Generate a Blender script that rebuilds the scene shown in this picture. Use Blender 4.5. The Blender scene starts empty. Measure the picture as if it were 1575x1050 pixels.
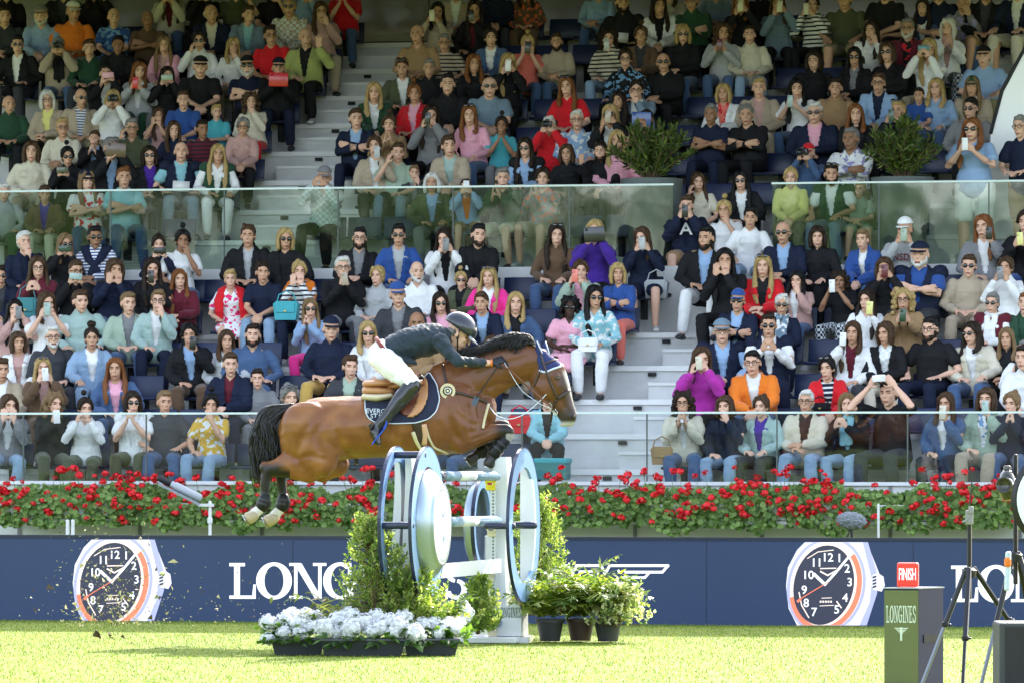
import bpy, bmesh, math, random
from math import sin, cos, pi, radians, sqrt, atan2, hypot
from mathutils import Vector, Matrix, Quaternion, noise
random.seed(7)
S = bpy.context.scene
# ---------------------------------------------------------------- camera, sky, sun, exposure
F, CX, HY, CH = 8500.0, 787.5, 685.0, 1.69      # focal length in photo pixels, principal column, horizon row, eye height
cam = bpy.data.cameras.new("camera"); co = bpy.data.objects.new("camera", cam); S.collection.objects.link(co)
cam.lens = F/1575*36; cam.sensor_width = 36; cam.shift_y = (HY-525)/1575
cam.clip_start = .5; cam.clip_end = 2000
co.location = (0, 0, CH); co.rotation_euler = (radians(90), 0, 0); S.camera = co
SUN_EL, SUN_AZ = radians(35), atan2(1.5, 2.9)     # azimuth measured from +Y towards +X
W = bpy.data.worlds.new("World"); S.world = W; W.use_nodes = True
nt = W.node_tree; bg = nt.nodes['Background']; sky = nt.nodes.new('ShaderNodeTexSky')
sky.sky_type = 'NISHITA'; sky.sun_disc = False; sky.sun_elevation = SUN_EL; sky.sun_rotation = SUN_AZ
sky.air_density = 1.0; sky.dust_density = 2.5
hs = nt.nodes.new('ShaderNodeHueSaturation'); hs.inputs['Saturation'].default_value = .62; nt.links.new(sky.outputs[0], hs.inputs['Color']); nt.links.new(hs.outputs[0], bg.inputs[0]); bg.inputs[1].default_value = .15
sl = bpy.data.lights.new("sun", 'SUN'); sl.energy = 2.35; sl.angle = radians(.5); sl.color = (1, .93, .82)
so = bpy.data.objects.new("sun", sl); S.collection.objects.link(so)
sd = Vector((sin(SUN_AZ)*cos(SUN_EL), cos(SUN_AZ)*cos(SUN_EL), sin(SUN_EL)))
so.rotation_euler = (-sd).to_track_quat('-Z', 'Y').to_euler(); so.location = (20, 60, 30)
S.view_settings.view_transform = 'Standard'; S.view_settings.look = 'None'
S.view_settings.exposure = 2.55; S.view_settings.gamma = 1
S.render.resolution_x = 1024; S.render.resolution_y = 682
S.render.engine = 'CYCLES'
try:
    S.cycles.max_bounces = 7; S.cycles.transparent_max_bounces = 12; S.cycles.diffuse_bounces = 4
    S.cycles.glossy_bounces = 3; S.cycles.caustics_reflective = False; S.cycles.caustics_refractive = False
except Exception: pass
COL = S.collection
def at(px, py, Y):
    """world point that stands at depth Y on the line of sight through photo pixel (px,py)"""
    return Vector(((px-CX)*Y/F, Y, CH+(HY-py)*Y/F))
# ---------------------------------------------------------------- materials
def nn(m, t, **k):
    n = m.node_tree.nodes.new(t)
    for a, b in k.items(): setattr(n, a, b)
    return n
def setin(n, **k):
    for a, b in k.items():
        n.inputs[a.replace('_', ' ')].default_value = b
MATS = {}
def mat(name, col, rough=.6, metal=0, var=.12, vscale=6, bump=.0, bscale=80, spec=.4, coat=0, sheen=0, em=None, coords='Object', trans=0):
    if name in MATS: return MATS[name]
    m = bpy.data.materials.new(name); m.use_nodes = True; MATS[name] = m
    b = m.node_tree.nodes['Principled BSDF']; L = m.node_tree.links
    b.inputs['Roughness'].default_value = rough; b.inputs['Metallic'].default_value = metal
    b.inputs['Specular IOR Level'].default_value = spec; b.inputs['Coat Weight'].default_value = coat
    if sheen: b.inputs['Sheen Weight'].default_value = sheen
    tc = nn(m, 'ShaderNodeTexCoord')
    n = nn(m, 'ShaderNodeTexNoise'); setin(n, Scale=vscale, Detail=5., Roughness=.6); L.new(tc.outputs[coords], n.inputs['Vector'])
    mx = nn(m, 'ShaderNodeMix', data_type='RGBA')
    mx.inputs[6].default_value = (*[c*(1-var) for c in col], 1); mx.inputs[7].default_value = (*[min(1, c*(1+var)) for c in col], 1)
    L.new(n.outputs[0], mx.inputs[0]); L.new(mx.outputs[2], b.inputs['Base Color'])
    if bump:
        n2 = nn(m, 'ShaderNodeTexNoise'); setin(n2, Scale=bscale, Detail=4.); L.new(tc.outputs[coords], n2.inputs['Vector'])
        bp = nn(m, 'ShaderNodeBump'); bp.inputs['Strength'].default_value = bump; bp.inputs['Distance'].default_value = .01
        L.new(n2.outputs[0], bp.inputs['Height']); L.new(bp.outputs[0], b.inputs['Normal'])
    if em is not None:
        L.new(mx.outputs[2], b.inputs['Emission Color']); b.inputs['Emission Strength'].default_value = em
    m.diffuse_color = (*col, 1)
    return m
# ---------------------------------------------------------------- mesh builder
class MB:
    def __init__(s): s.v = []; s.f = []; s.m = []
    def add(s, vs, fs, mi=0):
        o = len(s.v); s.v += [tuple(p) for p in vs]; s.f += [tuple(i+o for i in f) for f in fs]; s.m += [mi]*len(fs); return s
    def loft(s, secs, side=(1, 0, 0), n=12, mi=0, cap=True):
        """secs: (point, r_side, r_other); rings perpendicular to the path; round ends"""
        P = [Vector(a[0]) for a in secs]; side = Vector(side); vs = []; fs = []; k = len(P)
        T = []
        for i in range(k):
            a, b = P[max(i-1, 0)], P[min(i+1, k-1)]; t = b-a
            T.append(t.normalized() if t.length > 1e-9 else Vector((0, 0, 1)))
        rings = []
        if cap:
            for q in (.92, .62): rings.append((P[0]-T[0]*secs[0][2]*q*.7, sqrt(1-q*q), 0))
        for i in range(k): rings.append((P[i], 1, i))
        if cap:
            for q in (.62, .92): rings.append((P[-1]+T[-1]*secs[-1][2]*q*.7, sqrt(1-q*q), k-1))
        for c, q, i in rings:
            t = T[i]; a = side-t*side.dot(t)
            if a.length < 1e-4: a = t.orthogonal()
            a.normalize(); b = t.cross(a)
            for j in range(n):
                w = 2*pi*j/n; vs.append(c+a*cos(w)*secs[i][1]*q+b*sin(w)*secs[i][2]*q)
        R = len(rings)
        for i in range(R-1):
            for j in range(n):
                fs.append((i*n+j, i*n+(j+1) % n, (i+1)*n+(j+1) % n, (i+1)*n+j))
        fs.append(tuple(range(n))[::-1]); fs.append(tuple((R-1)*n+j for j in range(n)))
        return s.add(vs, fs, mi)
    def seg(s, a, b, ra, rb=None, n=8, mi=0): return s.loft([(a, ra, ra), (b, rb if rb is not None else ra, rb if rb is not None else ra)], n=n, mi=mi)
    def tube(s, pts, r, n=6, mi=0, cap=True):
        return s.loft([(p, r, r) for p in pts], n=n, mi=mi, cap=cap, side=(.31, .2, .93))
    def ell(s, c, r, n=12, mi=0, rot=None):
        c = Vector(c); k = n//2; vs = []; fs = []
        for i in range(1, k):
            a = pi*i/k
            for j in range(n):
                w = 2*pi*j/n; p = Vector((sin(a)*cos(w)*r[0], sin(a)*sin(w)*r[1], cos(a)*r[2])); vs.append(c+(rot@p if rot else p))
        top = Vector((0, 0, r[2])); vs += [c+(rot@top if rot else top), c-(rot@top if rot else top)]
        for i in range(k-2):
            for j in range(n): fs.append((i*n+j, (i+1)*n+j, (i+1)*n+(j+1) % n, i*n+(j+1) % n))
        t = len(vs)-2
        for j in range(n):
            fs.append((t, j, (j+1) % n)); fs.append((t+1, (k-2)*n+(j+1) % n, (k-2)*n+j))
        return s.add(vs, fs, mi)
    def box(s, c, d, rot=None, mi=0, bev=0):
        c = Vector(c); x, y, z = d[0]/2, d[1]/2, d[2]/2
        if bev:
            b = min(bev, x*.9, y*.9, z*.9); bmm = bmesh.new(); bmesh.ops.create_cube(bmm, size=1)
            for w in bmm.verts: w.co = Vector((w.co.x*2*x, w.co.y*2*y, w.co.z*2*z))
            bmesh.ops.bevel(bmm, geom=bmm.edges[:], offset=b, segments=2, profile=.5, affect='EDGES')
            vs = [c+(rot@w.co if rot else w.co.copy()) for w in bmm.verts]; fs = [[w.index for w in f.verts] for f in bmm.faces]; bmm.free()
            return s.add(vs, fs, mi)
        vs = [c+(rot@Vector(p) if rot else Vector(p)) for p in [(-x,-y,-z),(x,-y,-z),(x,y,-z),(-x,y,-z),(-x,-y,z),(x,-y,z),(x,y,z),(-x,y,z)]]
        return s.add(vs, [(3,2,1,0),(4,5,6,7),(0,1,5,4),(1,2,6,5),(2,3,7,6),(3,0,4,7)], mi)
    def prism(s, pts, d, mi=0):
        """closed polygon of 3D points extruded by vector d"""
        d = Vector(d); n = len(pts); vs = [Vector(p) for p in pts]+[Vector(p)+d for p in pts]
        return s.add(vs, [tuple(range(n)), tuple(range(2*n-1, n-1, -1))]+[(i, i+n, (i+1) % n+n, (i+1) % n) for i in range(n)], mi)
    def ring(s, c, R, r_in, d, ax=(1, 0, 0), up=(0, 0, 1), n=48, mi=0, a0=0, a1=2*pi, sc=1):
        """flat annulus (outer R, inner r_in, thickness d along ax)"""
        c = Vector(c); ax = Vector(ax).normalized(); up = Vector(up); e = ax.cross(up).normalized(); vs = []; fs = []
        full = abs(a1-a0-2*pi) < 1e-6; m = n if full else n+1
        for j in range(m):
            w = a0+(a1-a0)*j/n; o = e*cos(w)*sc+up*sin(w)
            for rr in (R, r_in):
                for q in (-d/2, d/2): vs.append(c+o*rr+ax*q)
        for j in range(n):
            a = j*4; b = ((j+1) % m)*4
            fs += [(a, a+1, b+1, b), (a+3, a+2, b+2, b+3), (a+2, a, b, b+2), (a+1, a+3, b+3, b+1)]
        if not full: fs += [(0, 2, 3, 1), ((m-1)*4, (m-1)*4+1, (m-1)*4+3, (m-1)*4+2)]
        return s.add(vs, fs, mi)
    def lathe(s, c, prof, ax=(0, 0, 1), n=24, mi=0):
        c = Vector(c); q = Vector((0, 0, 1)).rotation_difference(Vector(ax)); vs = []; fs = []
        for r, z in prof:
            for j in range(n):
                w = 2*pi*j/n; vs.append(c+q@Vector((r*cos(w), r*sin(w), z)))
        for i in range(len(prof)-1):
            for j in range(n): fs.append((i*n+j, i*n+(j+1) % n, (i+1)*n+(j+1) % n, (i+1)*n+j))
        return s.add(vs, fs, mi)
    def mesh(s, name, mats=(), smooth=True):
        me = bpy.data.meshes.new(name); me.from_pydata(s.v, [], s.f)
        for m in (mats if isinstance(mats, (list, tuple)) else [mats]): me.materials.append(m)
        me.polygons.foreach_set('material_index', s.m)
        if smooth: me.polygons.foreach_set('use_smooth', [True]*len(s.f))
        me.update(); return me
    def build(s, name, mats, parent=None, smooth=False):
        return link(name, s.mesh(name, mats, smooth), parent)
def link(name, me, parent=None, mw=None):
    o = bpy.data.objects.new(name, me); COL.objects.link(o)
    if parent: o.parent = parent
    if mw is not None: o.matrix_local = mw
    return o
def tag(o, label=None, cat=None, group=None, kind=None):
    if label: o['label'] = label
    if cat: o['category'] = cat
    if group: o['group'] = group
    if kind: o['kind'] = kind
    return o
def thing(name, loc, label, cat, group=None, rz=0):
    o = bpy.data.objects.new(name, None); COL.objects.link(o); o.location = loc; o.rotation_euler = (0, 0, rz)
    o.empty_display_size = .2
    return tag(o, label, cat, group)
def part(name, mb, mats, t, smooth=False):
    """world-space geometry made a child of thing t (t moved only by location and rotation about z)"""
    mwi = (Matrix.Translation(t.location)@Matrix.Rotation(t.rotation_euler.z, 4, 'Z')).inverted() if t is not None and not t.parent else None
    me = mb.mesh(name, mats, smooth)
    if mwi is not None: me.transform(mwi)
    elif t is not None:
        r = t.parent; me.transform((Matrix.Translation(r.location)@Matrix.Rotation(r.rotation_euler.z, 4, 'Z')).inverted())
    return link(name, me, t)
def remesh(mb, name, vox, smooth=4, fac=.5, disp=None, mats=()):
    me = mb.mesh('tmp'); o = bpy.data.objects.new('tmp', me); COL.objects.link(o)
    r = o.modifiers.new('r', 'REMESH'); r.mode = 'VOXEL'; r.voxel_size = vox; r.use_smooth_shade = True
    if smooth:
        q = o.modifiers.new('s', 'SMOOTH'); q.iterations = smooth; q.factor = fac
    dg = bpy.context.evaluated_depsgraph_get(); out = bpy.data.meshes.new_from_object(o.evaluated_get(dg), depsgraph=dg)
    bpy.data.objects.remove(o); bpy.data.meshes.remove(me); out.name = name
    if disp:
        nv = [v.normal.copy() for v in out.vertices]
        for v, n_ in zip(out.vertices, nv): v.co += n_*disp(v.co)
    out.materials.clear()
    for m in mats: out.materials.append(m)
    out.polygons.foreach_set('use_smooth', [True]*len(out.polygons)); out.update()
    return out
def cutfaces(me, test):
    b = bmesh.new(); b.from_mesh(me)
    bmesh.ops.delete(b, geom=[f for f in b.faces if test(f.calc_center_median(), f.normal)], context='FACES'); b.to_mesh(me); b.free(); return me
# ================================================================ SETTING
TH = math.atan(.224); CT, ST = cos(TH), sin(TH)      # the stand front is turned a little: its right end is nearer
Y0 = 60.5
U = Vector((CT, -ST, 0)); V = Vector((ST, CT, 0)); O0 = Vector((0, Y0, 0))
def st(u, v, z=0): return O0+U*u+V*v+Vector((0, 0, z))
def upx(px, v, y0=Y0):
    k = (px-CX)/F; return (k*(y0+v*CT)-v*ST)/(CT+k*ST)
def zpx(px, py, v, y0=Y0):
    u = upx(px, v, y0); Y = y0-u*ST+v*CT; return CH+(HY-py)*Y/F
STROT = Matrix.Rotation(-TH, 3, 'Z')
def sbox(mb, u0, u1, v0, v1, z0, z1, mi=0, bev=0): return mb.box(st((u0+u1)/2, (v0+v1)/2, (z0+z1)/2), (abs(u1-u0), abs(v1-v0), abs(z1-z0)), STROT, mi, bev)
# rows
def zrow(r): return 1.03+.397*r if r <= 5 else (1.03+.397*5+(r-5)*.80 if r < 6 else 3.83+.412*(r-6))
def vrow(r): return 1.0+.86*r if r <= 5 else (5.3+(r-5)*1.8 if r < 6 else 7.1+.86*(r-6))
NROW = 15
# ---- grass, hidden service path
def grass_mat():
    m = bpy.data.materials.new('grass'); m.use_nodes = True; b = m.node_tree.nodes['Principled BSDF']; L = m.node_tree.links
    tc = nn(m, 'ShaderNodeTexCoord'); b.inputs['Roughness'].default_value = .75; b.inputs['Specular IOR Level'].default_value = .25
    n1 = nn(m, 'ShaderNodeTexNoise'); setin(n1, Scale=55., Detail=6., Roughness=.75); n2 = nn(m, 'ShaderNodeTexNoise'); setin(n2, Scale=1.3, Detail=3.)
    for n in (n1, n2): L.new(tc.outputs['Object'], n.inputs[0])
    r = nn(m, 'ShaderNodeValToRGB'); r.color_ramp.elements[0].position = .3; r.color_ramp.elements[0].color = (.05, .105, .008, 1)
    r.color_ramp.elements[1].position = .72; r.color_ramp.elements[1].color = (.27, .31, .03, 1)
    a = nn(m, 'ShaderNodeMath', operation='MULTIPLY_ADD'); a.inputs[1].default_value = .75; L.new(n1.outputs[0], a.inputs[0])
    a2 = nn(m, 'ShaderNodeMath', operation='MULTIPLY'); a2.inputs[1].default_value = .25; L.new(n2.outputs[0], a2.inputs[0]); L.new(a2.outputs[0], a.inputs[2])
    L.new(a.outputs[0], r.inputs[0]); L.new(r.outputs[0], b.inputs['Base Color'])
    bp = nn(m, 'ShaderNodeBump'); bp.inputs['Strength'].default_value = .6; bp.inputs['Distance'].default_value = .03
    L.new(n1.outputs[0], bp.inputs['Height']); L.new(bp.outputs[0], b.inputs['Normal']); return m
GR = grass_mat()
g = MB().add([(-400, -300, 0), (400, -300, 0), (400, 500, 0), (-400, 500, 0)], [(0, 1, 2, 3)])
tag(g.build('ground', GR), kind='structure')
# standing blades so the turf has a real nap
gb = MB(); rg = random.Random(3)
for i in range(80000):
    # denser where nearer the camera
    Y = 38.2+(57-38.2)*rg.random()**1.15; x = (rg.random()-.5)*1600*Y/F
    h = rg.uniform(.010, .024); a = rg.uniform(0, pi); w = rg.uniform(.002, .004); dx, dy = cos(a)*w, sin(a)*w; lx, ly = rg.uniform(-.012, .012), rg.uniform(-.012, .012)
    gb.add([(x-dx, Y-dy, 0), (x+dx, Y+dy, 0), (x+lx, Y+ly, h)], [(0, 1, 2)], rg.choice((0, 0, 1, 2)))
def leafmat(name, c, tr=.35, rough=.5, var=.25, vs=3):
    if name in MATS: return MATS[name]
    m = mat(name, c, rough, var=var, vscale=vs); nt_ = m.node_tree; out = [n for n in nt_.nodes if n.type == 'OUTPUT_MATERIAL'][0]
    t = nn(m, 'ShaderNodeBsdfTranslucent'); t.inputs[0].default_value = ((min(1, c[0]*1.5), min(1, c[1]*1.6), c[2]*.7, 1) if c[2] < .6 else (*c, 1))
    mx = nn(m, 'ShaderNodeMixShader'); mx.inputs[0].default_value = tr
    nt_.links.new(nt_.nodes['Principled BSDF'].outputs[0], mx.inputs[1]); nt_.links.new(t.outputs[0], mx.inputs[2]); nt_.links.new(mx.outputs[0], out.inputs[0]); return m
tag(gb.build('grass', [leafmat('blade_a', (.07, .14, .012)), leafmat('blade_b', (.17, .22, .02)), leafmat('blade_c', (.32, .33, .09))]), 'short sunlit turf of the jumping arena', 'grass', kind='stuff')
# ---- grandstand
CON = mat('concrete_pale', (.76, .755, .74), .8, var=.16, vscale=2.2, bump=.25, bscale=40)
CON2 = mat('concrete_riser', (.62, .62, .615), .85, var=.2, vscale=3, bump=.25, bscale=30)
DARK = mat('dark_joint', (.02, .02, .022), .8)
SEATB = mat('seat_blue', (.010, .019, .062), .4, spec=.4)
UL, UR = -13, 13
URT = upx(1546, vrow(10))        # right end of the upper tiers
gs = thing('grandstand', st(0, 0), 'tiered concrete grandstand with pale steps, blue seats and two aisles under a roof', 'grandstand', rz=-TH)
for r in range(NROW):
    v0 = vrow(r)-.50; v1 = vrow(r+1)-.50 if r != 5 else vrow(5)+.42
    ur = UR
    m = MB(); zb = zrow(r)-1.2 if r else 0
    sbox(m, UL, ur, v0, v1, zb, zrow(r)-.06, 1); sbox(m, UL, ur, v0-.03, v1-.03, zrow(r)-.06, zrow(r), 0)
    # number plates
    part('tier', m, [CON, CON2], gs)
m = MB(); v0 = vrow(5)+.42; sbox(m, UL, UR, v0, vrow(6)-.53, 2.0, 3.83, 0); part('gangway', m, [CON], gs)
# aisle half steps
def aisle(cols, r0, r1, w):
    m = MB()
    for r in range(r0, r1):
        if r == 5: continue
        uc = cols(r+.5); vv = vrow(r+1)-.53; dz = zrow(r+1)-zrow(r)
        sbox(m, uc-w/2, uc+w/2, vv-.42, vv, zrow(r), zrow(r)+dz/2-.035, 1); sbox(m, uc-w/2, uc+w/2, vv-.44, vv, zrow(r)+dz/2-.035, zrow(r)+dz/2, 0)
    part('aisle_steps', m, [CON, CON2], gs)
def al(r): return upx(600-(12-r)*24.5, vrow(r))
AL0 = upx(515, vrow(9)); AR0 = upx(968, vrow(1.6))+.62
aisle(lambda r: AL0, 6, 14, 1.5); aisle(lambda r: AR0, 0, 5, 1.24); aisle(lambda r: upx(1170, vrow(9)), 6, 13, .7)
for r in range(0, 13):
    if r == 5: continue
    for u in ((AR0-.66) if r < 5 else (AL0-.3),):
        m = MB(); m.box(st(u, vrow(r+1)-.5315, zrow(r+1)-.10), (.10, .012, .045), STROT); part('row_number_plate', m, [DARK], gs)
# back wall with bright glazed band, roof, columns
m = MB(); vb = 14.9; URB = UR
sbox(m, UL, URB, vb, vb+.3, 5, 7.25, 0); sbox(m, UL, URB, vb-.02, vb, 7.25, 7.36, 1); sbox(m, UL, URB, vb, vb+.3, 8.6, 8.9, 0)
part('back_wall', m, [mat('back_wall', (.045, .043, .038), .7), mat('sill', (.6, .55, .42), .6)], gs)
m = MB(); sbox(m, UL, URB, vb+.12, vb+.16, 7.36, 8.6); part('window_band', m, [mat('shop_glass', (.30, .29, .27), .15, var=.3, vscale=.5)], gs)
for k in range(-6, 5): m = MB(); sbox(m, k*2.3, k*2.3+.07, vb+.02, vb+.12, 7.362, 8.598); part('window_mullion', m, [mat('mullion', (.25, .24, .22), .5)], gs)
m = MB(); m.prism([st(-30, 1.5, 8.6), st(28, 1.5, 8.6), st(28, 30, 9.3), st(-30, 30, 9.3)], (0, 0, .4)); part('roof', m, [mat('roof_under', (.05, .05, .05), .7)], gs)
m = MB()
for u in (-12, 12): m = MB(); sbox(m, u, u+.3, 15.3, 15.6, 0, 8.9); part('roof_column', m, [mat('steel_grey', (.2, .2, .21), .5)], gs)
# white canvas screen at the right end of the upper seats
vcv = 7.72
m = MB(); m.prism([st(upx(x, vcv), vcv, zpx(x, y, vcv)) for x, y in [(1512, 404), (1640, 404), (1640, 10), (1578, 72), (1541, 140), (1524, 205)]], V*.03)
cv = m.build('canvas_screen', [mat('canvas_white', (.9, .9, .9), .6, var=.02)]); tag(cv, 'bright white sloping canvas screen at the right end of the upper seats', 'screen')
m = MB(); m.tube([st(upx(x, vcv), vcv, zpx(x, y, vcv)) for x, y in [(1640, 10), (1578, 72), (1541, 140), (1524, 205)]], .025, 6); o_ = m.build('edge_pipe', [DARK]); o_.parent = cv
# parapet, gangway kerb under the upper glass
def wallthing(name, mb, mats, label, cat, loc):
    t = thing(name, loc, label, cat, rz=-TH); return t
m = MB(); sbox(m, UL, UR, -.12, .3, 0, 1.26, 0); sbox(m, UL, UR, -.16, .14, 1.262, 1.30, 1)
for k in range(-9, 10): sbox(m, k*1.4-.02, k*1.4+.02, -.135, -.122, 0, 1.26, 2)
pw = m.build('parapet_wall', [mat('wall_white', (.66, .66, .65), .7, var=.1, vscale=2), mat('wall_cap', (.66, .67, .68), .5), mat('joint_grey', (.22, .22, .23), .6)])
tag(pw, 'low pale concrete wall below the front glass, behind the red geraniums', 'wall')
# ---- glass balustrades
def glass_mat(name, tint, refl, rough=.02):
    m = bpy.data.materials.new(name); m.use_nodes = True; n = m.node_tree.nodes; n.clear(); L = m.node_tree.links
    o = n.new('ShaderNodeOutputMaterial'); t = n.new('ShaderNodeBsdfTransparent'); t.inputs[0].default_value = (*tint, 1)
    g_ = n.new('ShaderNodeBsdfGlossy'); g_.inputs[0].default_value = (.95, 1, .95, 1); g_.inputs[1].default_value = rough
    tc = n.new('ShaderNodeTexCoord'); nz = n.new('ShaderNodeTexNoise'); nz.inputs['Scale'].default_value = .9; L.new(tc.outputs['Object'], nz.inputs[0])
    b = n.new('ShaderNodeBump'); b.inputs['Strength'].default_value = .25; b.inputs['Distance'].default_value = .02; L.new(nz.outputs[0], b.inputs['Height']); L.new(b.outputs[0], g_.inputs['Normal'])
    f = n.new('ShaderNodeLayerWeight'); f.inputs[0].default_value = .12; a = n.new('ShaderNodeMath'); a.operation = 'ADD'; a.inputs[1].default_value = refl; L.new(f.outputs['Fresnel'], a.inputs[0]); a.use_clamp = True
    mx = n.new('ShaderNodeMixShader'); L.new(a.outputs[0], mx.inputs[0]); L.new(t.outputs[0], mx.inputs[1]); L.new(g_.outputs[0], mx.inputs[2]); L.new(mx.outputs[0], o.inputs[0]); return m
GL1 = glass_mat('glass_clear', (.84, .88, .87), .03); GL2 = glass_mat('glass_green', (.62, .70, .62), .10, .03)
EDGE = mat('glass_edge', (.62, .72, .68), .3); STEEL = mat('brushed_steel', (.55, .56, .57), .35, metal=.8)
def balustrade(label, v, pxs, py_top, zb, gm, ht):
    us = [upx(p, v) for p in pxs]; t = thing('glass_balustrade', st(us[0], v, zb), label, 'balustrade', rz=-TH)
    for a, b in zip(us[:-1], us[1:]):
        m = MB(); pts = [st(a+.008, v, zb), st(b-.008, v, zb), st(b-.008, v, zb+ht), st(a+.008, v, zb+ht)]
        m.add(pts, [(0, 1, 2, 3)]); part('glass_panel', m, [gm], t)
    m = MB(); sbox(m, us[0], us[-1], v-.014, v+.014, zb+ht, zb+ht+.022); part('top_rail', m, [EDGE], t)
    for a in us[1:-1]: m = MB(); sbox(m, a-.007, a+.007, v-.010, v+.012, zb, zb+ht-.002); part('panel_joint', m, [mat('joint_dark', (.09, .11, .1), .4)], t)
    return t
zt = zpx(CX, 636, 0)
balustrade('clear glass balustrade along the front of the lower seats, behind the red geraniums', 0, [-560, -360, -160, 36, 225, 418, 610, 803, 995, 1195, 1396, 1600, 1800], 636, 1.302, GL1, zt-1.302)
VG = 6.15; zt2 = zpx(CX, 288, VG); zg = 3.83
balustrade('long green-tinted glass balustrade in front of the upper seats, left of the stair gap', VG, [-420, -210, -15, 170, 345, 520, 697, 876, 1036], 288, zg, GL2, zt2-zg)
balustrade('short green-tinted glass balustrade in front of the upper seats, right of the stair gap', VG, [1187, 1352, 1521, 1700, 1900], 282, zg, GL2, zt2-zg)
# ---- seats
def seat_mesh():
    m = MB(); m.box((0, .02, .43), (.43, .40, .035), mi=0, bev=.012); m.box((0, .205, .57), (.43, .03, .26), Matrix.Rotation(radians(-10), 3, 'X'), 0, .012)
    m.box((0, .12, .30), (.06, .2, .24), mi=1, bev=.01); return m.mesh('seat', [SEATB, DARK])
SM = seat_mesh()
def seat(u, r, z, label, low):
    o = link('stadium_seat', SM); o.location = st(u, vrow(r)+.02, z-.015); o.rotation_euler = (0, 0, -TH)
    tag(o, shorten(label), 'seat', 'seats of the %s block' % ('lower' if low else 'upper'))
# ================================================================ PEOPLE
CC = dict(bk=(.012,.012,.014), nv=(.011,.016,.038), bl=(.025,.075,.27), lb=(.27,.40,.60), dn=(.06,.11,.22), ld=(.25,.36,.50), wh=(.78,.78,.78), cr=(.62,.57,.45),
  be=(.42,.34,.25), br=(.12,.07,.04), ol=(.075,.085,.045), gn=(.02,.065,.035), gr=(.2,.2,.21), lg=(.40,.41,.42), ch=(.045,.048,.055), rd=(.62,.012,.02),
  mr=(.12,.012,.025), pk=(.75,.36,.46), hp=(.85,.04,.28), og=(.78,.2,.02), yl=(.75,.7,.25), mu=(.62,.37,.04), pu=(.06,.02,.26), ma=(.42,.03,.33), tq=(.07,.38,.44),
  sg=(.33,.42,.33), te=(.06,.22,.24), kh=(.24,.21,.11), co=(.75,.18,.14), tn=(.32,.2,.1), lm=(.38,.42,.14), ro=(.5,.3,.27), aq=(.25,.50,.56), gb=(.16,.23,.30), mt=(.34,.46,.43), go=(.6,.38,.1))
HC = dict(k=(.008,.007,.007), d=(.022,.013,.008), n=(.065,.035,.018), g=(.19,.07,.022), y=(.42,.29,.12), w=(.62,.60,.56), a=(.20,.19,.18), b=(.20,.125,.06))
SK = dict(l=(.70,.42,.30), m=(.58,.33,.215), t=(.34,.175,.10), k=(.06,.028,.017))
LIPS = dict(l=(.42,.13,.11), m=(.36,.11,.09), t=(.18,.06,.05), k=(.07,.02,.02))
EYE = mat('eye', (.03, .022, .02), .25); TEETH = mat('teeth', (.6, .56, .5), .4)
def skinm(k): return mat('skin_'+k, SK[k], .48, var=.10, vscale=9, spec=.35)
def lipm(k): return mat('lips_'+k, LIPS[k], .4)
def hairm(c): return mat('hair_'+c, HC[c], .5, var=.45, vscale=55, bump=.6, bscale=160, spec=.22)
def cloth(c, pat=None):
    key = 'cloth_'+c+('_'+pat if pat else '')
    if key in MATS: return MATS[key]
    m = mat(key, CC[c], .82, var=.14, vscale=7, bump=.25, bscale=120, sheen=.15 if c not in ('bk', 'nv', 'ch') else 0, spec=.2)
    if pat:
        b = m.node_tree.nodes['Principled BSDF']; L = m.node_tree.links; src = b.inputs['Base Color'].links[0].from_socket
        tc = nn(m, 'ShaderNodeTexCoord'); mx = nn(m, 'ShaderNodeMix', data_type='RGBA'); L.new(src, mx.inputs[6])
        r = nn(m, 'ShaderNodeMath', operation='GREATER_THAN'); L.new(r.outputs[0], mx.inputs[0])
        if pat in ('sk', 'sw', 'sb'):     # horizontal stripes black / white / navy-fine
            sx = nn(m, 'ShaderNodeSeparateXYZ'); L.new(tc.outputs['Object'], sx.inputs[0]); a = nn(m, 'ShaderNodeMath', operation='MULTIPLY'); a.inputs[1].default_value = 2*pi/(.055 if pat != 'sb' else .035)
            s_ = nn(m, 'ShaderNodeMath', operation='SINE'); L.new(sx.outputs[2], a.inputs[0]); L.new(a.outputs[0], s_.inputs[0]); L.new(s_.outputs[0], r.inputs[0]); r.inputs[1].default_value = .35 if pat != 'sb' else .1
            mx.inputs[7].default_value = dict(sk=(.015, .015, .02, 1), sw=(.7, .7, .68, 1), sb=(.05, .08, .25, 1))[pat]
        elif pat == 'ck':
            sx = nn(m, 'ShaderNodeTexChecker'); sx.inputs['Scale'].default_value = 28; L.new(tc.outputs['Object'], sx.inputs[0]); L.new(sx.outputs[1], r.inputs[0]); r.inputs[1].default_value = .5
            mx.inputs[7].default_value = (.62, .66, .68, 1)
        else:                              # scattered flowers
            vo = nn(m, 'ShaderNodeTexNoise'); setin(vo, Scale=17., Detail=1.); L.new(tc.outputs['Object'], vo.inputs[0]); L.new(vo.outputs[0], r.inputs[0]); r.inputs[1].default_value = .54
            mx.inputs[7].default_value = dict(fr=(.6, .03, .04, 1), fp=(.75, .03, .16, 1), fw=(.7, .7, .68, 1), fl=(.3, .28, .5, 1), fo=(.7, .14, .06, 1), fb=(.15, .3, .5, 1))[pat]
        L.new(mx.outputs[2], b.inputs['Base Color'])
    return m
SHOE = mat('shoe_dark', (.02, .02, .022), .5); SHOEW = mat('shoe_white', (.6, .6, .6), .6)
LENS = mat('sunglass_lens', (.006, .006, .008), .08, spec=.8, coat=.6); FRAME = mat('spectacle_frame', (.02, .015, .012), .3)
def lerp(a, b, t): return Vector(a)*(1-t)+Vector(b)*t
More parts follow.
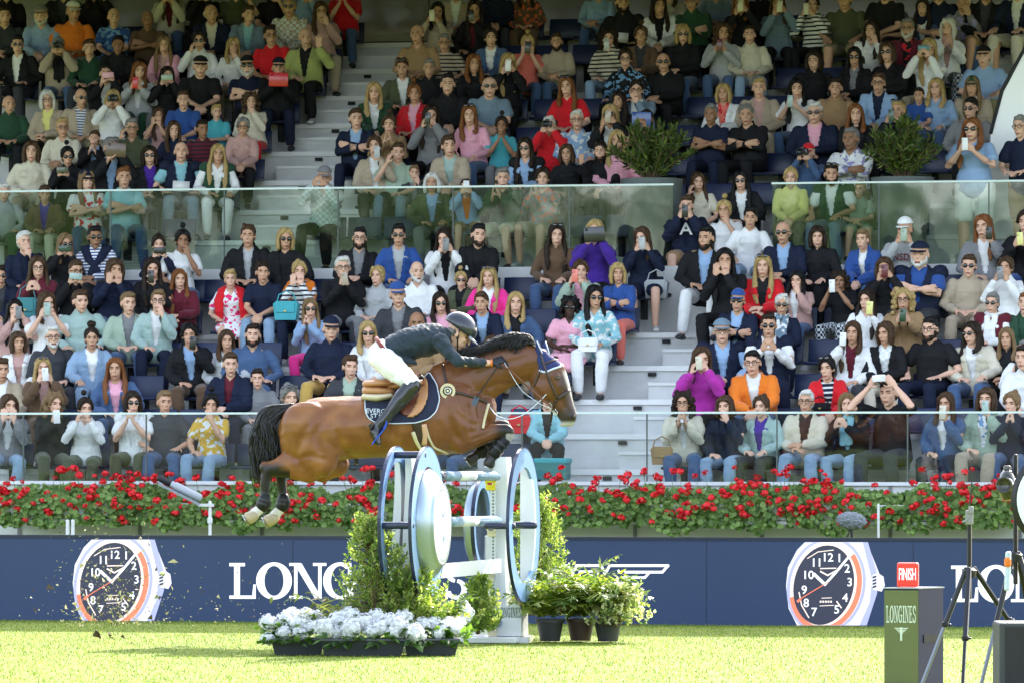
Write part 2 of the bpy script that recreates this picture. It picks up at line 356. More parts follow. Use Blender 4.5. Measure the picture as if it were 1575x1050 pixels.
def ik(s, w, l1, l2, pole):
    s, w = Vector(s), Vector(w); d = w-s; D = d.length; mx_ = (l1+l2)*.995
    if D > mx_: w = s+d*(mx_/D); d = w-s; D = mx_
    a = (l1*l1-l2*l2+D*D)/(2*D); h = sqrt(max(0, l1*l1-a*a)); n = d.normalized(); p = Vector(pole); p = (p-n*p.dot(n)).normalized()
    return s+n*a+p*h, w
# pose: per hand (wrist xyz, finger dir, palm-normal, curl), pole; hands ordered (+x, -x)
def mir(h): return ((-h[0][0], h[0][1], h[0][2]), (-h[1][0], h[1][1], h[1][2]), (-h[2][0], h[2][1], h[2][2]), h[3])
LAPH = ((.10, -.27, .62), (-.75, -.55, -.1), (0, .2, -1), .5)
KNEE = ((.14, -.34, .635), (-.1, -.9, -.35), (0, .3, -1), .3)
PH = ((.075, -.235, 1.0), (-.35, -.15, .95), (-.8, .5, 0), .55)
POSES = {
 'L': (LAPH, mir(LAPH), 0), 'N': (KNEE, mir(KNEE), 4),
 'La': (((.15, -.25, .615), (-.15, -.95, -.1), (0, .2, -1), .25), ((-.15, -.25, .615), (.15, -.95, -.1), (0, .2, -1), .25), 2),
 'Lb': (KNEE, mir(LAPH), 3), 'Lc': (((.035, -.40, .60), (-.4, -.7, -.5), (-.6, .2, -.7), .6), ((-.035, -.40, .60), (.4, -.7, -.5), (.6, .2, -.7), .6), 11),
 'Ld': (((.02, -.30, .66), (-.95, -.2, 0), (0, .5, -.9), .4), ((-.09, -.29, .62), (.85, -.4, -.1), (0, .2, -1), .4), 0),
 'Pa': (((.10, -.245, 1.04), (-.5, -.15, .85), (-.8, .5, 0), .55), ((-.045, -.245, 1.0), (.2, -.15, .98), (.8, .5, 0), .55), 2),
 'X': (((-.055, -.205, .80), (-.9, .2, .1), (0, 1, 0), .45), ((.05, -.25, .765), (.9, .25, .1), (0, 1, 0), .45), 0),
 'P': (PH, mir(PH), 2), 'Q': (((.065, -.30, .87), (-.4, -.3, .85), (-.7, .6, 0), .55), ((-.065, -.30, .87), (.4, -.3, .85), (.7, .6, 0), .55), 3),
 'O': (((.07, -.24, .97), (-.25, -.2, .95), (-.8, .5, 0), .55), mir(LAPH), 0), 'o': (LAPH, ((-.09, -.25, 1.0), (.25, -.2, .95), (.8, .5, 0), .55), 0),
 'M': (((.06, -.20, .985), (-.35, .05, .95), (-.3, .95, .1), .35), mir(LAPH), 3), 'm': (LAPH, ((-.06, -.20, .985), (.35, .05, .95), (.3, .95, .1), .35), 3),
 'H': (((.035, -.215, .95), (-.15, .1, .98), (-1, .2, 0), .5), ((-.035, -.215, .95), (.15, .1, .98), (1, .2, 0), .5), 5),
 'F': (((.055, -.19, .99), (-.12, .08, .98), (-.3, .95, 0), .15), ((-.055, -.19, .99), (.12, .08, .98), (.3, .95, 0), .15), 4),
 'K': (((.04, -.30, .90), (-.15, -.25, .95), (-1, .1, 0), .1), ((-.045, -.30, .88), (.2, -.3, .9), (1, .1, 0), .1), 0),
 'G': (((.20, -.26, .98), (.1, -.2, .95), (-.3, -.9, 0), .1), mir(LAPH), 0),
 'B': (((.04, -.46, .70), (-.5, -.7, .2), (-.5, .2, -.6), .5), ((-.04, -.46, .70), (.5, -.7, .2), (.5, .2, -.6), .5), 17),
 'D': (((.075, -.235, 1.06), (-.45, -.35, .75), (-.7, .6, 0), .6), ((-.075, -.235, 1.06), (.45, -.35, .75), (.7, .6, 0), .6), 3),
 'W': (((.12, -.20, 1.22), (-.5, -.25, .75), (-.6, .7, 0), .55), ((-.12, -.20, 1.22), (.5, -.25, .75), (.6, .7, 0), .55), 0),
}
class Skel: pass
def skel(pose, sex, yaw, stand):
    k = Skel(); hl, hr, lean = POSES[pose]; k.hands = []; f = sex == 'f'
    R = Matrix.Rotation(radians(lean), 3, 'X'); P0 = Vector((0, .0, .53))
    def q(p): return P0+R@(Vector(p)-P0)
    k.pel = P0; k.wa = q((0, .0, .70)); k.ch = q((0, -.015, .84)); k.sh = q((0, .0, .955)); k.nk = q((0, -.02, 1.01))
    k.hd = q((0, -.06, 1.125))+Vector((0, 0, -.0)); sw = .145 if f else .165
    # the head stays near the body's own upright line
    k.hd = Vector((0, k.hd.y, k.hd.z))
    sho = [q((sw, .0, .955)), q((-sw, .0, .955))]
    off = Vector((0, k.hd.y+.06, k.hd.z-1.15)) if pose[0] in 'PODFHMmWo' else Vector((0, 0, 0))
    k.arms = []
    for s_, h, sg in zip(sho, (hl, hr), (1, -1)):
        w = Vector(h[0])+off
        e, w = ik(s_, w, .29, .255, (sg*.55, .15, -1) if pose != 'X' else (sg*.9, -.2, -1)); k.arms.append((s_, e, w)); k.hands.append((w, Vector(h[1]).normalized(), Vector(h[2]), h[3], sg))
    k.yaw = yaw; k.HM = Matrix.Translation(k.hd)@Matrix.Rotation(radians(yaw), 4, 'Z')@Matrix.Rotation(radians(6 if yaw else 3), 4, 'X')@Matrix.Diagonal((.96, .98, 1.05, 1)); k.stand = stand; k.f = f
    if stand:
        k.legs = [(Vector((s*.09, 0, .50)), Vector((s*.10, -.02, .06)), Vector((s*.11, .03, -.36)), Vector((s*.12, -.10, -.42))) for s in (1, -1)]
    else:
        k.legs = [(Vector((s*.09, -.02, .50)), Vector((s*.13, -.43, .50)), Vector((s*(.11 if f else .15), -.40, .09)), Vector((s*(.12 if f else .17), -.54, .035))) for s in (1, -1)]
    return k
def hand(m, w, d, n, curl, sg, sc=1.0, fr=.0085):
    n = (n-d*n.dot(d)).normalized(); s_ = d.cross(n).normalized()     # s_: across the palm
    a = w; b = w+d*.085*sc; m.loft([(a, .024*sc, .018*sc), (w+d*.045*sc, .040*sc, .016*sc), (b, .040*sc, .013*sc)], side=s_, n=8)
    ln = (.068, .078, .074, .058)
    for i in range(4):
        o = s_*((i-1.5)*.0235*sc*(-sg)); p = b+o*.92; L = ln[i]*sc; pts = [p]; dd = d.copy()
        spread = s_*((i-1.5)*.09*(-sg)); ang = curl*.75+.05*i*curl
        for j, q in enumerate((.45, .32, .23)):
            dd = (dd*cos(ang)+n*sin(ang)).normalized() if j or curl > .3 else dd; pts.append(pts[-1]+(dd+spread*(1-curl)).normalized()*L*q)
        m.loft([(pts[0], fr*1.15*sc, fr*1.15*sc), (pts[1], fr*1.08*sc, fr*1.08*sc), (pts[2], fr*sc, fr*sc), (pts[3], fr*.8*sc, fr*.8*sc)], side=s_, n=6)
    t0 = w+d*.022*sc+s_*(.026*sc*sg); t1 = t0+(s_*sg*.7+d*.6+n*.35).normalized()*.036*sc; t2 = t1+(s_*sg*.2+d*.85+n*.45).normalized()*.032*sc
    m.loft([(t0, .012*sc, .012*sc), (t1, .0105*sc, .0105*sc), (t2, .0085*sc, .0085*sc)], side=n, n=6)
def headform(m, H, f=0, fine=1):
    """skull, jaw, nose, brow, ears in the head frame H (face towards -Y)"""
    R = H.to_3x3()
    def e(c, r, n=12, rot=None): m.ell(H@Vector(c), r, n, rot=R@rot if rot else R)
    w = .94 if f else 1
    e((0, .018, .028), (.076*w, .094, .092), 16); e((0, -.022, -.035), (.058*w, .066, .082*(.95 if f else 1)), 14)
    e((0, -.058, -.098*(.95 if f else 1)), (.024*w, .022, .018)); e((0, -.055, -.045), (.043*w, .036, .045))
    e((0, -.062, .038), (.052*w, .030, .018))                      # brow ridge
    for s in (1, -1):
        e((s*.078*w, .012, -.008), (.009, .019, .031), 8); e((s*.040*w, -.056, -.018), (.020, .022, .020), 8)
    m.loft([(H@Vector((0, -.082, .030)), .007, .008), (H@Vector((0, -.100, -.004)), .010, .011), (H@Vector((0, -.107, -.024)), .014, .012)], side=R@Vector((1, 0, 0)), n=8)
    e((0, -.084, -.060), (.022, .012, .008), 8); e((0, -.082, -.071), (.018, .012, .007), 8)
def face_mats(me, H, browmi=3):
    Hi = H.inverted(); mi = [0]*len(me.polygons)
    for p in me.polygons:
        c = Hi@p.center
        if c.y > -.045 or abs(c.z) > .11: continue
        ax = abs(c.x)
        if c.y < -.045 and ((ax-.031)/.0115)**2+((c.z-.010)/.0052)**2 < 1: mi[p.index] = 1
        elif (ax/.024)**2+((c.z+.066)/.0085)**2 < 1 and c.y < -.07: mi[p.index] = 2
        elif .015 < ax < .046 and abs(c.z-.034+abs(ax-.032)*.25) < .0042: mi[p.index] = 3
    me.polygons.foreach_set('material_index', mi)
TPL = {}
def body_t(pose, sex, yaw, stand, legbare):
    key = ('b', pose, sex, yaw, stand, legbare)
    if key in TPL: return TPL[key]
    k = skel(pose, sex, yaw, stand); m = MB(); f = k.f
    m.loft([(k.pel, .145, .10), (k.wa, .115, .085), (k.ch, .135, .095), (k.sh, .12, .075), (lerp(k.sh, k.nk, .7), .07, .06)], n=14)
    m.loft([(k.nk-Vector((0, 0, .03)), .058, .058), (lerp(k.nk, k.hd, .25), .050, .052), (lerp(k.nk, k.hd, .6), .050, .055)], n=10)
    headform(m, k.HM, f)
    for (s_, e, w), h in zip(k.arms, k.hands):
        m.loft([(s_*.9+k.sh*.1-Vector((0, 0, .018)), .034, .040), (lerp(s_, e, .5), .044, .044), (e, .036, .036), (lerp(e, w, .35), .036, .038), (w, .024, .022)], n=8, side=(0, 1, .2))
        hand(m, *h, sc=.93 if f else 1.05)
    for a, b, c, d in k.legs:
        r = 1.05 if legbare else .8
        m.loft([(a, .075*r, .075*r), (lerp(a, b, .5), .068*r, .068*r), (b, .050*r, .052*r), (lerp(b, c, .3), .050*r, .052*r), (c, .034*r, .036*r)], n=8, side=(1, 0, 0)); m.seg(c-Vector((0, 0, .02)), d, .03, .025)
    me = remesh(m, 'body', .0078, 3, .45)
    for _ in range(4): me.materials.append(None)
    face_mats(me, k.HM); TPL[key] = (me, k); return TPL[key]
def wrin(seed, amp):
    def f(p): return amp*(noise.noise(Vector((p.x*9+seed, p.y*9, p.z*13)))+.6*noise.noise(Vector((p.x*23, p.y*21+seed, p.z*30))))
    return f
def top_t(pose, sex, stand, kind):
    """kinds: t short sleeve, w sweater, j jacket open, s shirt, n vest (sleeveless), u puffer, i inner shirt, d dress"""
    key = ('t', pose, sex, stand, kind)
    if key in TPL: return TPL[key]
    k = skel(pose, sex, 0, stand); m = MB(); f = k.f
    g = dict(t=.012, w=.018, j=.026, s=.014, n=.028, u=.034, i=.006, d=.010)[kind]
    bust = .012 if f else 0
    pz = k.pel-Vector((0, -.0, .05)) if not stand else k.pel-Vector((0, 0, .10 if kind != 'd' else .45))
    secs = [(pz, .158+g, .118+g), (k.pel+Vector((0, 0, .03)), .158+g, .122+g), (k.wa, (.122 if f else .142)+g*1.6, .098+g*1.3), (k.ch-Vector((0, bust, .0)), .146+g*.8, .102+g*.8+bust), (k.sh-Vector((0, 0, .012)), .130+g*.6, .078+g*.7), (lerp(k.sh, k.nk, .55), .085+g*.4, .064+g*.4)]
    m.loft(secs, n=16)
    if f and kind != 'n':
        for s in (1, -1): m.ell(k.ch+Vector((s*.06, -.085-g*.5, .0)), (.055, .045, .055), 10)
    if kind in 'wsju':   # collar
        m.loft([(lerp(k.sh, k.nk, .5), .085, .075), (k.nk+Vector((0, .005, .022 if kind != 'w' else .012)), .068, .068)], n=12)
    for s_, e, w in k.arms:
        if kind == 'n': m.ell(s_-Vector((0, 0, .01)), (.05+g, .06+g, .055+g), 10); continue
        if kind == 'i': continue
        if kind in 'td': q = lerp(s_, e, .68); m.loft([(s_*.9+k.sh*.1-Vector((0, 0, .016)), .044+g*.6, .052+g*.6), (q, .052+g, .056+g)], n=10, side=(0, 1, .2)); continue
        m.loft([(s_*.9+k.sh*.1-Vector((0, 0, .016)), .040+g*.5, .050+g*.5), (lerp(s_, e, .5), .045+g*.8, .048+g*.8), (e, .040+g*.8, .042+g*.8), (lerp(e, w, .5), .038+g, .038+g), (lerp(e, w, .93), .029+g*.8, .029+g*.8)], n=10, side=(0, 1, .2))
    if kind == 'd' and not stand:
        for a, b, c, d in k.legs: m.loft([(a, .10, .09), (lerp(a, b, .95), .085, .072)], n=8)
    me = remesh(m, 'top', .0105, 3, .5, wrin(hash(key) % 97, .005 if kind in 'ti' else .008))
    if kind == 'u':
        for v in me.vertices: v.co += Vector(v.normal)*(.006*abs(sin(v.co.z*52)))
    sk_, nk_ = k.sh, k.nk
    if kind in 'jnu':     # open front
        wz = lambda z: .018+.052*max(0, min(1, (z-.62)/.36))*(1.0 if kind != 'u' else .7)
        cutfaces(me, lambda c, n: n.y < -.2 and abs(c.x) < wz(c.z) and c.z > .62 and c.y < k.ch.y)
    if kind in 'tswi' or kind == 'd':
        V_ = dict(t=.05, s=.085, w=.035, i=.06, d=.09)[kind]
        cutfaces(me, lambda c, n: c.y < sk_.y-.02 and c.z > nk_.z-V_ and abs(c.x) < (c.z-(nk_.z-V_))*.62+.002)
    cutfaces(me, lambda c, n: n.z > .55 and c.z > nk_.z-.012 and hypot(c.x, c.y-nk_.y) < .06)
    TPL[key] = me; return me
def legs_t(pose, sex, stand, kind):
    key = ('l', sex, stand, kind)
    if key in TPL: return TPL[key]
    k = skel('L', sex, 0, stand); m = MB(); g = dict(p=.012, s=.02, w=.028, k=.02)[kind]
    m.loft([(Vector((0, .02, .46)), .16+g, .11), (Vector((0, .01, .58)), .145+g*.6, .105)], n=14)
    if kind == 'k':
        if stand: m.loft([(Vector((0, 0, .5)), .17, .13), (Vector((0, 0, .0)), .21, .17)], n=14)
        else: m.loft([(Vector((0, -.05, .49)), .17, .10), (Vector((0, -.40, .50)), .17, .085), (Vector((0, -.44, .40)), .17, .07)], n=14)
    else:
        for a, b, c, d in k.legs:
            if kind == 's': m.loft([(a, .082+g, .078+g), (lerp(a, b, .85), .068+g, .064+g)], n=10, side=(1, 0, 0))
            else:
                e2 = lerp(b, c, .95); m.loft([(a, .082+g, .076+g), (lerp(a, b, .5), .070+g, .066+g), (b, .054+g, .056+g), (lerp(b, c, .4), .050+g*1.3, .050+g*1.3), (e2, .036+g*1.5, .038+g*1.5)], n=10, side=(1, 0, 0))
    TPL[key] = remesh(m, 'trousers', .0125, 2, .5, wrin(3, .007)); return TPL[key]
def shoe_t(sex, stand, i=0):
    key = ('s', sex, stand, i)
    if key not in TPL:
        k = skel('L', sex, 0, stand); m = MB()
        for a, b, c, d in k.legs[i:i+1]: m.loft([(c-Vector((0, -.04, .05)), .038, .032), (lerp(c, d, .5)-Vector((0, 0, .015)), .045, .036), (d+Vector((0, -.03, 0)), .042, .024)], n=8, side=(1, 0, 0))
        TPL[key] = remesh(m, 'shoe', .012, 1)
    return TPL[key]
def hair_t(style, var):
    key = ('h', style, var)
    if key in TPL: return TPL[key]
    r = random.Random(style+str(var)); m = MB(); ox = r.uniform(-.01, .01)
    def cap_(g=.0, low=-.03):
        m.ell((0, .030, .045), (.083+g, .094+g, .088+g), 16); m.ell((0, .060, .0), (.078+g, .062+g, .085+g), 12)
    if style == 's': cap_(); m.ell((ox, -.045, .098), (.060, .036, .028)); m.ell((.03-2*ox, -.02, .115), (.04, .05, .022))
    elif style == 'b':
        m.ell((0, .062, -.005), (.080, .060, .062), 12)
    elif style in 'lmCug':
        cap_(.006)
        for s in (1, -1): m.loft([((s*.030+ox, -.052, .112), .022, .016), ((s*.062, -.050, .07), .018, .022), ((s*.078, -.022, .01), .018, .026)], n=8)
        if style == 'm':
            for s in (1, -1): m.loft([((s*.070, -.005, .05), .026, .045), ((s*.084, -.005, -.03), .028, .052), ((s*.078, -.010, -.095), .024, .045)], n=10)
            m.loft([((0, .07, .03), .07, .045), ((0, .07, -.10), .072, .035)], n=10)
            if var % 2: m.ell((0, -.066, .082), (.052, .022, .022))
        if style == 'l':
            for s in (1, -1):
                j = r.uniform(-.016, .016); L = r.uniform(.12, .36)*(.35 if (var % 3 == 1 and s > 0) or (var % 3 == 2 and s < 0) else 1)
                m.loft([((s*.068, .008, .06), .024, .05), ((s*.084, .012, -.04), .020, .046), ((s*.094+j, -.012, -.14), .030, .038), ((s*.085+j, -.085, -.14-L*.5), .036, .024), ((s*.078+j*1.6, -.10, -.14-L*.78), .014, .010)], n=10)
            m.loft([((0, .07, .02), .075, .045), ((0, .085, -.15), .09, .035), ((0, .09, -.26), .07, .02)], n=10)
        if style == 'C':
            for i in range(46):
                a = r.uniform(0, 2*pi); z = r.uniform(-.16, .12); y_ = r.uniform(-.03, .10)
                x_ = r.choice((-1, 1))*r.uniform(.07, .115); m.ell((x_ if z < .07 else x_*.6, y_, z+.01), (.028, .028, .03), 6)
        if style == 'u': m.ell((0, .10, .055+.06*(var % 3)), (.034, .034, .034), 10); m.ell((0, .06, .03), (.074, .06, .07))
    elif style == 'U': cap_(.004); m.ell((0, .03, .165), (.05, .05, .042)); [m.ell((r.uniform(-.04, .04), .03+r.uniform(-.03, .03), .165+r.uniform(-.02, .03)), (.022,)*3, 6) for _ in range(14)]
    elif style == 'r':   # curly short crop
        cap_(.004); [m.ell((r.uniform(-.052, .052), r.uniform(-.06, .08), .105+r.uniform(-.02, .022)), (.022, .022, .02), 6) for _ in range(30)]
    sd_ = r.uniform(0, 50); long = style in 'lm'
    def dsp(p):
        return .006*noise.noise(Vector((p.x*60+sd_, p.y*60, p.z*(10 if long else 45))))+.004*noise.noise(Vector((p.x*24, p.y*24+sd_, p.z*12)))
    me = remesh(m, 'hair', .0072, 2, .4, dsp)
    # open the face
    wf = .058; zt_ = .078 if style != 'b' else .02
    cutfaces(me, lambda c, n: c.y < -.022 and abs(c.x) < wf and -.16 < c.z < zt_-(abs(c.x)/wf)**2*.045)
    TPL[key] = me; return me
def cap_t(white=False):
    key = ('c',)
    if key not in TPL:
        m = MB(); m.ell((0, .018, .055), (.086, .102, .092), 18)
        me = m.mesh('cap'); b = bmesh.new(); b.from_mesh(me); bmesh.ops.delete(b, geom=[v for v in b.verts if v.co.z < .045], context='VERTS'); b.to_mesh(me); b.free()
        m2 = MB(); vs = []; fs = []
        for i in range(13):
            a = pi*(i/12); x = -cos(a)*.070; vs += [(x, -.050-sin(a)*.025, .052), (x*1.0, -.060-sin(a)*.085, .040), (x, -.060-sin(a)*.085, .034), (x, -.050-sin(a)*.025, .046)]
        for i in range(12):
            for j in range(4): fs.append((i*4+j, i*4+(j+1) % 4, i*4+4+(j+1) % 4, i*4+4+j))
        m2.add([v.co for v in me.vertices], [tuple(p.vertices) for p in me.polygons]); m2.add(vs, fs); bpy.data.meshes.remove(me); TPL[key] = m2.mesh('cap'); TPL[key].materials.clear()
    return TPL[key]
def glasses_t(sun):
    key = ('g', sun)
    if key not in TPL:
        m = MB()
        for s in (1, -1):
            if sun: m.ell((s*.033, -.092, .010), (.027, .009, .020), 12, 0)
            else: m.ring((s*.032, -.095, .008), .024, .0195, .005, ax=(0, 1, 0), n=14, mi=1)
            m.tube([(s*.056, -.090, .014), (s*.078, -.05, .012), (s*.083, .01, .008)], .0035, 5, 1)
        m.tube([(-.012, -.098, .014), (.012, -.098, .014)], .004, 5, 1)
        TPL[key] = m.mesh('glasses', [LENS, FRAME])
    return TPL[key]
def beard_t():
    if ('bd',) not in TPL:
        m = MB(); m.ell((0, -.045, -.075), (.058, .050, .045), 14); m.ell((0, -.078, -.100), (.034, .026, .026), 10)
        for s in (1, -1): m.ell((s*.060, -.012, -.045), (.016, .03, .045), 8)
        me = remesh(m, 'beard', .007, 1, disp=lambda p: .004*noise.noise(p*70))
        cutfaces(me, lambda c, n: c.y < -.06 and c.z > -.078 and abs(c.x) < .022); TPL[('bd',)] = me
    return TPL[('bd',)]
def slot(o, mats):
    me = o.data
    while len(me.materials) < len(mats): me.materials.append(None)
    for i, m in enumerate(mats):
        o.material_slots[i].link = 'OBJECT'; o.material_slots[i].material = m
PHM = {}
def phone_mesh():
    if 'p' not in PHM:
        m = MB(); m.box((0, 0, 0), (.074, .009, .150), bev=.006); m.box((-.016, -.0065, .050), (.032, .004, .036), mi=1, bev=.003)
        for x, z in ((-.023, .058), (-.023, .042), (-.009, .05)): m.lathe((x, -.0082, z), [(.0062, 0), (.0062, .003), (0, .003)], ax=(0, -1, 0), n=8, mi=2)
        PHM['p'] = m.mesh('phone'); PHM['p'].materials.clear()
        m = MB(); m.box((0, 0, 0), (.13, .06, .085), bev=.012); m.box((0, 0, .05), (.05, .05, .03), bev=.008)
        m.lathe((0, -.03, 0), [(.036, 0), (.036, .03), (.044, .035), (.044, .10), (.038, .10), (.036, .085), (0, .082)], ax=(0, -1, 0), n=20, mi=2); PHM['c'] = m.mesh('camera'); PHM['c'].materials.clear()
        m = MB(); m.box((0, 0, 0), (.25, .012, .18), bev=.008); m.box((-.09, -.008, .06), (.03, .004, .03), mi=1); PHM['t'] = m.mesh('tablet'); PHM['t'].materials.clear()
        m = MB(); m.box((0, 0, 0), (.21, .003, .13)); PHM['s'] = m.mesh('paper'); PHM['s'].materials.clear()
    return PHM
PLAST = lambda c: mat('case_'+c, CC[c], .3, spec=.5, coat=.3)
KIND = {'p': ('phone', 'phone'), 'c': ('camera', 'camera'), 't': ('tablet', 'tablet'), 's': ('paper_sheet', 'paper')}
NMC = dict(mr='dark red', ch='dark grey', bk='black', wh='white', gr='grey', mt='mint green', pk='pink', yl='pale yellow', rd='red', ol='olive', cr='cream', pu='purple', co='coral', sg='pale green', be='gold', br='dark brown', bl='blue', te='teal', og='orange', gb='blue grey', lg='silver', nv='navy')
HOLDP = {'P': ((0, -.285, 1.09), 0), 'Pa': ((.03, -.29, 1.115), 0), 'La': ((0, -.32, .68), 0), 'Lb': ((0, -.32, .68), 0), 'Lc': ((0, -.38, .70), 0), 'Ld': ((0, -.32, .72), 0), 'Q': ((0, -.36, .95), 0), 'O': ((.045, -.29, 1.07), 0), 'o': ((-.06, -.30, 1.09), 0), 'D': ((0, -.26, 1.16), 0), 'W': ((0, -.27, 1.31), 1), 'G': ((.2, -.3, 1.06), 0), 'H': ((0, -.29, 1.02), 0), 'L': ((0, -.32, .68), 0), 'K': ((0, -.33, .98), 0), 'F': ((0, -.28, 1.08), 0), 'M': ((0, -.28, 1.08), 0), 'm': ((0, -.28, 1.08), 0), 'N': ((0, -.36, .72), 0)}
people = []; SEATED = []
def shorten(t, n=16):
    w = t.replace(' - ', ' ').split()
    for drop in ('a', 'the', 'an', 'and', 'with', 'his', 'on'):
        while len(w) > n and drop in w[1:]: w.pop(len(w)-1-w[::-1].index(drop))
    w = w[:n]
    while w[-1] in ('of', 'the', 'a', 'in', 'and', 'with', 'behind', 'over', 'at', 'to', 'on', 'by', 'above', 'holding', 'green,'): w.pop()
    return ' '.join(w).rstrip(',')
def person(px, py, hair, top, legs, pose, acc, label, row=None, i=0):
    rr = random.Random(i*13+5)
    sex = 'm'; toks = acc.split()
    if hair[0] in 'lmCuUf' and 'man' not in toks: sex = 'f'
    if 'wo' in toks: sex = 'f'
    child = 'ch' in toks; stand = 'st' in toks; xl = 'xl' in toks
    hp = 1.15+(.0)
    if row is None:
        best = None
        for r in range(0, 14):
            y_ = HY-(zrow(r)+(1.15 if not child else 1.0)-CH)*F/(Y0-upx(px, vrow(r))*ST+vrow(r)*CT)
            if best is None or abs(y_-py) < best[0]: best = (abs(y_-py), r)
        row = best[1]
    r = float(row); v = vrow(r); u = upx(px, v-.06); zt_ = zpx(px, py, v-.06); fl = zrow(r)
    H = 1.125 if not stand else 1.125+.42
    s = (zt_-fl)/H; base = fl
    if child: s = .78
    s = max(.86, min(1.10, s)) if not child else s
    base = zt_-1.125*s
    w = s*rr.uniform(1.05, 1.17)*(1.12 if xl else 1)
    t = thing('person', st(u, v, base), None, 'person', 'spectators seated in the grandstand', -TH)
    t['label'] = shorten('person '+label)
    # look towards the horse
    look = Vector((-.8, 47.8, 0))-t.location; face = atan2(look.x, -look.y); t.rotation_euler.z = -TH+(face+TH)*.4+rr.uniform(-.24, .24)
    want = math.degrees(face-t.rotation_euler.z)+rr.uniform(-12, 12)
    yaw = 20 if want > 9 else (-20 if want < -9 else 0)
    t.scale = (w, w*.97, s)
    if pose == 'L': pose = rr.choice(('L', 'La', 'Lb', 'Lc', 'Ld'))
    elif pose == 'P': pose = rr.choice(('P', 'Pa'))
    t.rotation_euler.x = rr.uniform(-.02, .05); t.rotation_euler.y = rr.uniform(-.055, .055)
    sk_ = 'k' if 'dk' in toks else ('t' if 'tn' in toks else rr.choice('lllmm'))
    lt, lc = (legs+':nv').split(':')[:2]
    me, k = body_t(pose, sex, yaw, stand, lt in 'sk')
    M = Matrix.Translation(t.location)@t.rotation_euler.to_matrix().to_4x4()@Matrix.Diagonal((w, w*.97, s, 1)); tg_ = st(u, v-.06*0, zt_)
    hw = M@k.hd; t.location.x += tg_.x-hw.x+ST*.06*0; t.location.z += zt_-hw.z
    hs, hc = hair[0], hair[1]
    browc = hc if hs != 'c' else 'd'
    b = link('body', me, t); slot(b, [skinm(sk_), EYE, lipm(sk_), hairm('d' if browc in 'dnkgby' else 'a')])
    # clothing
    tt, tc_ = top.split(':'); pat = None
    inner = None
    if '/' in tc_: tc_, inner = tc_.split('/')
    ip = None
    if inner and '~' in inner: inner, ip = inner.split('~')
    if '~' in tc_: tc_, pat = tc_.split('~')
    nm = dict(t='t_shirt', p='polo_shirt', s='shirt', w='sweater', j='jacket', n='vest', u='padded_jacket', d='dress')[tt]
    kt = 't' if tt == 'p' else tt
    o = link(nm, top_t(pose, sex, stand, kt), t); slot(o, [cloth(tc_, pat)])
    if inner:
        ik_ = 's' if tt == 'n' and 'is' in toks else ('t' if tt == 'n' else 'i')
        o = link('shirt', top_t(pose, sex, stand, ik_), t); slot(o, [cloth(inner, ip)])
    if tt == 'p' or (tt == 's'):
        pass
    lp = None
    if '~' in lc: lc, lp = lc.split('~')
    o = link({'p': 'trousers', 's': 'shorts', 'k': 'skirt', 'w': 'trousers'}[lt], legs_t(pose, sex, stand, lt), t); slot(o, [cloth(lc, lp)])
    sm_ = rr.choice((SHOE, SHOEW, SHOE))
    for q_ in (0, 1): o = link('shoe', shoe_t(sex, stand, q_), t); slot(o, [sm_])
    HM_ = k.HM
    if hs == 'c':
        o = link('cap', cap_t(), t, HM_); slot(o, [cloth({'k': 'bk', 'w': 'wh', 'a': 'gr', 'n': 'nv', 'b': 'bl', 'g': 'gn', 'r': 'rd', 'l': 'gb'}[hc])])
        st2 = 'l' if 'lh' in toks else 'b'
        o = link('hair', hair_t(st2, i % 2), t, HM_); slot(o, [hairm('b' if 'lh' in toks else rr.choice('ad'))])
    elif not (hs == 'b' and 'no' in toks):
        o = link('hair', hair_t(hs, i % 6), t, HM_); slot(o, [hairm(hc)])
    if 'sg' in toks: link('sunglasses', glasses_t(True), t, HM_)
    if 'gl' in toks: link('glasses', glasses_t(False), t, HM_)
    if 'sh' in toks: link('sunglasses', glasses_t(True), t, HM_@Matrix.Translation((0, .0, .082))@Matrix.Rotation(radians(-25), 4, 'X'))
    if 'bd' in toks: o = link('beard', beard_t(), t, HM_); slot(o, [hairm('w' if hc in 'wa' or 'wb' in toks else 'd')])
    M = Matrix.Translation(t.location)@t.rotation_euler.to_matrix().to_4x4()@Matrix.Diagonal((w, w*.97, s, 1))
    for tk in toks:
        if len(tk) > 3 and tk[1] == '-' and tk[0] in 'pcts':
            kd, c = tk[0], tk[2:4]; hz = 'h' in tk[4:] ; off, hzt = HOLDP[pose]
            o = link(KIND[kd][0], phone_mesh()[kd]); slot(o, [PLAST(c), PLAST('bk'), LENS][:{'p': 3, 'c': 3, 't': 2, 's': 1}[kd]])
            R = Matrix.Rotation(radians(rr.uniform(-6, 6)), 4, 'Y')@Matrix.Rotation(radians(90 if (hz or hzt) else 0), 4, 'Y')
            loc = M@(Vector(off)+(Vector((0, k.hd.y+.06, k.hd.z-1.15)) if pose[0] in 'PODFHMmWo' else Vector((0, 0, 0))))
            o.matrix_world = Matrix.Translation(loc)@Matrix.Rotation(t.rotation_euler.z, 4, 'Z')@R
            tag(o, shorten('%s %s of the person %s' % (NMC.get(c, 'green'), KIND[kd][1], label)), KIND[kd][1], {'p': 'phones held up by spectators', 'c': 'cameras of spectators'}.get(kd))
    people.append((t, k, M, s, label)); SEATED.append((r, u, base, label, stand)); return t, k, M
LW = None
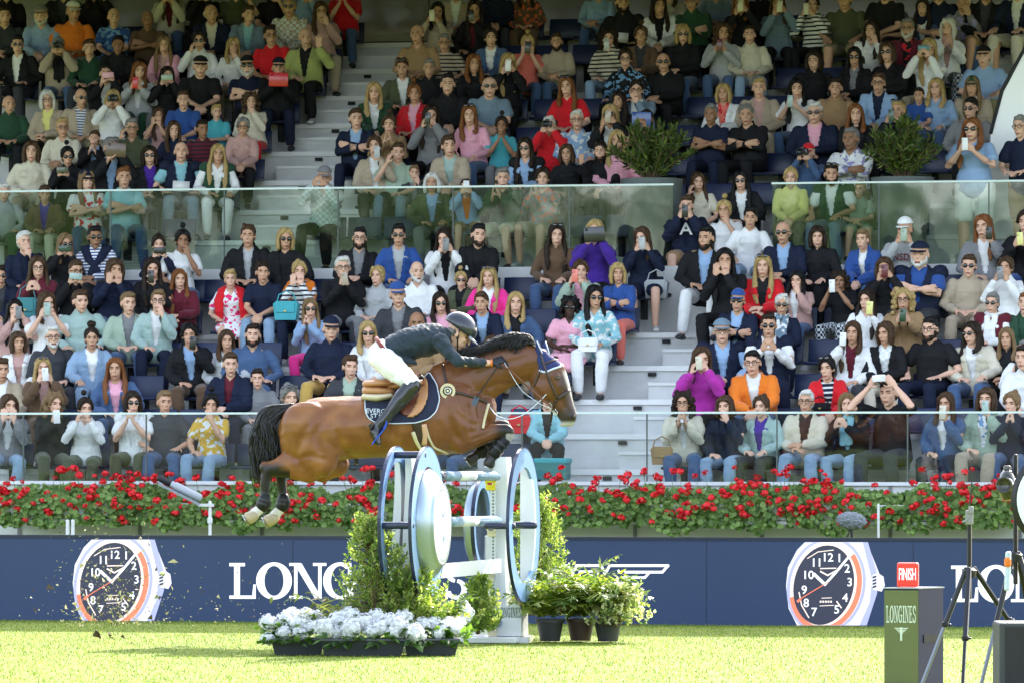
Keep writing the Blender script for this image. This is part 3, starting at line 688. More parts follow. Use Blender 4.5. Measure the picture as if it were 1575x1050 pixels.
def text(s, loc, size, mt, parent, name='lettering', rz=None, sx=1, bold=0, ext=.0015, ang=None):
    cu = bpy.data.curves.new('t', 'FONT'); cu.body = s; cu.size = size*1.38; cu.align_x = 'CENTER'; cu.align_y = 'CENTER'; cu.extrude = ext; cu.offset = bold*size*.012; cu.resolution_u = 3
    o = bpy.data.objects.new('t', cu); COL.objects.link(o); dg = bpy.context.evaluated_depsgraph_get(); me = bpy.data.meshes.new_from_object(o.evaluated_get(dg)); bpy.data.objects.remove(o)
    M = Matrix.Translation(loc)@Matrix.Rotation(-TH if rz is None else rz, 4, 'Z')@Matrix.Rotation(radians(90), 4, 'X')@Matrix.Diagonal((sx, 1, 1, 1))
    if ang is not None: M = Matrix.Translation(loc)@ang@Matrix.Diagonal((sx, 1, 1, 1))
    me.transform(M); me.materials.clear(); me.materials.append(mt); o = bpy.data.objects.new(name, me); COL.objects.link(o)
    if parent:
        r = parent.parent or parent; me.transform((Matrix.Translation(r.location)@Matrix.Rotation(r.rotation_euler.z, 4, 'Z')).inverted()); o.parent = parent
    return o
ZN = dict(A=(0, 0), B=(400, 0), C=(800, 0), D=(1175, 0), E=(0, 270), G=(400, 270), H=(800, 270), I=(1175, 270), J=(0, 500), K=(800, 500), M=(1175, 500))
CROWD = """
A 30 -40 sd w:bk p:bk L -|in black at the far left end of the topmost row, head above the picture
A 340 -50 sd j:bk/ch p:bk L -|in a black jacket, topmost row, above the orange polo shirt
A 500 -45 ld w:bk p:bk G -|in black with one hand raised, topmost row, right of the orange polo shirt
A 905 -45 ln j:cr/mr p:dn F -|in a cream cardigan over dark red, hands at the mouth, topmost row
A 1095 -50 sd w:bk p:bk F -|in a black long-sleeved top, hands at the face, topmost row beside the cream cardigan
A 1270 -50 sn t:ol s:ol G -|in an olive T-shirt with bare arms raised, topmost row above the grey-blue jacket
B 70 -45 sd t:bk p:bk M -|in a black T-shirt with an arm lifted, topmost row above the man in sunglasses
B 245 -50 sn s:lb p:dn M -|in a light blue shirt, topmost row left of the red T-shirt
B 450 -55 sn t:rd p:dn H -|in a bright red T-shirt and blue jeans sitting beside the top of the left stairs
B 1050 -40 sd j:be/wh p:be L -|in a beige jacket, topmost row, behind the black haired person with a phone
B 1270 -50 sd w:nv p:ch L -|in a navy top standing out at the top edge, right of the phone holder in black
C 20 -45 ld w:br~fo p:br L -|in a brown patterned top at the top edge beside a hanging white coat
C 420 -48 sd s:lb p:dn L -|in a light blue shirt and jeans with hands clasped on the knees, topmost row
C 800 -40 ln s:cr p:be L -|in a cream top at the top edge, behind the dark haired person in a white cardigan
C 1050 -45 sn s:gb p:dn L -|in a slate blue shirt at the top edge, left of the phone holder with red-brown hair
C 1290 -45 sd w:bk p:bk L -|in black at the top edge between two phone holders
D 640 -42 sd t:bk p:bk L -|in a black T-shirt at the top edge, left of the grey polo shirt
D 930 -42 sn t:nv s:tn L -|with bare arms in a navy T-shirt at the top edge
D 1190 -45 sd j:bk/ch s:tn L -|in a black jacket and shorts at the top edge near the right end
D 1360 -60 sd j:nv/wh p:cr N -|in a dark jacket and cream trousers at the top right corner
A 20 90 sd j:ch/ch p:bk L -|in dark grey at the left edge, second row from the top
A 220 92 ca s:lb p:be L bd|with a beard, flat grey cap and pale blue shirt, upper left
A 390 68 cw p:og p:kh L -|in an orange polo shirt and white cap
A 610 98 bn t:bl~fb p:dn L -|bald, in a blue printed T-shirt, right of the orange polo shirt
A 790 108 ba p:br p:ch X tn|in a dark brown polo shirt with arms crossed, second row from the top
A 1135 82 bw j:nv/cr p:ch L -|with short white hair, navy jacket and pale collar, upper left
A 1335 88 sn j:gb/aq p:ch L -|in a grey-blue jacket over a teal polo, upper left beside the stairs block
B 155 45 sa s:be~ck p:kh L sg|in sunglasses and a light checked shirt, second row from the top
B 325 70 ln w:ro p:be M gl|with long brown hair and glasses in a pale pink sweater, hand to mouth
B 950 68 lk s:be p:bk P p-cr|with long black hair and a beige top, filming on a phone at the top of the stairs
B 1150 58 ld j:bk/mr p:ch O p-bk|in a black jacket filming with one hand, upper centre
C 545 18 sk w:bk p:bk L bd s-wh|with a beard, black sweater and white sheets on the chest, upper centre
C 740 40 ld j:wh/bk p:bk L -|with long dark hair and a white cardigan over black, upper centre
C 915 10 sn w:gn p:bk X gl|in a dark green sweater, right of the white cardigan
C 1180 25 lg w:bk p:bk P p-cr|with red-brown hair and black top filming on a phone, top row
C 1380 28 ln w:gb p:bk P p-cr|in a grey-blue sweater filming with a cream phone, top row
D 255 30 ud w:wh~sk p:bk P p-cr|in a black and white striped sweater filming on a phone
D 425 5 sn t:ol s:kh N xl sh|in a dark olive T-shirt with sunglasses hung at the neck
D 660 -5 sw p:gr p:kh L xl|in a grey polo shirt, head at the top edge of the picture
D 845 50 ld j:dn/wh p:dn L -|with long dark hair and denim jacket over white, top right
D 1065 20 sw s:gr~fl p:dn M -|with white hair and a grey flowered top, hand at the mouth, top right
A 90 245 sk j:bk/wh p:ch L sg|in sunglasses and black jacket with a white collar, third row at the left edge
A 310 258 ca j:be/bk p:dn D c-bk|with a big black camera, beige jacket and black scarf
A 475 265 sn s:gn p:ch L -|in a dark green shirt beside the camera user
A 635 250 sk w:bk p:bk L tn|with short black hair in black, behind the phone with a pink case
A 880 250 lb j:pk/ro p:be L -|with very long hair and a pink jacket, upper left
A 1068 225 ud w:wh p:be o sg|in sunglasses and white sweater with a yellow wristband, hand raised
A 1250 255 ly s:wh p:be M -|with long blond hair and a white shirt, hand to the chin, upper left
B 50 195 sd p:rd p:ch L gl|in glasses and a red polo shirt, left of the lime quilted jacket
B 240 205 bw j:lm/bk p:bk G -|with white hair in a lime green quilted jacket, waving one hand by the stairs
B 840 190 bn s:tn p:kh L -|bald, in a tan shirt, right of the stairs
B 985 235 sa t:be~sk p:kh L gl|with short grey hair and a brown striped top, glasses
B 1235 210 ud j:dn/wh p:dn L -|with tied dark hair in a denim jacket, upper centre
C 35 240 uy t:co p:dn F p-bk|in a coral T-shirt hiding the face behind a camera
C 190 230 sn w:be p:dn L bd|with receding brown hair and a beige zip fleece
C 470 212 Cd w:cr~sk p:ld O p-lg|with dark curls and a black-striped cream sweater, holding up a silver phone
C 645 195 un j:br/ch p:ch L -|in a brown suede jacket with tied hair
C 870 188 my w:bk p:dn L sg|with short blond hair and large sunglasses, dark sweater, legs crossed
C 1085 180 Cn w:lg p:dn Q p-mr|with brown curls in a light grey sweater holding a dark phone low
C 1230 190 sd w:cr p:ld L -|in a cream zip-neck sweater and pale jeans
D 570 170 ld s:wh p:ch M -|in a white shirt leaning the cheek on one hand, upper right
D 765 158 sa j:mr/bk~fr p:ch L gl bd|with glasses, grey beard and maroon shirt open over flowers
D 985 155 mw j:wh/ro p:ch~ck K -|with white hair and a white jacket clapping, upper right
A 565 400 sk j:bk/wh p:bk P p-pkh|with a black fringe and leather jacket filming with a pink phone held sideways
A 745 388 lg j:lg/wh p:gn Q p-rd|with long dark red hair and a white-sleeved varsity jacket
A 895 412 ld w:bk p:gr P p-sgh|in black filming with a pale green phone held sideways
A 1078 368 ck p:bk p:bk L xl|broad shouldered in a black polo shirt and black cap
A 1325 360 ck p:nv p:bk X sg bd wb|in sunglasses, cap and grey beard, navy polo, arms crossed
B 95 370 cn j:bk/bk p:nv Q t-rd|in a navy cap and black jacket holding up a red tablet case
B 760 372 sn j:ol/wh p:ch L sh|in a dark olive suit over white, sunglasses pushed up
B 905 372 sa w:bk p:bk L -|with short grey hair in black, left of the long red hair
B 1145 352 lg w:bk p:bk L -|with long red hair and a plain black top, upper centre
B 1330 345 ly w:bk p:bk P p-wh|with long blond hair and black top, filming with a white phone
C 560 322 ud w:bk~fb p:bk L gl|in glasses and a black hoodie with a small blue print
C 765 338 by j:bk/bk p:bk L sg|with cropped hair and sunglasses in a black zipped jacket
D 265 332 md w:bk p:bk L xl|with dark wavy hair and a loose black top, upper right
D 480 312 lk j:bk/gr p:bk L sg|with long black hair, sunglasses and a black cardigan over grey
D 660 285 mn s:bk p:bk L sg|with wavy brown hair, small round sunglasses and black shirt
D 880 272 ly s:wh p:be D p-teh|with long red-blond hair and white shirt filming with a teal phone held sideways
D 1175 310 ck p:lb p:kh L xl|in a light blue polo shirt and black cap next to the bright opening
A 45 565 bg w:gn p:bk L -|bald, in a dark green sweater at the left edge of the upper seats
A 250 540 mw j:be/yl p:bk L gl|with white hair and glasses in a taupe cardigan over yellow
A 433 530 bw j:be/wh~sb p:kh L sg|in sunglasses and beige jacket over a striped white shirt
A 605 540 my w:wh p:be D sg c-bk|with blond bob and white sweater holding a small black camera
A 850 625 ln t:ro p:be F ch|small child in a pink T-shirt with both hands on the cheeks
A 985 545 sn p:bl p:kh L -|in a blue polo shirt, behind the child in pink
A 1160 605 sy t:tq p:gr L ch man|small blond boy in a turquoise T-shirt
A 1345 552 Cn w:cr p:rd M -|with curly brown hair, cream top and red trousers, hand at the mouth
B 610 505 ly j:gn/wh p:bk L -|with long blond hair and dark green jacket over white, right of the stairs
B 825 508 ug j:rd/pk p:bk L -|in a bright red jacket, upper centre
B 1005 460 sk w:bk p:bk L -|with short dark hair and black sweater over a white collar
B 1230 475 bw p:gb p:ch L sg xl|broad, in sunglasses and a grey-blue polo shirt
C 245 472 lg t:rd p:bk L sh|with long red hair and red top, mouth open, dark sleeves
C 525 548 ld w:bk p:bk L -|with long dark hair, smiling, right of the long-haired phone user
C 620 490 rd j:gb/wh p:ch M gl|with dark curly hair and slate blazer, hand at the face
C 1090 505 my j:wh/co~fr p:wh L -|with blond bob and white cardigan over a red flowered top
C 1280 478 sy j:be/ro p:be L -|in a beige open cardigan, right of the white cardigan
D 170 482 lk t:wh p:dn Q p-mt|with long black hair and white T-shirt, holding a mint green phone
D 380 478 sd w:tn p:kh L -|in a mustard brown sweater, upper right
D 605 455 sn j:lb/nv p:nv L gl|in glasses and an open light blue shirt over navy
D 825 520 sd t:bl p:dn L ch man|dark-haired boy in a blue T-shirt
D 920 480 ly s:lb p:dn L -|with long blond hair and a blue shirt, beside the boy in blue
D 1115 470 cg j:be/wh p:be L lh|in a dark green cap and beige blazer over white
A 330 690 sy s:cr p:be L gl|with short blond hair, glasses and a cream shirt, upper left
A 505 750 sn j:bk/lb p:ch H ch man|boy in a dark jacket with a lime wristband, hands together
A 705 692 sa s:ol p:ch o gl|with glasses and an olive shirt raising one fist
A 930 705 ln w:nv p:nv L -|with long brown hair in dark navy, smiling, upper left
A 1085 700 sd t:mr~sk p:kh L tn|in a dark red finely striped T-shirt
A 1305 690 ua w:ro p:bk L gl|with tied grey hair and glasses in a dusty pink sweater
B 510 642 sn j:nv/lb p:nv X -|with short brown hair and navy sweater, arms crossed, lowest beside the stairs
B 690 675 un w:tn p:tn K -|in a tan top with hands pressed together, upper centre
B 915 628 ld w:gr p:bk P p-bk|with long dark hair and a grey sweatshirt filming with a black phone
B 1120 625 lg s:pk p:dn L sh|with very long ginger hair and a bright pink shirt
B 1295 682 ud p:tq p:gr H tn|in a turquoise polo shirt with praying hands
C 150 680 sw w:rd p:bk D c-bk|with white hair and red cardigan, looking through a black camera
C 300 650 sw s:lb~fw p:kh L gl|with white hair, glasses and a pale blue shirt
C 480 622 ly j:bk/wh p:bk P sg p-be|in sunglasses filming with a gold phone, left above the big potted shrub
C 672 650 sd t:tn p:bk D tn t-bl|holding up a blue tablet right above the potted shrub
C 1020 620 sa p:nv p:nv X tn|tanned, in a navy polo shirt with arms crossed beside the shrub
C 1210 622 ra j:bk/bk p:bk X xl|grey haired and laughing in black, arms crossed
D 265 612 sw j:nv/pk p:nv L sg xl|with white hair and sunglasses in a navy jacket over a pink collar
D 485 622 lg w:bk p:bk L -|with long red-brown hair and black top, behind the flowered shirt
D 715 602 sy w:bk p:bk P sh p-gn|with sunglasses pushed up, filming behind the right shrub
D 1105 588 sk j:gr/bk p:bk L sg|with short black hair and mirrored sunglasses, grey jacket, by the right shrub
A 165 820 mn w:cr p:be L -|with straight brown hair and a thick cream sweater, just above the green glass
A 360 848 uk w:bk p:bk Q sg p-olh|with slick black hair and sunglasses, holding an olive phone sideways
A 595 800 sa j:bk/lb p:ch P gl t-br|with grey hair and glasses, holding up a dark brown tablet
A 800 842 md j:bk/pu p:bk L sg|with dark bob and sunglasses in a black flowered jacket
A 970 820 bn n:nv/aq p:gb L it s-wh|bald, navy vest over a light blue polo, a white card at the chin
A 1170 835 ly n:gn/wh p:wh L is|with grey-blond hair and dark green vest over white, above the green glass
B 610 792 un j:be/wh p:bk O p-lg|with tied brown hair and beige jacket over white, holding a small phone
B 735 825 sn t:sg p:gb o -|in a sage green T-shirt with a fist at the chin
B 1010 792 sn j:be/mt p:be L wo|with short brown hair and a beige trench coat over mint
C 22 802 ld n:bk/lb p:nv L sg is|with long dark hair, sunglasses and black vest over pale blue
C 245 832 mn w:bk p:bk G -|with brown bob in black, laughing with an open hand
C 425 822 rd w:bk p:bk L bd|with dark curls and stubble in black, left of the shrub
C 515 765 ly w:pk p:bk L -|mostly hidden by the left potted shrub
D 460 752 sa s:wh~fl p:kh X tn xl|in a white and lilac patterned shirt with arms crossed
D 232 830 cr s:dn p:dn D c-bk|with a red cap and denim shirt bent behind a small camera
D 1112 702 lg t:lb s:wh Q st sg xl p-wh wo @6.0|standing broad in a light blue T-shirt, sunglasses and white phone behind the glass
D 1330 700 sd t:nv p:nv L st @7.0|standing in navy behind the grey-haired navy polo at the right end
D 1372 685 sa p:nv s:tn L st gl @6.1|standing grey-haired in navy polo and glasses at the right end
E 20 95 sw w:lg p:gn L @6|in a pale grey jacket, cut by the left edge behind the green glass
E 235 105 sn j:br/pu p:cr L -|in a brown jacket over purple behind the green glass at the left
E 460 32 cn t:wh~fr p:dn X lh|in a navy cap and red-white patterned top behind the green glass
E 662 15 sg p:aq p:dn X -|in an aqua polo shirt with arms crossed behind the green glass
B 342 962 ca s:mt~ck p:bk D man|in a grey cap and checked shirt, a hand over the camera behind the green glass
B 825 935 sb j:ch/gr p:gr M ch man|boy with fingers at the mouth just above the green glass
B 920 988 mw j:ol/lb p:gr L -|with a white bob and olive jacket behind the green glass
B 1102 1012 sn j:lb/og s:tn D ch p-wh|child with an orange collar filming with a white phone behind the green glass
B 1300 962 sa j:gn/bk s:cr K -|with grey hair, dark green jacket and cream shorts behind the green glass
C 115 962 ud s:gr~fo s:be K -|in an orange and blue flowered shirt, palms together, behind the green glass
C 950 985 ln t:cr p:bk o @6.0|with long brown hair and cream top in the gap of the green glass
C 1180 978 lk j:bk/wh p:bk L sg @6.0|with long black hair and sunglasses, black jacket over white, in the glass gap
D 135 965 uy w:yl p:ol L -|in a pale yellow sweater behind the right green glass
D 355 942 sd n:gn/wh p:gb N bd sh|with beard and dark green vest over a white T-shirt behind the right green glass
D 510 1022 sy t:sg s:sg L ch man|blond child in a sage T-shirt behind the right green glass
H 890 168 sn u:nv/nv s:tn P p-bk @5.55|in a navy hoodie with a big white letter and shorts, filming from the stair head
H 1092 192 uy t:wh p:ld M @5.5|in a white T-shirt with one hand over the mouth, on the stair head
H 1232 232 sk t:wh p:ld N wo @5.3|with cropped dark hair and white T-shirt, elbows on pale jeans
E 125 360 sw j:nv/nv p:nv M -|with thick white hair and navy jacket, hand at the chin, below the green glass
E 345 372 lb w:bk p:bk P p-gnh sg|with long straight hair, filming with a dark green phone held sideways at left
E 505 335 sk w:wh~sb p:nv L sg tn|in sunglasses and a blue-striped sweater with a navy one tied round the neck
E 850 378 ud w:nv p:nv P p-bkh|in a navy tracksuit top filming with a black phone held sideways
E 980 355 uk t:wh p:dn M tn|with tied black hair and a white T-shirt, hand over the mouth, left side
E 1330 328 rn u:bk/lg p:ch L -|with brown curls and a black puffer jacket with a pale hood
G 130 345 my j:bk/bk p:bk L sg|with blond hair and round sunglasses in black, below the green glass
G 530 340 sk j:bk/gr p:ch L gl bd|with full dark beard and glasses, black bomber jacket over grey
G 740 325 sk j:bl/lg p:dn L sg wo|in small sunglasses and a bright denim jacket over light grey
G 985 345 ld j:wh/bk p:bk P p-gr|in a white blazer over black, filming with a grey phone
G 1170 325 sk j:bk/bk p:bk L bd|with swept dark hair and beard in a black zipped jacket
H 190 325 ld w:br p:dn L sh|with long dark hair and brown knitted jacket in blue jeans
H 395 305 my w:pu p:bk P t-bk|in a purple tracksuit top holding up a dark tablet
H 650 340 ln w:nv s:nv P p-lg|in a navy sweater and shorts holding a round white instant camera
H 995 340 sk j:bk/lb p:wh L bd @4.7|with black beard, black jacket and white riding breeches sitting on the stairs
H 1095 462 lk w:bk p:bk F @3.9|all in black with long black hair, both hands over the mouth, on the stairs
I 95 310 bw j:nv/lb p:nv L sg|bald, in sunglasses and navy jacket over light blue, right side
I 280 335 md w:bk p:bk L -|with dark wavy bob in black, a bag strap across
I 520 350 sb u:bl/wh p:dn L wo|with grey-brown hair and a blue padded jacket over white
I 750 295 cw w:lg p:ol P p-sg|in a white cap and grey sweatshirt with red letters, filming
I 1175 278 lg j:gr/wh p:be O p-bk|with long brown hair and grey cardigan over white, filming with a black phone
I 1400 255 ud j:bk/bk p:bl Q p-yl|in black at the right edge with a yellow phone
E -5 545 sd j:nv/ch p:nv L sg|with a dark jacket cut by the left edge, above the light phone users
E 200 500 ln w:mr p:bk Q gl|with long brown hair, glasses and maroon top, behind a teal rucksack
E 405 518 sn j:bk/bk p:bk P p-mth gl|in glasses and black, filming with a mint green phone held sideways
E 615 512 mn w:nv p:dn F -|with brown bob and navy sweater, fists raised beside the face
E 815 508 ld j:bk/bk p:bk O p-bk|with long dark hair in black, smiling behind a black phone
E 960 562 lg j:mr/mr p:ch L -|with long wavy brown hair and a maroon leather jacket
E 1235 562 sy d:wh~fp k:wh~fp L wo|with short blond hair and pink-white flowered dress, a red flag round the shoulders
G 10 525 rd t:nv p:ld L -|young with dark hair, navy T-shirt with a tiny flag and pale jeans
G 205 522 uy s:wh~sk p:nv F -|with an orange shawl over a striped shirt and a turquoise bag on the lap
G 440 500 sw w:bk p:gr H gl p-be|with grey hair and glasses in black, holding a gold phone before the face
G 625 545 uy w:lg p:ch L -|with tied blond hair in a light grey sweater
G 840 520 bw s:wh p:ch L bd wb|bald with white beard and white shirt
G 1075 565 uy j:ol/bk p:gr L ch sg|child in sunglasses and a dark olive zipped jacket
G 1225 550 ly j:hp/wh p:be L sh|with silver blond hair and a hot pink blazer
H 320 518 un j:sg/pk p:dn P p-co|with a sage jacket, filming with a coral phone
H 520 530 my j:bl/bl p:co X -|with blond bob, blue denim jacket and coral trousers, arms crossed
H 1300 492 ly j:rd/bk p:bk L sh|with long blond hair and red jacket over black, right of the stairs
I 170 570 lk j:ro/wh p:dn M -|with long black hair and blush jacket, hand over the mouth
I 400 572 Cd t:bk p:bk~ck P tn p-wh|with big dark curls, black T-shirt and checked trousers, filming with a white phone
I 640 502 mn w:bk p:bk P p-mr|with brown hair and black top, filming with a dark red phone
I 830 430 cn n:nv/bl p:ch X xl bd wb|in a navy cap and grey beard, navy padded vest over blue, broad
I 1095 490 sn w:be p:be L sg|with short brown hair, sunglasses and taupe sweater with beige trousers
I 1295 500 un w:wh p:wh P p-gr|with tied hair in a white hoodie, filming with a grey phone at the right
E 75 725 lk j:ro/wh p:be P p-gr|with long black hair and blush jacket, filming with a grey phone at the left edge
E 250 690 ln t:wh p:wh P p-mt|with long brown hair and white T-shirt, filming with a mint phone
E 430 680 sn w:mt p:kh L -|with short brown hair and mint sweatshirt
E 685 690 sb j:sg/gr p:dn L -|young with light cropped hair in a grey-green zipped jacket
E 845 678 sb j:mt/wh p:nv M gl wo|with grey-blond hair, glasses and pale green anorak, hand over the mouth
G 265 720 lb s:lb p:hp H sg|in sunglasses and light blue shirt with hot pink trousers, hands clasped
G 735 645 cb j:ch/gr p:ch L -|in a bright blue cap and dark grey jacket
G 965 690 ld t:pk p:bk L sg|with dark red hair and sunglasses in a light pink top
G 1185 690 sn j:nv/lb p:nv L wo|with short grey-brown hair and navy cardigan over light blue
G 1370 690 ly j:dn/bk p:be L -|with long blond hair and denim jacket, smiling, above the horse's neck
H 262 712 Ck d:pk k:pk L dk sg|with long black curls, dark skin and a light pink dress
H 395 658 lk s:aq~fw p:wh L sg|with long black hair, mirrored sunglasses, light blue blouse and white trousers
H 1165 678 cb j:nv/lb p:nv X sg|in a grey-blue cap and sunglasses, navy jacket, right of the stairs
I 90 700 rw j:nv/gr~fb p:nv L sg wo|with white curls, sunglasses and a patterned scarf over navy
I 545 675 ld s:wh p:bk O p-yl|with straight dark hair and white shirt, filming with a pale yellow phone
I 740 672 Cy j:tn/tn p:kh Q gl p-gn|with blond curls and glasses in a light brown jacket, green phone
I 1222 690 sa n:mr/wh p:bk L sg wo is|with grey hair, large sunglasses and red vest over a white scarf
I 1400 690 sg j:gn/gn p:bk L -|in a green jacket cut by the right edge
E 95 900 mn j:wh/ro p:be L -|with brown bob and white jacket, at the left edge
E 280 870 sw s:ch p:ch L gl bd wb|with grey hair, glasses and beard in a dark slate shirt
E 490 880 Ud j:ld/wh p:ld N -|with a high dark bun and pale denim jacket
E 1015 862 uk j:bk/lb p:br O p-bk|with slick black hair and black blazer, a black phone at the face
E 1215 892 ln j:lg/wh p:wh L -|with long brown hair and a pale grey-white coat
E 1355 862 sd s:dn p:dn L bd|with dark moustache and a blue denim shirt
G 375 830 cn w:nv p:go L -|in a navy cap and navy sweater over a mint collar
G 575 850 ly j:wh/wh p:wh L sg|with long blond hair and white framed sunglasses, white jacket
G 838 800 bd s:tn p:bk L tn|almost hidden behind the rider's back
G 1235 912 un w:nv p:nv L ch|child in navy behind the horse's neck
H 1080 842 cl n:nv/lb p:nv L gl xl is|in a blue-grey flat cap and glasses, navy padded vest over a checked shirt
H 1330 812 sd n:nv/wh p:nv Q sg is|in sunglasses and a navy waistcoat over a white shirt
I 470 850 ln j:wh/mr p:ch o p-wh|with long brown hair and white jacket over dark red, white phone at the side
I 645 852 mn j:bk/wh~ck p:cr L -|with a black blazer over a black and white top
I 885 830 sk t:bk p:nv L gl bd|with short black hair, glasses and black T-shirt
I 1110 852 ld j:cr/wh p:dn L sg xl|with a white headband and sunglasses, cream bomber jacket over white
I 1300 880 lb w:bk p:bk L -|with long straight blond hair in black, lower right
I 1395 945 sa w:wh p:bk Q p-bk @1.6|in a white sweatshirt at the right edge with a black phone
J 5 240 sn j:be/wh p:be L -|in a beige jacket cut by the left edge in the second row
J 225 235 ly j:br/ro p:br P sh p-wh|with a brown fur vest and mauve sleeves, filming with a white phone
J 615 238 lg j:dn/pk p:dn L -|with long ginger-blond hair, denim jacket over pink
J 1235 212 sn u:nv/mr p:nv L -|young with brown hair and navy puffer jacket over red
J 1380 290 sd w:gr p:gr L -|young with dark hair and grey hoodie behind the horse's tail
G 480 1030 sn j:ch/sg p:bk L wo|with short dark hair and dark jacket above the horse's back
G 155 1195 ua w:bk p:bk L sh|half hidden behind the horse's rump, sunglasses on the hair
H 970 992 ln w:ma p:bk P p-cr|in a magenta sweatshirt filming with a cream phone
H 1240 1010 sk j:og/wh p:dn L gl xl|with glasses and orange hooded jacket over a white T-shirt
M 330 235 uk j:rd/nv~sw p:bk L sh|in a bright red blazer over navy stripes
M 1385 178 sd w:wh p:wh L -|in white at the right edge of the second row
J 45 435 mn j:gr/wh p:ld F -|in a grey-green jacket and pale jeans, hands over the mouth, front row left end
J 290 425 Cb w:bk p:ol H p-wh|with light brown curls in black, front row, holding something white
J 455 450 ud s:wh p:ol P -|in a white blouse and olive trousers, peering through the fingers, front row
J 710 418 md n:wh/wh p:ol H sg|in sunglasses and a white sleeveless hoodie, front row
J 880 415 sb p:ch p:dn L -|in a dark grey polo shirt and jeans holding a folded paper, front row
J 1130 432 uk t:mu~fw p:ld M -|in a mustard flowered top and pale jeans, hand at the chin, front row
K 140 400 ud j:aq/bk p:bk L @0.4|in a turquoise jacket and black leggings, head hidden behind the horse's head
J 2440 430 ud w:ch p:dn L -|in blue jeans hidden behind the horse's chest, front row
K 868 422 Cd j:cr/wh p:dn H gl|with dark curls and glasses in a cream jacket with a brown shoulder bag, front row
K 1095 440 mn j:nv/nv p:ld M -|with brown bob and navy coat, hand over the mouth, front row
K 1290 440 un j:mt/pu p:ch L -|with tied brown hair and pale blue jacket over purple, front row
M 220 412 sw j:cr/bk p:ld L gl|with grey hair and glasses, cream bomber jacket over black, front row
M 440 428 lb j:bk/aq p:ld Q -|with a light blue scarf over a dark jacket, front row
M 662 368 sd p:bk p:ch W xl p-whh|broad in black, holding a white phone sideways over the head, front row
M 970 425 ln j:dn/wh p:nv O p-cr|with long brown hair and denim jacket over white, filming in the front row
M 1190 402 mn j:sg/wh~fb p:be O p-mt|smiling in a sage jacket and beige trousers, filming in the front row
M 1322 424 ub w:nv p:dn H -|with tied hair in dark navy, hands raised, front row right end
"""
PHROW = {}
_n = 0
for ln in CROWD.strip().split('\n'):
    a, lab = ln.split('|'); f_ = a.split(); z, x, y, hr, tp, lg, ps = f_[:7]; ac = ' '.join(w for w in f_[7:] if not w.startswith('@')); rw = [w for w in f_[7:] if w.startswith('@')]
    o = ZN[z]; px_, py_ = o[0]+float(x)/3.5, o[1]+float(y)/3.5
    PHROW[_n] = person(px_, py_, hr, tp, lg, ps, ac.replace('-', '-') if ac != '-' else '', lab, float(rw[0][1:]) if rw else None, _n); _n += 1

# seats: one under each seated person, empty ones in the wider gaps of a row
for r in range(0, 14):
    L = sorted([q for q in SEATED if q[0] == r and not q[4]], key=lambda q: q[1]); low = r <= 5
    for i, (rr_, u, z, lab, _s) in enumerate(L):
        seat(u, r, z+.0, 'dark blue seat under the person '+lab, low)
        nx = L[i+1][1] if i+1 < len(L) else u+.55*2.2
        n = int((nx-u)/.56-.35); n = min(n, 3)
        for j in range(n):
            uu = u+(nx-u)*(j+1)/(n+1)
            if r <= 5 and -1.15 < uu-AR0 < .5: continue
            if r > 5 and (abs(uu-AL0) < .80 or uu > upx(1525, vrow(r))): continue
            seat(uu, r, zrow(r), 'empty dark blue seat, %s to the right of the person %s' % (('first', 'second', 'third')[j], lab), low)
# ---- things people wear or carry
def who(word): return [p for p in people if word in p[4]][0]
def addon(word, name, build, mats):
    t, k, M, s, l = who(word); m = MB(); build(m, k); o = link(name, remesh(m, name, .010, 2, .5, wrin(5, .007)), t); slot(o, mats); return o
def shawl(m, k):
    for s_ in (1, -1): m.loft([(k.nk+Vector((s_*.03, .06, .01)), .07, .03), (k.sh+Vector((s_*.10, -.01, .02)), .07, .045), (k.ch+Vector((s_*.15, -.10, .0)), .065, .035), (k.ch+Vector((s_*.15, -.15, -.12)), .055, .03), (k.wa+Vector((s_*.15, -.13, -.10)), .05, .03)], n=10)
def tied(m, k):
    for s_ in (1, -1): m.loft([(k.nk+Vector((s_*.02, .07, .01)), .08, .04), (k.sh+Vector((s_*.11, .0, .045)), .07, .05), (k.ch+Vector((s_*.06, -.115, .03)), .045, .03), (k.ch+Vector((0, -.14, -.03)), .04, .03), (k.wa+Vector((s_*.03, -.15, .04)), .04, .025), (k.wa+Vector((s_*.05, -.15, -.06)), .035, .02)], n=10)
def scarf(m, k):
    m.loft([(k.nk+Vector((-.07, .0, 0)), .03, .03), (k.nk+Vector((0, -.08, -.02)), .035, .03), (k.nk+Vector((.07, .0, 0)), .03, .03)], n=8)
    for s_ in (1, -1): m.loft([(k.nk+Vector((s_*.05, -.06, -.03)), .035, .02), (k.ch+Vector((s_*.03, -.14, -.02)), .04, .02), (k.wa+Vector((s_*.035, -.15, -.02)), .04, .018)], n=8)
addon('orange shawl', 'shawl', shawl, [cloth('og')]); addon('red flag round', 'flag_cape', shawl, [cloth('rd')]); addon('navy one tied', 'tied_sweater', tied, [cloth('nv')])
addon('light blue scarf', 'scarf', scarf, [cloth('aq')]); addon('white scarf', 'scarf', scarf, [cloth('wh')]); addon('patterned scarf', 'scarf', scarf, [cloth('gb', 'fw')]); addon('black scarf', 'scarf', scarf, [cloth('bk')])
def chest_text(word, txt, size, mt, dz=-.02, sx=1):
    t, k, M, s, l = who(word); cu = text(txt, (0, 0, 0), size, mt, None, 'chest_print', rz=0, sx=sx, bold=1.5); cu.parent = t; cu.location = k.ch+Vector((0, -.150, dz)); cu.data.name = 'chest_print'
chest_text('big white letter', 'A', .15, cloth('wh'), .0); chest_text('red letters', 'NSDA', .075, cloth('mr'), -.02, .9)
STRAPM = {}
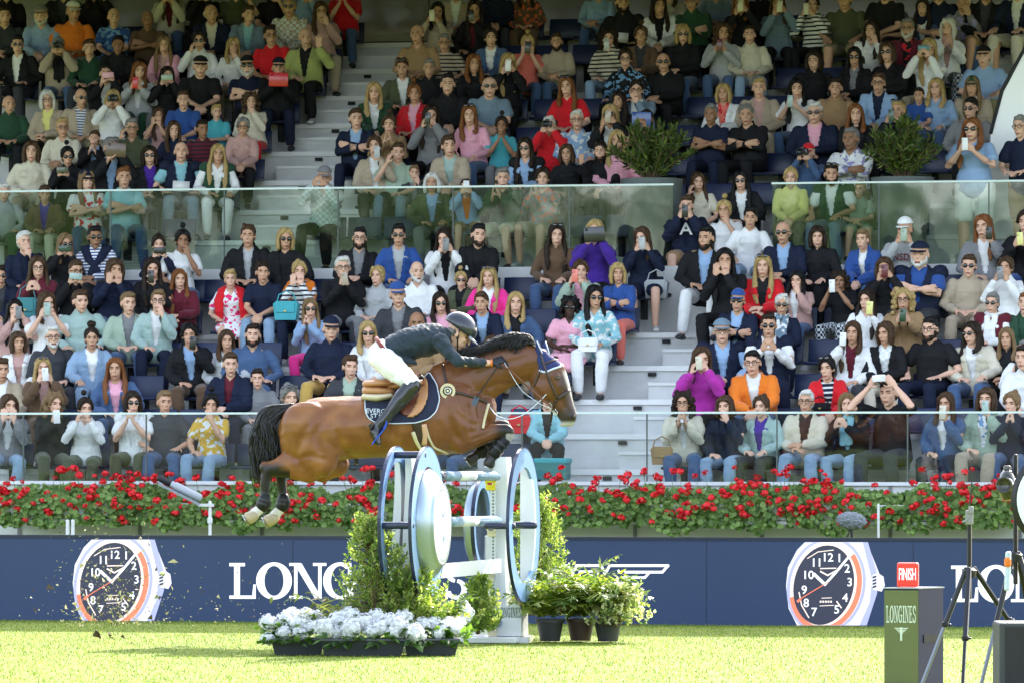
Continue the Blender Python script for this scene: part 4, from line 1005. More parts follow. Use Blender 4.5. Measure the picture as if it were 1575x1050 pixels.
def bag(px, py, row, w, h, d, c, label, name='handbag', strap=True, fwd=.3, lean=0):
    v = vrow(row)-fwd; P = st(upx(px, v), v, zpx(px, py, v)); t = thing(name, P, label, 'bag', rz=-TH+lean); q = Matrix.Rotation(t.rotation_euler.z, 3, 'Z'); m = MB()
    pts = [(-w*.42, -h/2), (w*.42, -h/2), (w*.5, h*.35), (w*.38, h/2), (-w*.38, h/2), (-w*.5, h*.35)]
    m.prism([P+q@Vector((x, -d/2, z)) for x, z in pts], q@Vector((0, d, 0))); part('bag_body', m, [cloth(c)], t)
    m = MB(); m.box(P+q@Vector((0, -d/2-.006, h*.17)), (w*.78, .012, h*.55), q, bev=.004); part('flap', m, [cloth(c)], t); m = MB(); m.box(P+q@Vector((0, -d/2-.016, -h*.03)), (.03, .01, .02), q, bev=.003); part('clasp', m, [MTLB], t)
    if strap: m = MB(); m.tube([P+q@Vector((-w*.4, 0, h*.45)), P+q@Vector((-w*.3, -.02, h*.85)), P+q@Vector((0, -.02, h*1.05)), P+q@Vector((w*.3, -.02, h*.85)), P+q@Vector((w*.4, 0, h*.45))], .008, 6); part('handle', m, [cloth(c)], t)
    return t
MTLB = mat('bag_brass', (.5, .38, .15), .3, metal=.9)
bag(1018, 700, 0, .25, .20, .09, 'tn', 'brown leather bag hanging at the side of the front row person in cream', lean=.2, fwd=.42)
bag(441, 478, 4, .30, .22, .14, 'tq', 'turquoise bag on the lap of the person with the orange shawl', fwd=.42); bag(905, 530, 3, .24, .16, .09, 'wh', 'white handbag on the lap of the person in the light blue blouse', fwd=.40)
bag(1262, 627, 1, .22, .12, .08, 'bk', 'black handbag on the lap of the person in the red blazer', fwd=.40); bag(42, 476, 4, .26, .28, .16, 'te', 'teal rucksack held up beside the person in the maroon top', 'rucksack', fwd=.35)
bag(800, 652, .3, .26, .20, .12, 'rd', 'red bag on a front seat left of the turquoise jacket', 'bag', fwd=.1); bag(1010, 445, 5, .28, .22, .12, 'lg', 'light grey cloth bag on the stairs beside the riding breeches', 'bag', fwd=.2)
m = MB(); P = st(upx(850, .45), .45, zpx(850, 722, .45)); t = thing('storage_crate', P, 'turquoise cloth-covered crate standing on the steps behind the front glass', 'crate', rz=-TH); m.box(P, (.36, .26, .22), STROT, bev=.02); part('crate_body', m, [cloth('te')], t); m = MB(); m.box(P+Vector((0, 0, .10)), (.39, .28, .06), STROT, bev=.02); part('cover', m, [cloth('tq')], t)
# ================================================================ GERANIUM BOXES
rf = random.Random(11)
LEAF = leafmat('geranium_leaf', (.11, .19, .045), .3); LEAF2 = leafmat('geranium_leaf_light', (.22, .33, .09), .3)
RED = mat('petal_red', (.72, .012, .02), .5, var=.2, vscale=30); STEM = mat('stem_green', (.12, .2, .06), .6)
TRO = mat('trough_pale', (.58, .58, .57), .55, var=.08, vscale=3)
def disc_leaf(m, c, nrm, r, mi, k=6, fold=.15):
    nrm = nrm.normalized(); a = nrm.orthogonal().normalized(); b = nrm.cross(a); w0 = rf.uniform(0, 6)
    vs = [c-nrm*r*fold]+[c+(a*cos(w0+2*pi*j/k)+b*sin(w0+2*pi*j/k))*r*rf.uniform(.8, 1.1)+nrm*r*fold*rf.uniform(0, 1) for j in range(k)]
    m.add(vs, [(0, 1+j, 1+(j+1) % k) for j in range(k)], mi)
def blossom_mesh(seed):
    r = random.Random(seed); m = MB()
    for i in range(26):
        n = Vector((r.gauss(0, 1), r.gauss(0, 1), r.gauss(.3, .8))).normalized(); c = n*.034*r.uniform(.7, 1.15); a = n.orthogonal().normalized(); a.rotate(Quaternion(n, r.uniform(0, 6))); b = n.cross(a); s = r.uniform(.012, .019)
        m.add([c, c+a*s+n*.004, c+a*s*.7+b*s*.8, c+b*s+n*.004, c-a*s*.5+b*s*.8, c-a*s, c-a*s*.6-b*s*.7, c-b*s, c+a*s*.6-b*s*.6], [(0, 1, 2, 3), (0, 3, 4, 5), (0, 5, 6, 7), (0, 7, 8, 1)])
    return m.mesh('blossom', [RED])
BLM = [blossom_mesh(i) for i in range(5)]
vf = -.52
WH_ = {-4: 'at the left end, above the left watch picture', -3: 'around the pole of the white remote camera', -2: 'behind the hind hooves of the horse', -1: 'seen between the drum and the poles', 0: 'just right of the right blue ring', 1: 'below the brown bag and the cream jacket', 2: 'behind the furry grey microphone', 3: 'at the right end, behind the tripod'}
for k in range(-4, 4):
    u0, u1 = k*1.42, k*1.42+1.40
    t = thing('flower_box', st((u0+u1)/2, vf, .84), shorten('pale grey flower box '+WH_[k]), 'flower box', 'flower boxes along the low wall', -TH)
    m = MB(); sbox(m, u0, u1, vf-.17, vf+.30, .89, 1.06, 0, .008); part('trough', m, [TRO], t)
    m = MB(); sbox(m, u0-.005, u1+.005, vf-.19, vf+.31, .845, .885, 0, .006); part('ledge', m, [TRO], t)
    # plant
    t = thing('geranium', st((u0+u1)/2, vf, 1.0), shorten('red geraniums '+WH_[k]), 'geranium', 'geraniums in the flower boxes', -TH)
    m = MB(); sm = MB(); nb = 64
    hfun = lambda u: 1.215+.12*noise.noise(Vector((u*1.3, 3, 0)))+.08*noise.noise(Vector((u*4, 1, 0)))
    for i in range(2000):
        u = rf.uniform(u0-.03, u1+.03); hz = hfun(u); q = rf.random()
        v = vf-.20+rf.uniform(-.13, .42); droop = noise.noise(Vector((u*2.3, 7, 0)))*.22
        z = rf.uniform(.90-max(0, droop), hz) if v < vf else rf.uniform(1.0, hz+.03)
        if v < vf-.15: z = rf.uniform(.82-max(0, droop), hz-.10)
        c = st(u, v, z); n = Vector((rf.gauss(0, .5), -1+rf.gauss(0, .4), rf.gauss(.6, .5)))
        disc_leaf(m, c, n, rf.uniform(.020, .040), 0 if rf.random() < .5 else 1)
    me_ = part('foliage', m, [LEAF, LEAF2], t)
    m = MB()
    cu_ = u0
    for i in range(nb):
        if i % 3 == 0: cu_ = rf.uniform(u0, u1)
        u = min(u1, max(u0, cu_+rf.gauss(0, .09))); hz = hfun(u); z = rf.choice((rf.uniform(.86, hz+.02), rf.uniform(.95, hz+.05), hz+rf.uniform(.03, .22))); v = vf-.30-rf.uniform(-.05, .07) if z < hz else vf-.1+rf.uniform(-.1, .15)
        c = st(u, v, z); o = link('blossom', BLM[rf.randrange(5)], t); o.location = t.matrix_basis.inverted()@c if False else (Matrix.Rotation(TH, 3, 'Z')@(c-t.location)); s = rf.uniform(.7, 1.35); o.scale = (s*1.1, s, s*.8); o.rotation_euler = (rf.uniform(-.5, .5), rf.uniform(-.5, .5), rf.uniform(0, 6))
        if z > hz: m.tube([c, lerp(c, st(u+rf.uniform(-.04, .04), vf, hz-.1), .5)+Vector((rf.uniform(-.02, .02), 0, 0)), st(u, vf, hz-.12)], .0028, 4, cap=False)
    part('stems', m, [STEM], t)
# ================================================================ LED BOARD
VBD = -7.75                                # distance of the board in front of the glass line
BP = st(0, VBD)
def brd(px, py, off=0):
    u = upx(px, VBD-off); Y = Y0-u*ST+(VBD-off)*CT; return st(u, VBD-off, CH+(HY-py)*Y/F)
BLUE = mat('led_blue', (.0065, .0145, .040), .45, var=.05, em=.42, vscale=2); LW = mat('led_white', (.55, .55, .57), .5, var=.02, em=.30)
NAVY = mat('board_trim', (.012, .018, .04), .4)
bt = thing('advertising_board', st(0, VBD), 'long dark blue perimeter board with white lettering and two watch pictures', 'advertising board', rz=-TH)
ZT = 0.815
m = MB(); sbox(m, -9, 9, VBD, VBD+.12, .0, ZT-.02); part('panel', m, [BLUE], bt)
m = MB(); sbox(m, -9, 9, VBD-.02, VBD+.14, ZT-.018, ZT+.012); part('top_trim', m, [NAVY], bt)
def flat(name, polys, off, mt, parent=bt):
    m = MB()
    for p in polys: m.prism([brd(x, y, off) for x, y in p], V*-.002)
    return part(name, m, [mt], parent)
for sx in (132, 450, 768, 1086, 1404): flat('seam', [[(sx, 829), (sx, 957), (sx+1, 957), (sx+1, 829)]], .002, NAVY)
# serif capitals as strokes in a unit cell (0..1 wide, 0 base ..1 top)
def bar(x0, y0, x1, y1): return [(x0, y0), (x1, y0), (x1, y1), (x0, y1)]
def arc(cx, cy, rx, ry, ix, iy, a0, a1, n=18):
    out = []
    for i in range(n):
        a, b = radians(a0+(a1-a0)*i/n), radians(a0+(a1-a0)*(i+1)/n); out.append([(cx+rx*cos(a), cy+ry*sin(a)), (cx+rx*cos(b), cy+ry*sin(b)), (cx+ix*cos(b), cy+iy*sin(b)), (cx+ix*cos(a), cy+iy*sin(a))])
    return out
SER = {
 'L': [bar(.02, 0, .92, .09), bar(.02, .91, .55, 1), bar(.18, .09, .38, .91), [(.80, .09), (.92, .09), (.92, .40), (.84, .40)]],
 'O': arc(.5, .5, .5, .52, .27, .42, 0, 360, 32),
 'N': [bar(.0, 0, .36, .08), bar(.0, .92, .30, 1), bar(.13, .08, .22, .92), [(.13, .99), (.33, .99), (.87, .02), (.70, .0)], bar(.64, .92, 1, 1), bar(.78, .0, .87, .92)],
 'G': arc(.5, .5, .5, .52, .27, .42, 52, 320, 28)+[bar(.72, .68, .82, 1), bar(.55, .40, 1.0, .48), bar(.70, .05, .90, .40)],
 'I': [bar(0, 0, 1, .08), bar(0, .92, 1, 1), bar(.27, .08, .73, .92)],
 'E': [bar(.0, 0, .95, .08), bar(.0, .92, .92, 1), bar(.15, .08, .38, .92), bar(.38, .47, .70, .55), bar(.62, .38, .70, .64), [(.85, .08), (.95, .08), (.95, .33), (.89, .33)], [(.84, .92), (.92, .92), (.92, .70), (.86, .70)]],
 'S': arc(.5, .735, .42, .285, .20, .19, 15, 262, 18)+arc(.5, .265, .44, .285, .22, .19, -165, 82, 18)+[bar(.80, .68, .90, 1), bar(.08, 0, .18, .32)],
}
def word(cells, ybase, ytop, off, name='lettering', skew=0):
    polys = []
    for ch, x0, x1 in cells:
        for i, p in enumerate(SER[ch]): polys.append([(x0+(x1-x0)*a, ybase+(ytop-ybase)*b) for a, b in p])
    m = MB()
    for i, p in enumerate(polys): m.prism([brd(x, y, off+.0006*(i % 4)) for x, y in p], V*-.002)
    return part(name, m, [LW], bt)
LG = [('L', 352, 397), ('O', 394, 449), ('N', 445, 502), ('G', 497, 550), ('I', 553, 573), ('N', 577, 632), ('E', 637, 677), ('S', 682, 721)]
word(LG, 920, 865, .004); word([(c, a+1110, b+1111) for c, a, b in LG[:6]], 925, 869, .004); 
# winged hourglass mark
def stroke(pts, w):
    out = []
    for (x0, y0), (x1, y1) in zip(pts[:-1], pts[1:]):
        d = hypot(x1-x0, y1-y0); nx, ny = -(y1-y0)/d*w/2, (x1-x0)/d*w/2; ex, ey = (x1-x0)/d*w*.3, (y1-y0)/d*w*.3
        out.append([(x0-ex+nx, y0-ey+ny), (x1+ex+nx, y1+ey+ny), (x1+ex-nx, y1+ey-ny), (x0-ex-nx, y0-ey-ny)])
    return out
C0 = 905.7; mk = []
for s in (1, -1):
    f_ = lambda L: [(C0+s*x, y) for x, y in L]
    mk += stroke(f_([(0, 869), (19, 869), (25, 882), (32, 869), (122, 869), (113, 879), (56, 879)]), 4)
    mk += stroke(f_([(93, 880), (86, 887.5), (50, 887.5)]), 3.6)+stroke(f_([(64, 888), (57, 896), (30, 896)]), 3.6)
    mk += stroke(f_([(0, 878), (14, 878), (14, 893), (2, 896)]), 3)
flat('winged_hourglass', mk, .004, LW)
# the two watches (flat pictures on the board)
def led(n, c, e=.26): return mat('led_'+n, c, .5, var=.03, em=e)
WSIL, WSIL2, WDARK, WOR, WCRM = led('silver', (.44, .43, .49)), led('silver_shade', (.24, .25, .42)), led('dial', (.020, .022, .04)), led('orange', (.50, .13, .075)), led('cream', (.62, .50, .44))
def watch(dx, dy, label):
    cx, cy = 1266+dx, 900+dy; X = lambda x, y: (x+dx, y+dy)
    def sil(P): return [X(*p) for p in P]
    top = 833+0; bot = 961
    case = [(1238, top), (1226, 845), (1212, 872), (1209, 900), (1213, 935), (1226, bot), (1330, bot), (1343, 925), (1350, 900), (1352, 880), (1340, 850), (1335, top)]
    flat('watch_case', [sil(case)], .006, WSIL)
    flat('watch_strap_lug', [sil([(1327, top), (1335, top), (1350, 884), (1349, 912), (1333, bot), (1322, bot), (1338, 925), (1341, 890)])], .0085, WSIL2)
    flat('watch_crown', [sil([(1342, 884), (1350, 880), (1359, 886), (1361, 900), (1356, 909), (1343, 906), (1339, 896)])], .010, WSIL)
    flat('crown_ridges', [sil([(1342, 886+i*5), (1348, 884+i*5), (1348, 887+i*5), (1342, 889+i*5)]) for i in range(4)], .0125, WDARK)
    def ell(ecx, ecy, rx, ry, tilt, a0=0, a1=360, n=40):
        out = []
        for i in range(n+1):
            a = radians(a0+(a1-a0)*i/n); x, y = rx*cos(a), -ry*sin(a); t = radians(tilt); out.append((ecx+x*cos(t)-y*sin(t)+dx, ecy+x*sin(t)+y*cos(t)+dy))
        return out
    def clip(P): return [(x, min(max(y, top+dy+.5), bot+dy-.5)) for x, y in P]
    E = [ell(1271, 900, r, q, 13) for r, q in ((60, 76), (55, 71), (47, 63))]
    flat('knurled_edge', [clip(E[0][:-1])], .008, WSIL2); flat('bezel_pale', [clip(E[1][:-1])], .0105, WCRM)
    A = ell(1270, 900, 55, 71, 13, -115, 55); B = ell(1270, 900, 47, 63, 13, -115, 55)
    flat('bezel_orange', [clip([A[i], A[i+1], B[i+1], B[i]]) for i in range(40)], .013, WOR)
    A = ell(1270, 900, 55, 71, 13, 205, 245); B = ell(1270, 900, 47, 63, 13, 205, 245)
    flat('bezel_orange', [clip([A[i], A[i+1], B[i+1], B[i]]) for i in range(40)], .013, WOR)
    flat('dial', [clip(ell(1267, 899, 46, 62, 13)[:-1])], .0155, WDARK)
    st_ = []
    for a, r in ((60, 1), ): pass
    flat('hour_hand', stroke([X(1269, 898), X(1252, 882)], 4.5), .019, LW); flat('minute_hand', stroke([X(1269, 898), X(1286, 879), X(1305, 856)], 3.6), .019, LW)
    flat('second_hand', stroke([X(1274, 894), X(1228, 922)], 1.4)+stroke([X(1227, 924), X(1231, 921)], 4), .022, WOR)
    flat('dial_rings', stroke([X(1229, 910), X(1233, 930), X(1244, 949)], 1.6)+stroke([X(1242, 858), X(1258, 848), X(1282, 845)], 1.2)+stroke([X(1287, 924), X(1294, 934)], 1.8), .018, WCRM)
    flat('dial_mark', stroke([X(1262, 878), X(1273, 884), X(1286, 877)], 2.2)+stroke([X(1262, 873.5), X(1286, 873)], 1.6)+[[X(1261+i*4, 923), X(1263.5+i*4, 923), X(1263.5+i*4, 926), X(1261+i*4, 926)] for i in range(5)]+stroke([X(1261, 931), X(1282, 930)], 1)+stroke([X(1264, 919), X(1279, 918.5)], 1), .018, WCRM)
    for txt, x, y in (('12', 1273, 857), ('1', 1291, 858), ('2', 1303, 874), ('3', 1307, 895), ('4', 1300, 919), ('5', 1287, 937), ('6', 1271, 946), ('7', 1252, 941), ('8', 1240, 927), ('9', 1237, 907), ('10', 1243, 884), ('11', 1256, 865)):
        if txt == '6': continue
        text(txt, brd(x+dx, y+dy, .019), 13/161, LW, bt, 'numeral', bold=1.2)
watch(0, 0, ''); watch(-1097, -4, '')
# ================================================================ FINISH PODIUM, TRIPODS, SPEAKER, DISC
YP = 38.5
PREFL = mat('podium_grass_reflection', (.085, .105, .055), .10, metal=.0, var=.15, vscale=2, spec=.8, coat=.8); PN = mat('podium_navy', (.010, .014, .045), .5, spec=.2)  # grass reflection is put into the green base colour of the front face
pod = thing('finish_podium', (at(1407, 905, YP).x, YP, 0), 'square podium with greenish lettered face and dark blue side on the grass', 'podium')
a, b, c = at(1361, 905, YP), at(1413, 905, YP-.0), at(1451, 905, YP+.22)
d_ = Vector((b.x-a.x, 0, 0)); e_ = Vector((.11+.06, .28, 0)); a = Vector((a.x, YP, 0)); zt_ = at(0, 905, YP).z
dvec = Vector((.235, -.06, 0)); a = Vector((at(1361, 905, YP).x, YP+.06, 0)); b = a+dvec; e_ = Vector((at(1451, 905, YP+.25).x-b.x, .26, 0))
m = MB(); m.prism([a, b, b+e_, a+e_], (0, 0, zt_)); part('body', m, [PN], pod)
m = MB(); n_ = Vector((dvec.y, -dvec.x, 0)).normalized(); m.prism([a+dvec*.004+n_*.002+Vector((0, 0, .01)), b-dvec*.004+n_*.002+Vector((0, 0, .01)), b-dvec*.004+n_*.002+Vector((0, 0, zt_-.01)), a+dvec*.004+n_*.002+Vector((0, 0, zt_-.01))], n_*.004); part('front_face', m, [PREFL], pod)
m = MB(); m.prism([a-dvec*.02-e_*.02+Vector((0, 0, zt_+.001)), b+dvec*.02-e_*.02+Vector((0, 0, zt_+.001)), b+e_*1.02+dvec*.02+Vector((0, 0, zt_+.001)), a+e_*1.02-dvec*.02+Vector((0, 0, zt_+.001))], (0, 0, .008)); part('top_plate', m, [mat('podium_top', (.35, .36, .38), .3)], pod)
PW = mat('print_white', (.62, .70, .58), .5); RZP = atan2(dvec.y, dvec.x)
def onpod(fx, z, off=.008): return a+dvec*fx+n_*off+Vector((0, 0, z))
m = MB(); zb, zt2_ = at(0, 957, YP).z, at(0, 931, YP).z; x_ = .06
for i, (c_, w_) in enumerate(zip('LONGINES', (.10, .12, .12, .12, .06, .12, .10, .10))):
    for j, p in enumerate(SER[c_]): m.prism([onpod(x_+w_*u_*.96, zb+(zt2_-zb)*v_, .0066+.0004*(j % 3)) for u_, v_ in p], n_*.0015)
    x_ += w_+.005
part('lettering', m, [PW], pod)
m = MB(); zc = at(0, 964, YP).z
for i in range(4):
    w_ = .21-.05*i; zz = zc-.012*i-.004
    for s in (1, -1): m.prism([onpod(.5+s*.02, zz, .0066), onpod(.5+s*w_, zz, .0066), onpod(.5+s*(w_-.03), zz-.007, .0066), onpod(.5+s*.02, zz-.007, .0066)], n_*.0015)
m.prism([onpod(.47, zc, .009), onpod(.53, zc, .009), onpod(.53, zc-.095, .009), onpod(.47, zc-.095, .009)], n_*.0015)
part('winged_hourglass', m, [PW], pod)
m = MB(); sdv = e_.normalized(); sn = Vector((sdv.y, -sdv.x, 0)); q = b+e_*.2+sn*.002; zz = at(0, 988, YP).z; m.prism([q+Vector((0, 0, zz)), q+e_*.7+Vector((0, 0, zz)), q+e_*.7+Vector((0, 0, zz+.055)), q+Vector((0, 0, zz+.055))], sn*.003); part('hand_slot', m, [mat('slot_black', (.004, .004, .004), .6)], pod)
REDP = mat('sign_red', (.62, .03, .02), .35, coat=.3, em=.12)
fs_ = thing('finish_sign', (a+b+e_)/2+Vector((0, 0, zt_+.01)), 'small red box with the white word FINISH standing on the podium', 'finish sign')
f0 = at(1381, 905, YP+.1); f1 = at(1403, 905, YP+.1); W_ = (at(1414, 0, YP+.1).x-f0.x); zs = zt_+.012; hs_ = at(0, 865, YP).z-zs
m = MB(); m.box((f0.x+W_*.5, YP+.16, zs+hs_/2), (W_, .10, hs_), Matrix.Rotation(-.12, 3, 'Z'), bev=.012); part('box', m, [REDP], fs_)
text('FINISH', (f0.x+W_*.44, YP+.16-.068, zs+hs_*.5), .085, LW, fs_, sx=.36, rz=-.12, bold=1.5)
# tripods
BLK = mat('tripod_black', (.018, .018, .02), .35, metal=.3); SIL = mat('tripod_silver', (.16, .17, .19), .35, metal=.8)
def tripod(px, py, Y, top, label, feet, red=True):
    c = at(px, py, Y); t = thing('tripod', (c.x, Y, 0), label, 'tripod')
    m = MB(); m.tube([Vector((c.x, Y, c.z-.2)), Vector((c.x, Y, at(0, top, Y).z))], .016, 10); part('centre_column', m, [BLK], t)
    m = MB(); m.lathe((c.x, Y, c.z-.03), [(0, -.03), (.045, -.03), (.05, .02), (.03, .035), (0, .035)]); part('collar', m, [BLK], t)
    if red: m = MB(); m.tube([Vector((c.x-.01, Y-.03, c.z-.04)), Vector((c.x-.012, Y-.035, c.z-.17))], .012, 8); part('red_grip', m, [mat('grip_red', (.5, .01, .01), .4)], t)
    for i, (fx, fy, q) in enumerate(feet):
        f = Vector((c.x+fx, Y+fy, 0)); h = Vector((c.x+fx*.06, Y+fy*.06, c.z)); k_ = h.lerp(f, q)
        m = MB(); m.tube([h, k_], .019, 8); lg_ = part('leg', m, [BLK], t)
        m = MB(); m.tube([k_-(k_-h)*.06, f], .013, 8); part('lower_leg', m, [SIL if i == 0 else BLK], lg_)
        m = MB(); m.box(k_, (.045, .04, .035), bev=.006); m.tube([k_+Vector((0, -.02, 0)), k_+Vector((.035, -.035, 0))], .008, 6); part('clamp', m, [BLK], lg_)
        m = MB(); m.ell(f+Vector((0, 0, .02)), (.022, .022, .022), 8); part('foot', m, [BLK], lg_)
    return t, c
t1, c1 = tripod(1491, 874, 38.0, 790, 'black three legged camera tripod with a red grip in front of the board', [(-.36, -.15, .45), (-.10, -.62, .55), (.62, .35, .42)])
m = MB(); zz = at(0, 795, 38).z; m.box((c1.x, 38, zz), (.05, .05, .10), bev=.008); m.box((c1.x+.01, 37.98, zz+.05), (.035, .03, .05), bev=.005); m.tube([(c1.x-.01, 37.98, zz-.01), (c1.x-.05, 37.95, zz-.03)], .006, 6)
o = m.build('tripod_head', [mat('head_grey', (.25, .25, .25), .4)]); o.parent = t1; o.data.transform(Matrix.Translation(t1.location).inverted())
m = MB(); m.tube([(c1.x, 38, zz+.07), (c1.x+.015, 38, at(0, 745, 38).z)], .005, 6); m.tube([(c1.x+.015, 38, at(0, 745, 38).z), (c1.x+.02, 38, at(0, 705, 38).z)], .0035, 6); m.build('aerial', [BLK], None); o = bpy.data.objects[-1] if False else None
tag([o_ for o_ in COL.objects if o_.name == 'aerial'][0], 'thin black aerial rising from the head of the tripod', 'aerial')
t2, c2 = tripod(1562, 850, 37.2, 700, 'black stand at the right edge carrying a camera in front of the grey box', [(-.28, -.3, .50), (.3, -.2, .5), (.25, .5, .5)], False)
m = MB(); c = at(1549, 745, 37.2); m.ell(c, (.065, .10, .11), 16); m.box(c+Vector((0, 0, .10)), (.05, .06, .06), bev=.01); m.lathe(c+Vector((-.01, -.08, .0)), [(.05, 0), (.055, .1), (.045, .1), (.04, .08), (0, .08)], ax=(-.3, -1, 0)); o = m.build('video_camera', [mat('camera_body', (.03, .03, .022), .25, coat=.5)], None, True); tag(o, 'dark round video camera on the stand at the right edge', 'video camera')
m = MB(); m.tube([at(1549, 905, 36.9), at(1551, 850, 36.9)], .02, 8); o = m.build('water_pole', [mat('pole_blue_white', (.55, .65, .72), .3)]); tag(o, 'short silver pole with an orange band before the right stand', 'pole')
o.name = 'pole'; m = MB(); m.tube([at(1550, 868, 36.89), at(1550, 860, 36.89)], .024, 8); ob = part('orange_band', m, [mat('band_orange', (.8, .2, .02), .5)], None); ob.parent = o
m = MB(); c = at(1634, 768, 36.2); m.lathe(c, [(.0, -.05), (.30, -.05), (.335, -.03), (.335, .03), (.30, .04)], ax=(-.25, -1, .0), n=48); m2 = MB(); m2.lathe(c+Vector((-.01, -.045, 0)), [(0, .012), (.24, .008), (.295, 0)], ax=(-.25, -1, 0), n=48)
t = thing('reflector_dish', c, 'round white dish with a black rim cut by the right edge', 'dish'); part('rim', m, [BLK], t, True); part('white_disc', m2, [mat('disc_white', (.75, .77, .78), .3)], t, True)
m = MB(); p0 = at(1537, 957, 36.0); m.box((p0.x+.3, 36.25, p0.z/2), (.6, .5, p0.z), bev=.015); t = thing('loudspeaker', (p0.x+.3, 36.25, 0), 'dark grey box standing in the lower right corner', 'box'); part('cabinet', m, [mat('box_grey', (.045, .048, .05), .6, bump=.3)], t)
m = MB(); m.box((p0.x+.3, 36.25-.252, p0.z*.5), (.52, .008, p0.z*.9)); part('front_grille', m, [mat('grille', (.03, .03, .032), .8, bump=.8, bscale=300)], t)
# furry microphone behind the board, robotic camera on a pole, thin white pole
m = MB(); c = at(1310, 800, 54.2)
r_ = random.Random(2); m.ell(c, (.145, .09, .085), 20, rot=Matrix.Rotation(radians(8), 3, 'Y')); me = remesh(m, 'fur', .008, 1, disp=lambda p: .016*noise.noise(p*75)+.010*noise.noise(p*33))
t = thing('microphone', (c.x, 54.2, 0), 'grey furry microphone on a black stand above the board, right of centre', 'microphone'); me.materials.append(mat('fur_grey', (.20, .22, .24), .9, var=.4, vscale=60)); me.transform(Matrix.Translation(-t.location)); link('wind_cover', me, t)
m = MB(); m.tube([c-Vector((-.0, 0, .05)), Vector((c.x+.01, 54.2, 0))], .013, 8); m.tube([c-Vector((0, 0, .06)), c+Vector((-.05, 0, -.17))], .006, 6); part('stand', m, [BLK], t)
WP = mat('pole_white', (.7, .7, .7), .4); m = MB(); m.tube([at(1351, 775, 54.4), Vector((at(1351, 775, 54.4).x, 54.4, 0))], .012, 8); tag(m.build('pole', [WP]), 'thin white pole rising above the board, right of the furry microphone', 'pole')
cq = at(285, 748, 57.0); t = thing('robotic_camera', (at(323, 780, 57).x, 57, 0), 'white tube shaped remote camera tilted on a slim pole among the geraniums', 'camera')
d = (at(308, 764, 57)-at(248, 735, 57)); n_d = d.normalized(); m = MB(); A_ = at(250, 737, 57); m.loft([(A_, .030, .030), (A_+d*.3, .034, .034), (A_+d*.32, .044, .044), (A_+d*.95, .042, .042)], n=14); part('housing', m, [mat('housing_white', (.36, .38, .41), .25, coat=.3)], t, True)
m = MB(); m.loft([(A_-n_d*.04, .034, .034), (A_+n_d*.09, .036, .036)], n=14); part('lens_hood', m, [BLK], t, True)
m = MB(); m.prism([at(243, 741, 56.9), at(306, 773, 56.9), at(306, 777, 56.9), at(243, 745, 56.9)], (0, .12, 0)); part('mount_plate', m, [mat('plate_grey', (.25, .27, .3), .4)], t)
m = MB(); x_ = at(323, 780, 57).x; m.tube([(x_, 57, at(0, 771, 57).z), (x_, 57, 0)], .017, 8); m.box((x_-.04, 57, at(0, 776, 57).z), (.16, .05, .03)); m.box((x_, 57, at(0, 800, 57).z), (.05, .05, .06), bev=.008); part('pole', m, [WP], t)
for i, x in enumerate((104, 112)):
    m = MB(); xx = at(x, 0, 58.4).x; m.tube([(xx, 58.4, 0), (xx, 58.4, at(0, 800, 58.4).z)], .02, 8); tag(m.build('pole', [WP]), ('left' if i == 0 else 'right')+' one of two thin grey pipes below the geraniums at the left', 'pole')
# ================================================================ TREES AND STAND BEHIND THE CAMERA (they show in the glass)
TL = leafmat('tree_leaf', (.06, .11, .028), .3); TRK = mat('bark', (.10, .07, .05), .9, bump=.6, bscale=20)
def tree_mesh(seed):
    r = random.Random(seed); tr = MB(); tr.loft([((0, 0, 0), .32, .32), ((.1, 0, 3), .22, .22), ((-.1, .2, 7), .10, .10)], n=8)
    cl = []
    for i in range(26):
        a = r.uniform(0, 2*pi); z = r.uniform(2.6, 11); R = 3.4*sqrt(max(.05, 1-((z-6)/5.6)**2))*r.uniform(.4, 1); p = Vector((cos(a)*R, sin(a)*R, z)); cl.append(p)
        tr.tube([(0, 0, min(z*.6, 6)), p*.6+Vector((0, 0, z*.3)), p], .05, 5)
    lf = MB()
    for i in range(7000):
        p = r.choice(cl)+Vector((r.gauss(0, .75), r.gauss(0, .75), r.gauss(0, .6))); n = Vector((r.gauss(0, 1), r.gauss(0, 1), r.gauss(0, 1))).normalized(); a = n.orthogonal().normalized()*r.uniform(.10, .2); b = n.cross(a)
        lf.add([p-a, p-b*.6, p+a, p+b*.6], [(0, 1, 2, 3)])
    return tr.mesh('trunk', [TRK]), lf.mesh('crown', [TL], False)
TM = [tree_mesh(s) for s in (1, 2, 3)]; r_ = random.Random(9)
for i in range(22):
    t = thing('tree', (-88+i*5.5+r_.uniform(-1, 1), -28+r_.uniform(-5, 5), 0), 'leafy green tree across the arena, behind the photographer', 'tree', 'trees across the arena', r_.uniform(0, 6)); s = r_.uniform(.8, 1.3); t.scale = (s, s, s)
    a_, b_ = TM[i % 3]; link('trunk', a_, t); link('crown', b_, t)
# ================================================================ THE FENCE
JA = radians(11.8); JD = Vector((sin(JA), cos(JA), 0)); JN = Vector((cos(JA), -sin(JA), 0))
JB = mat('jump_blue', (.17, .30, .52), .4, coat=.2, var=.05); JW = mat('jump_white', (.70, .71, .72), .35, coat=.4, var=.05); JNV = mat('jump_navy', (.012, .02, .055), .3, coat=.4)
JS = mat('jump_silver', (.30, .37, .43), .28, metal=.7, var=.06); JG = mat('jump_grey', (.38, .40, .42), .5)
def marble(): 
    m = mat('pole_marble', (.17, .27, .37), .35, coat=.2, var=.75, vscale=9); return m
JM = marble()
def jring(c, R, r, d, mats, name, parent, n=64):
    m = MB(); m.ring(c, R, r, d, ax=JN, n=n, mi=0); m.ring(c, R+.004, R-.003, d+.004, ax=JN, n=n, mi=1); return part(name, m, mats, parent, False)
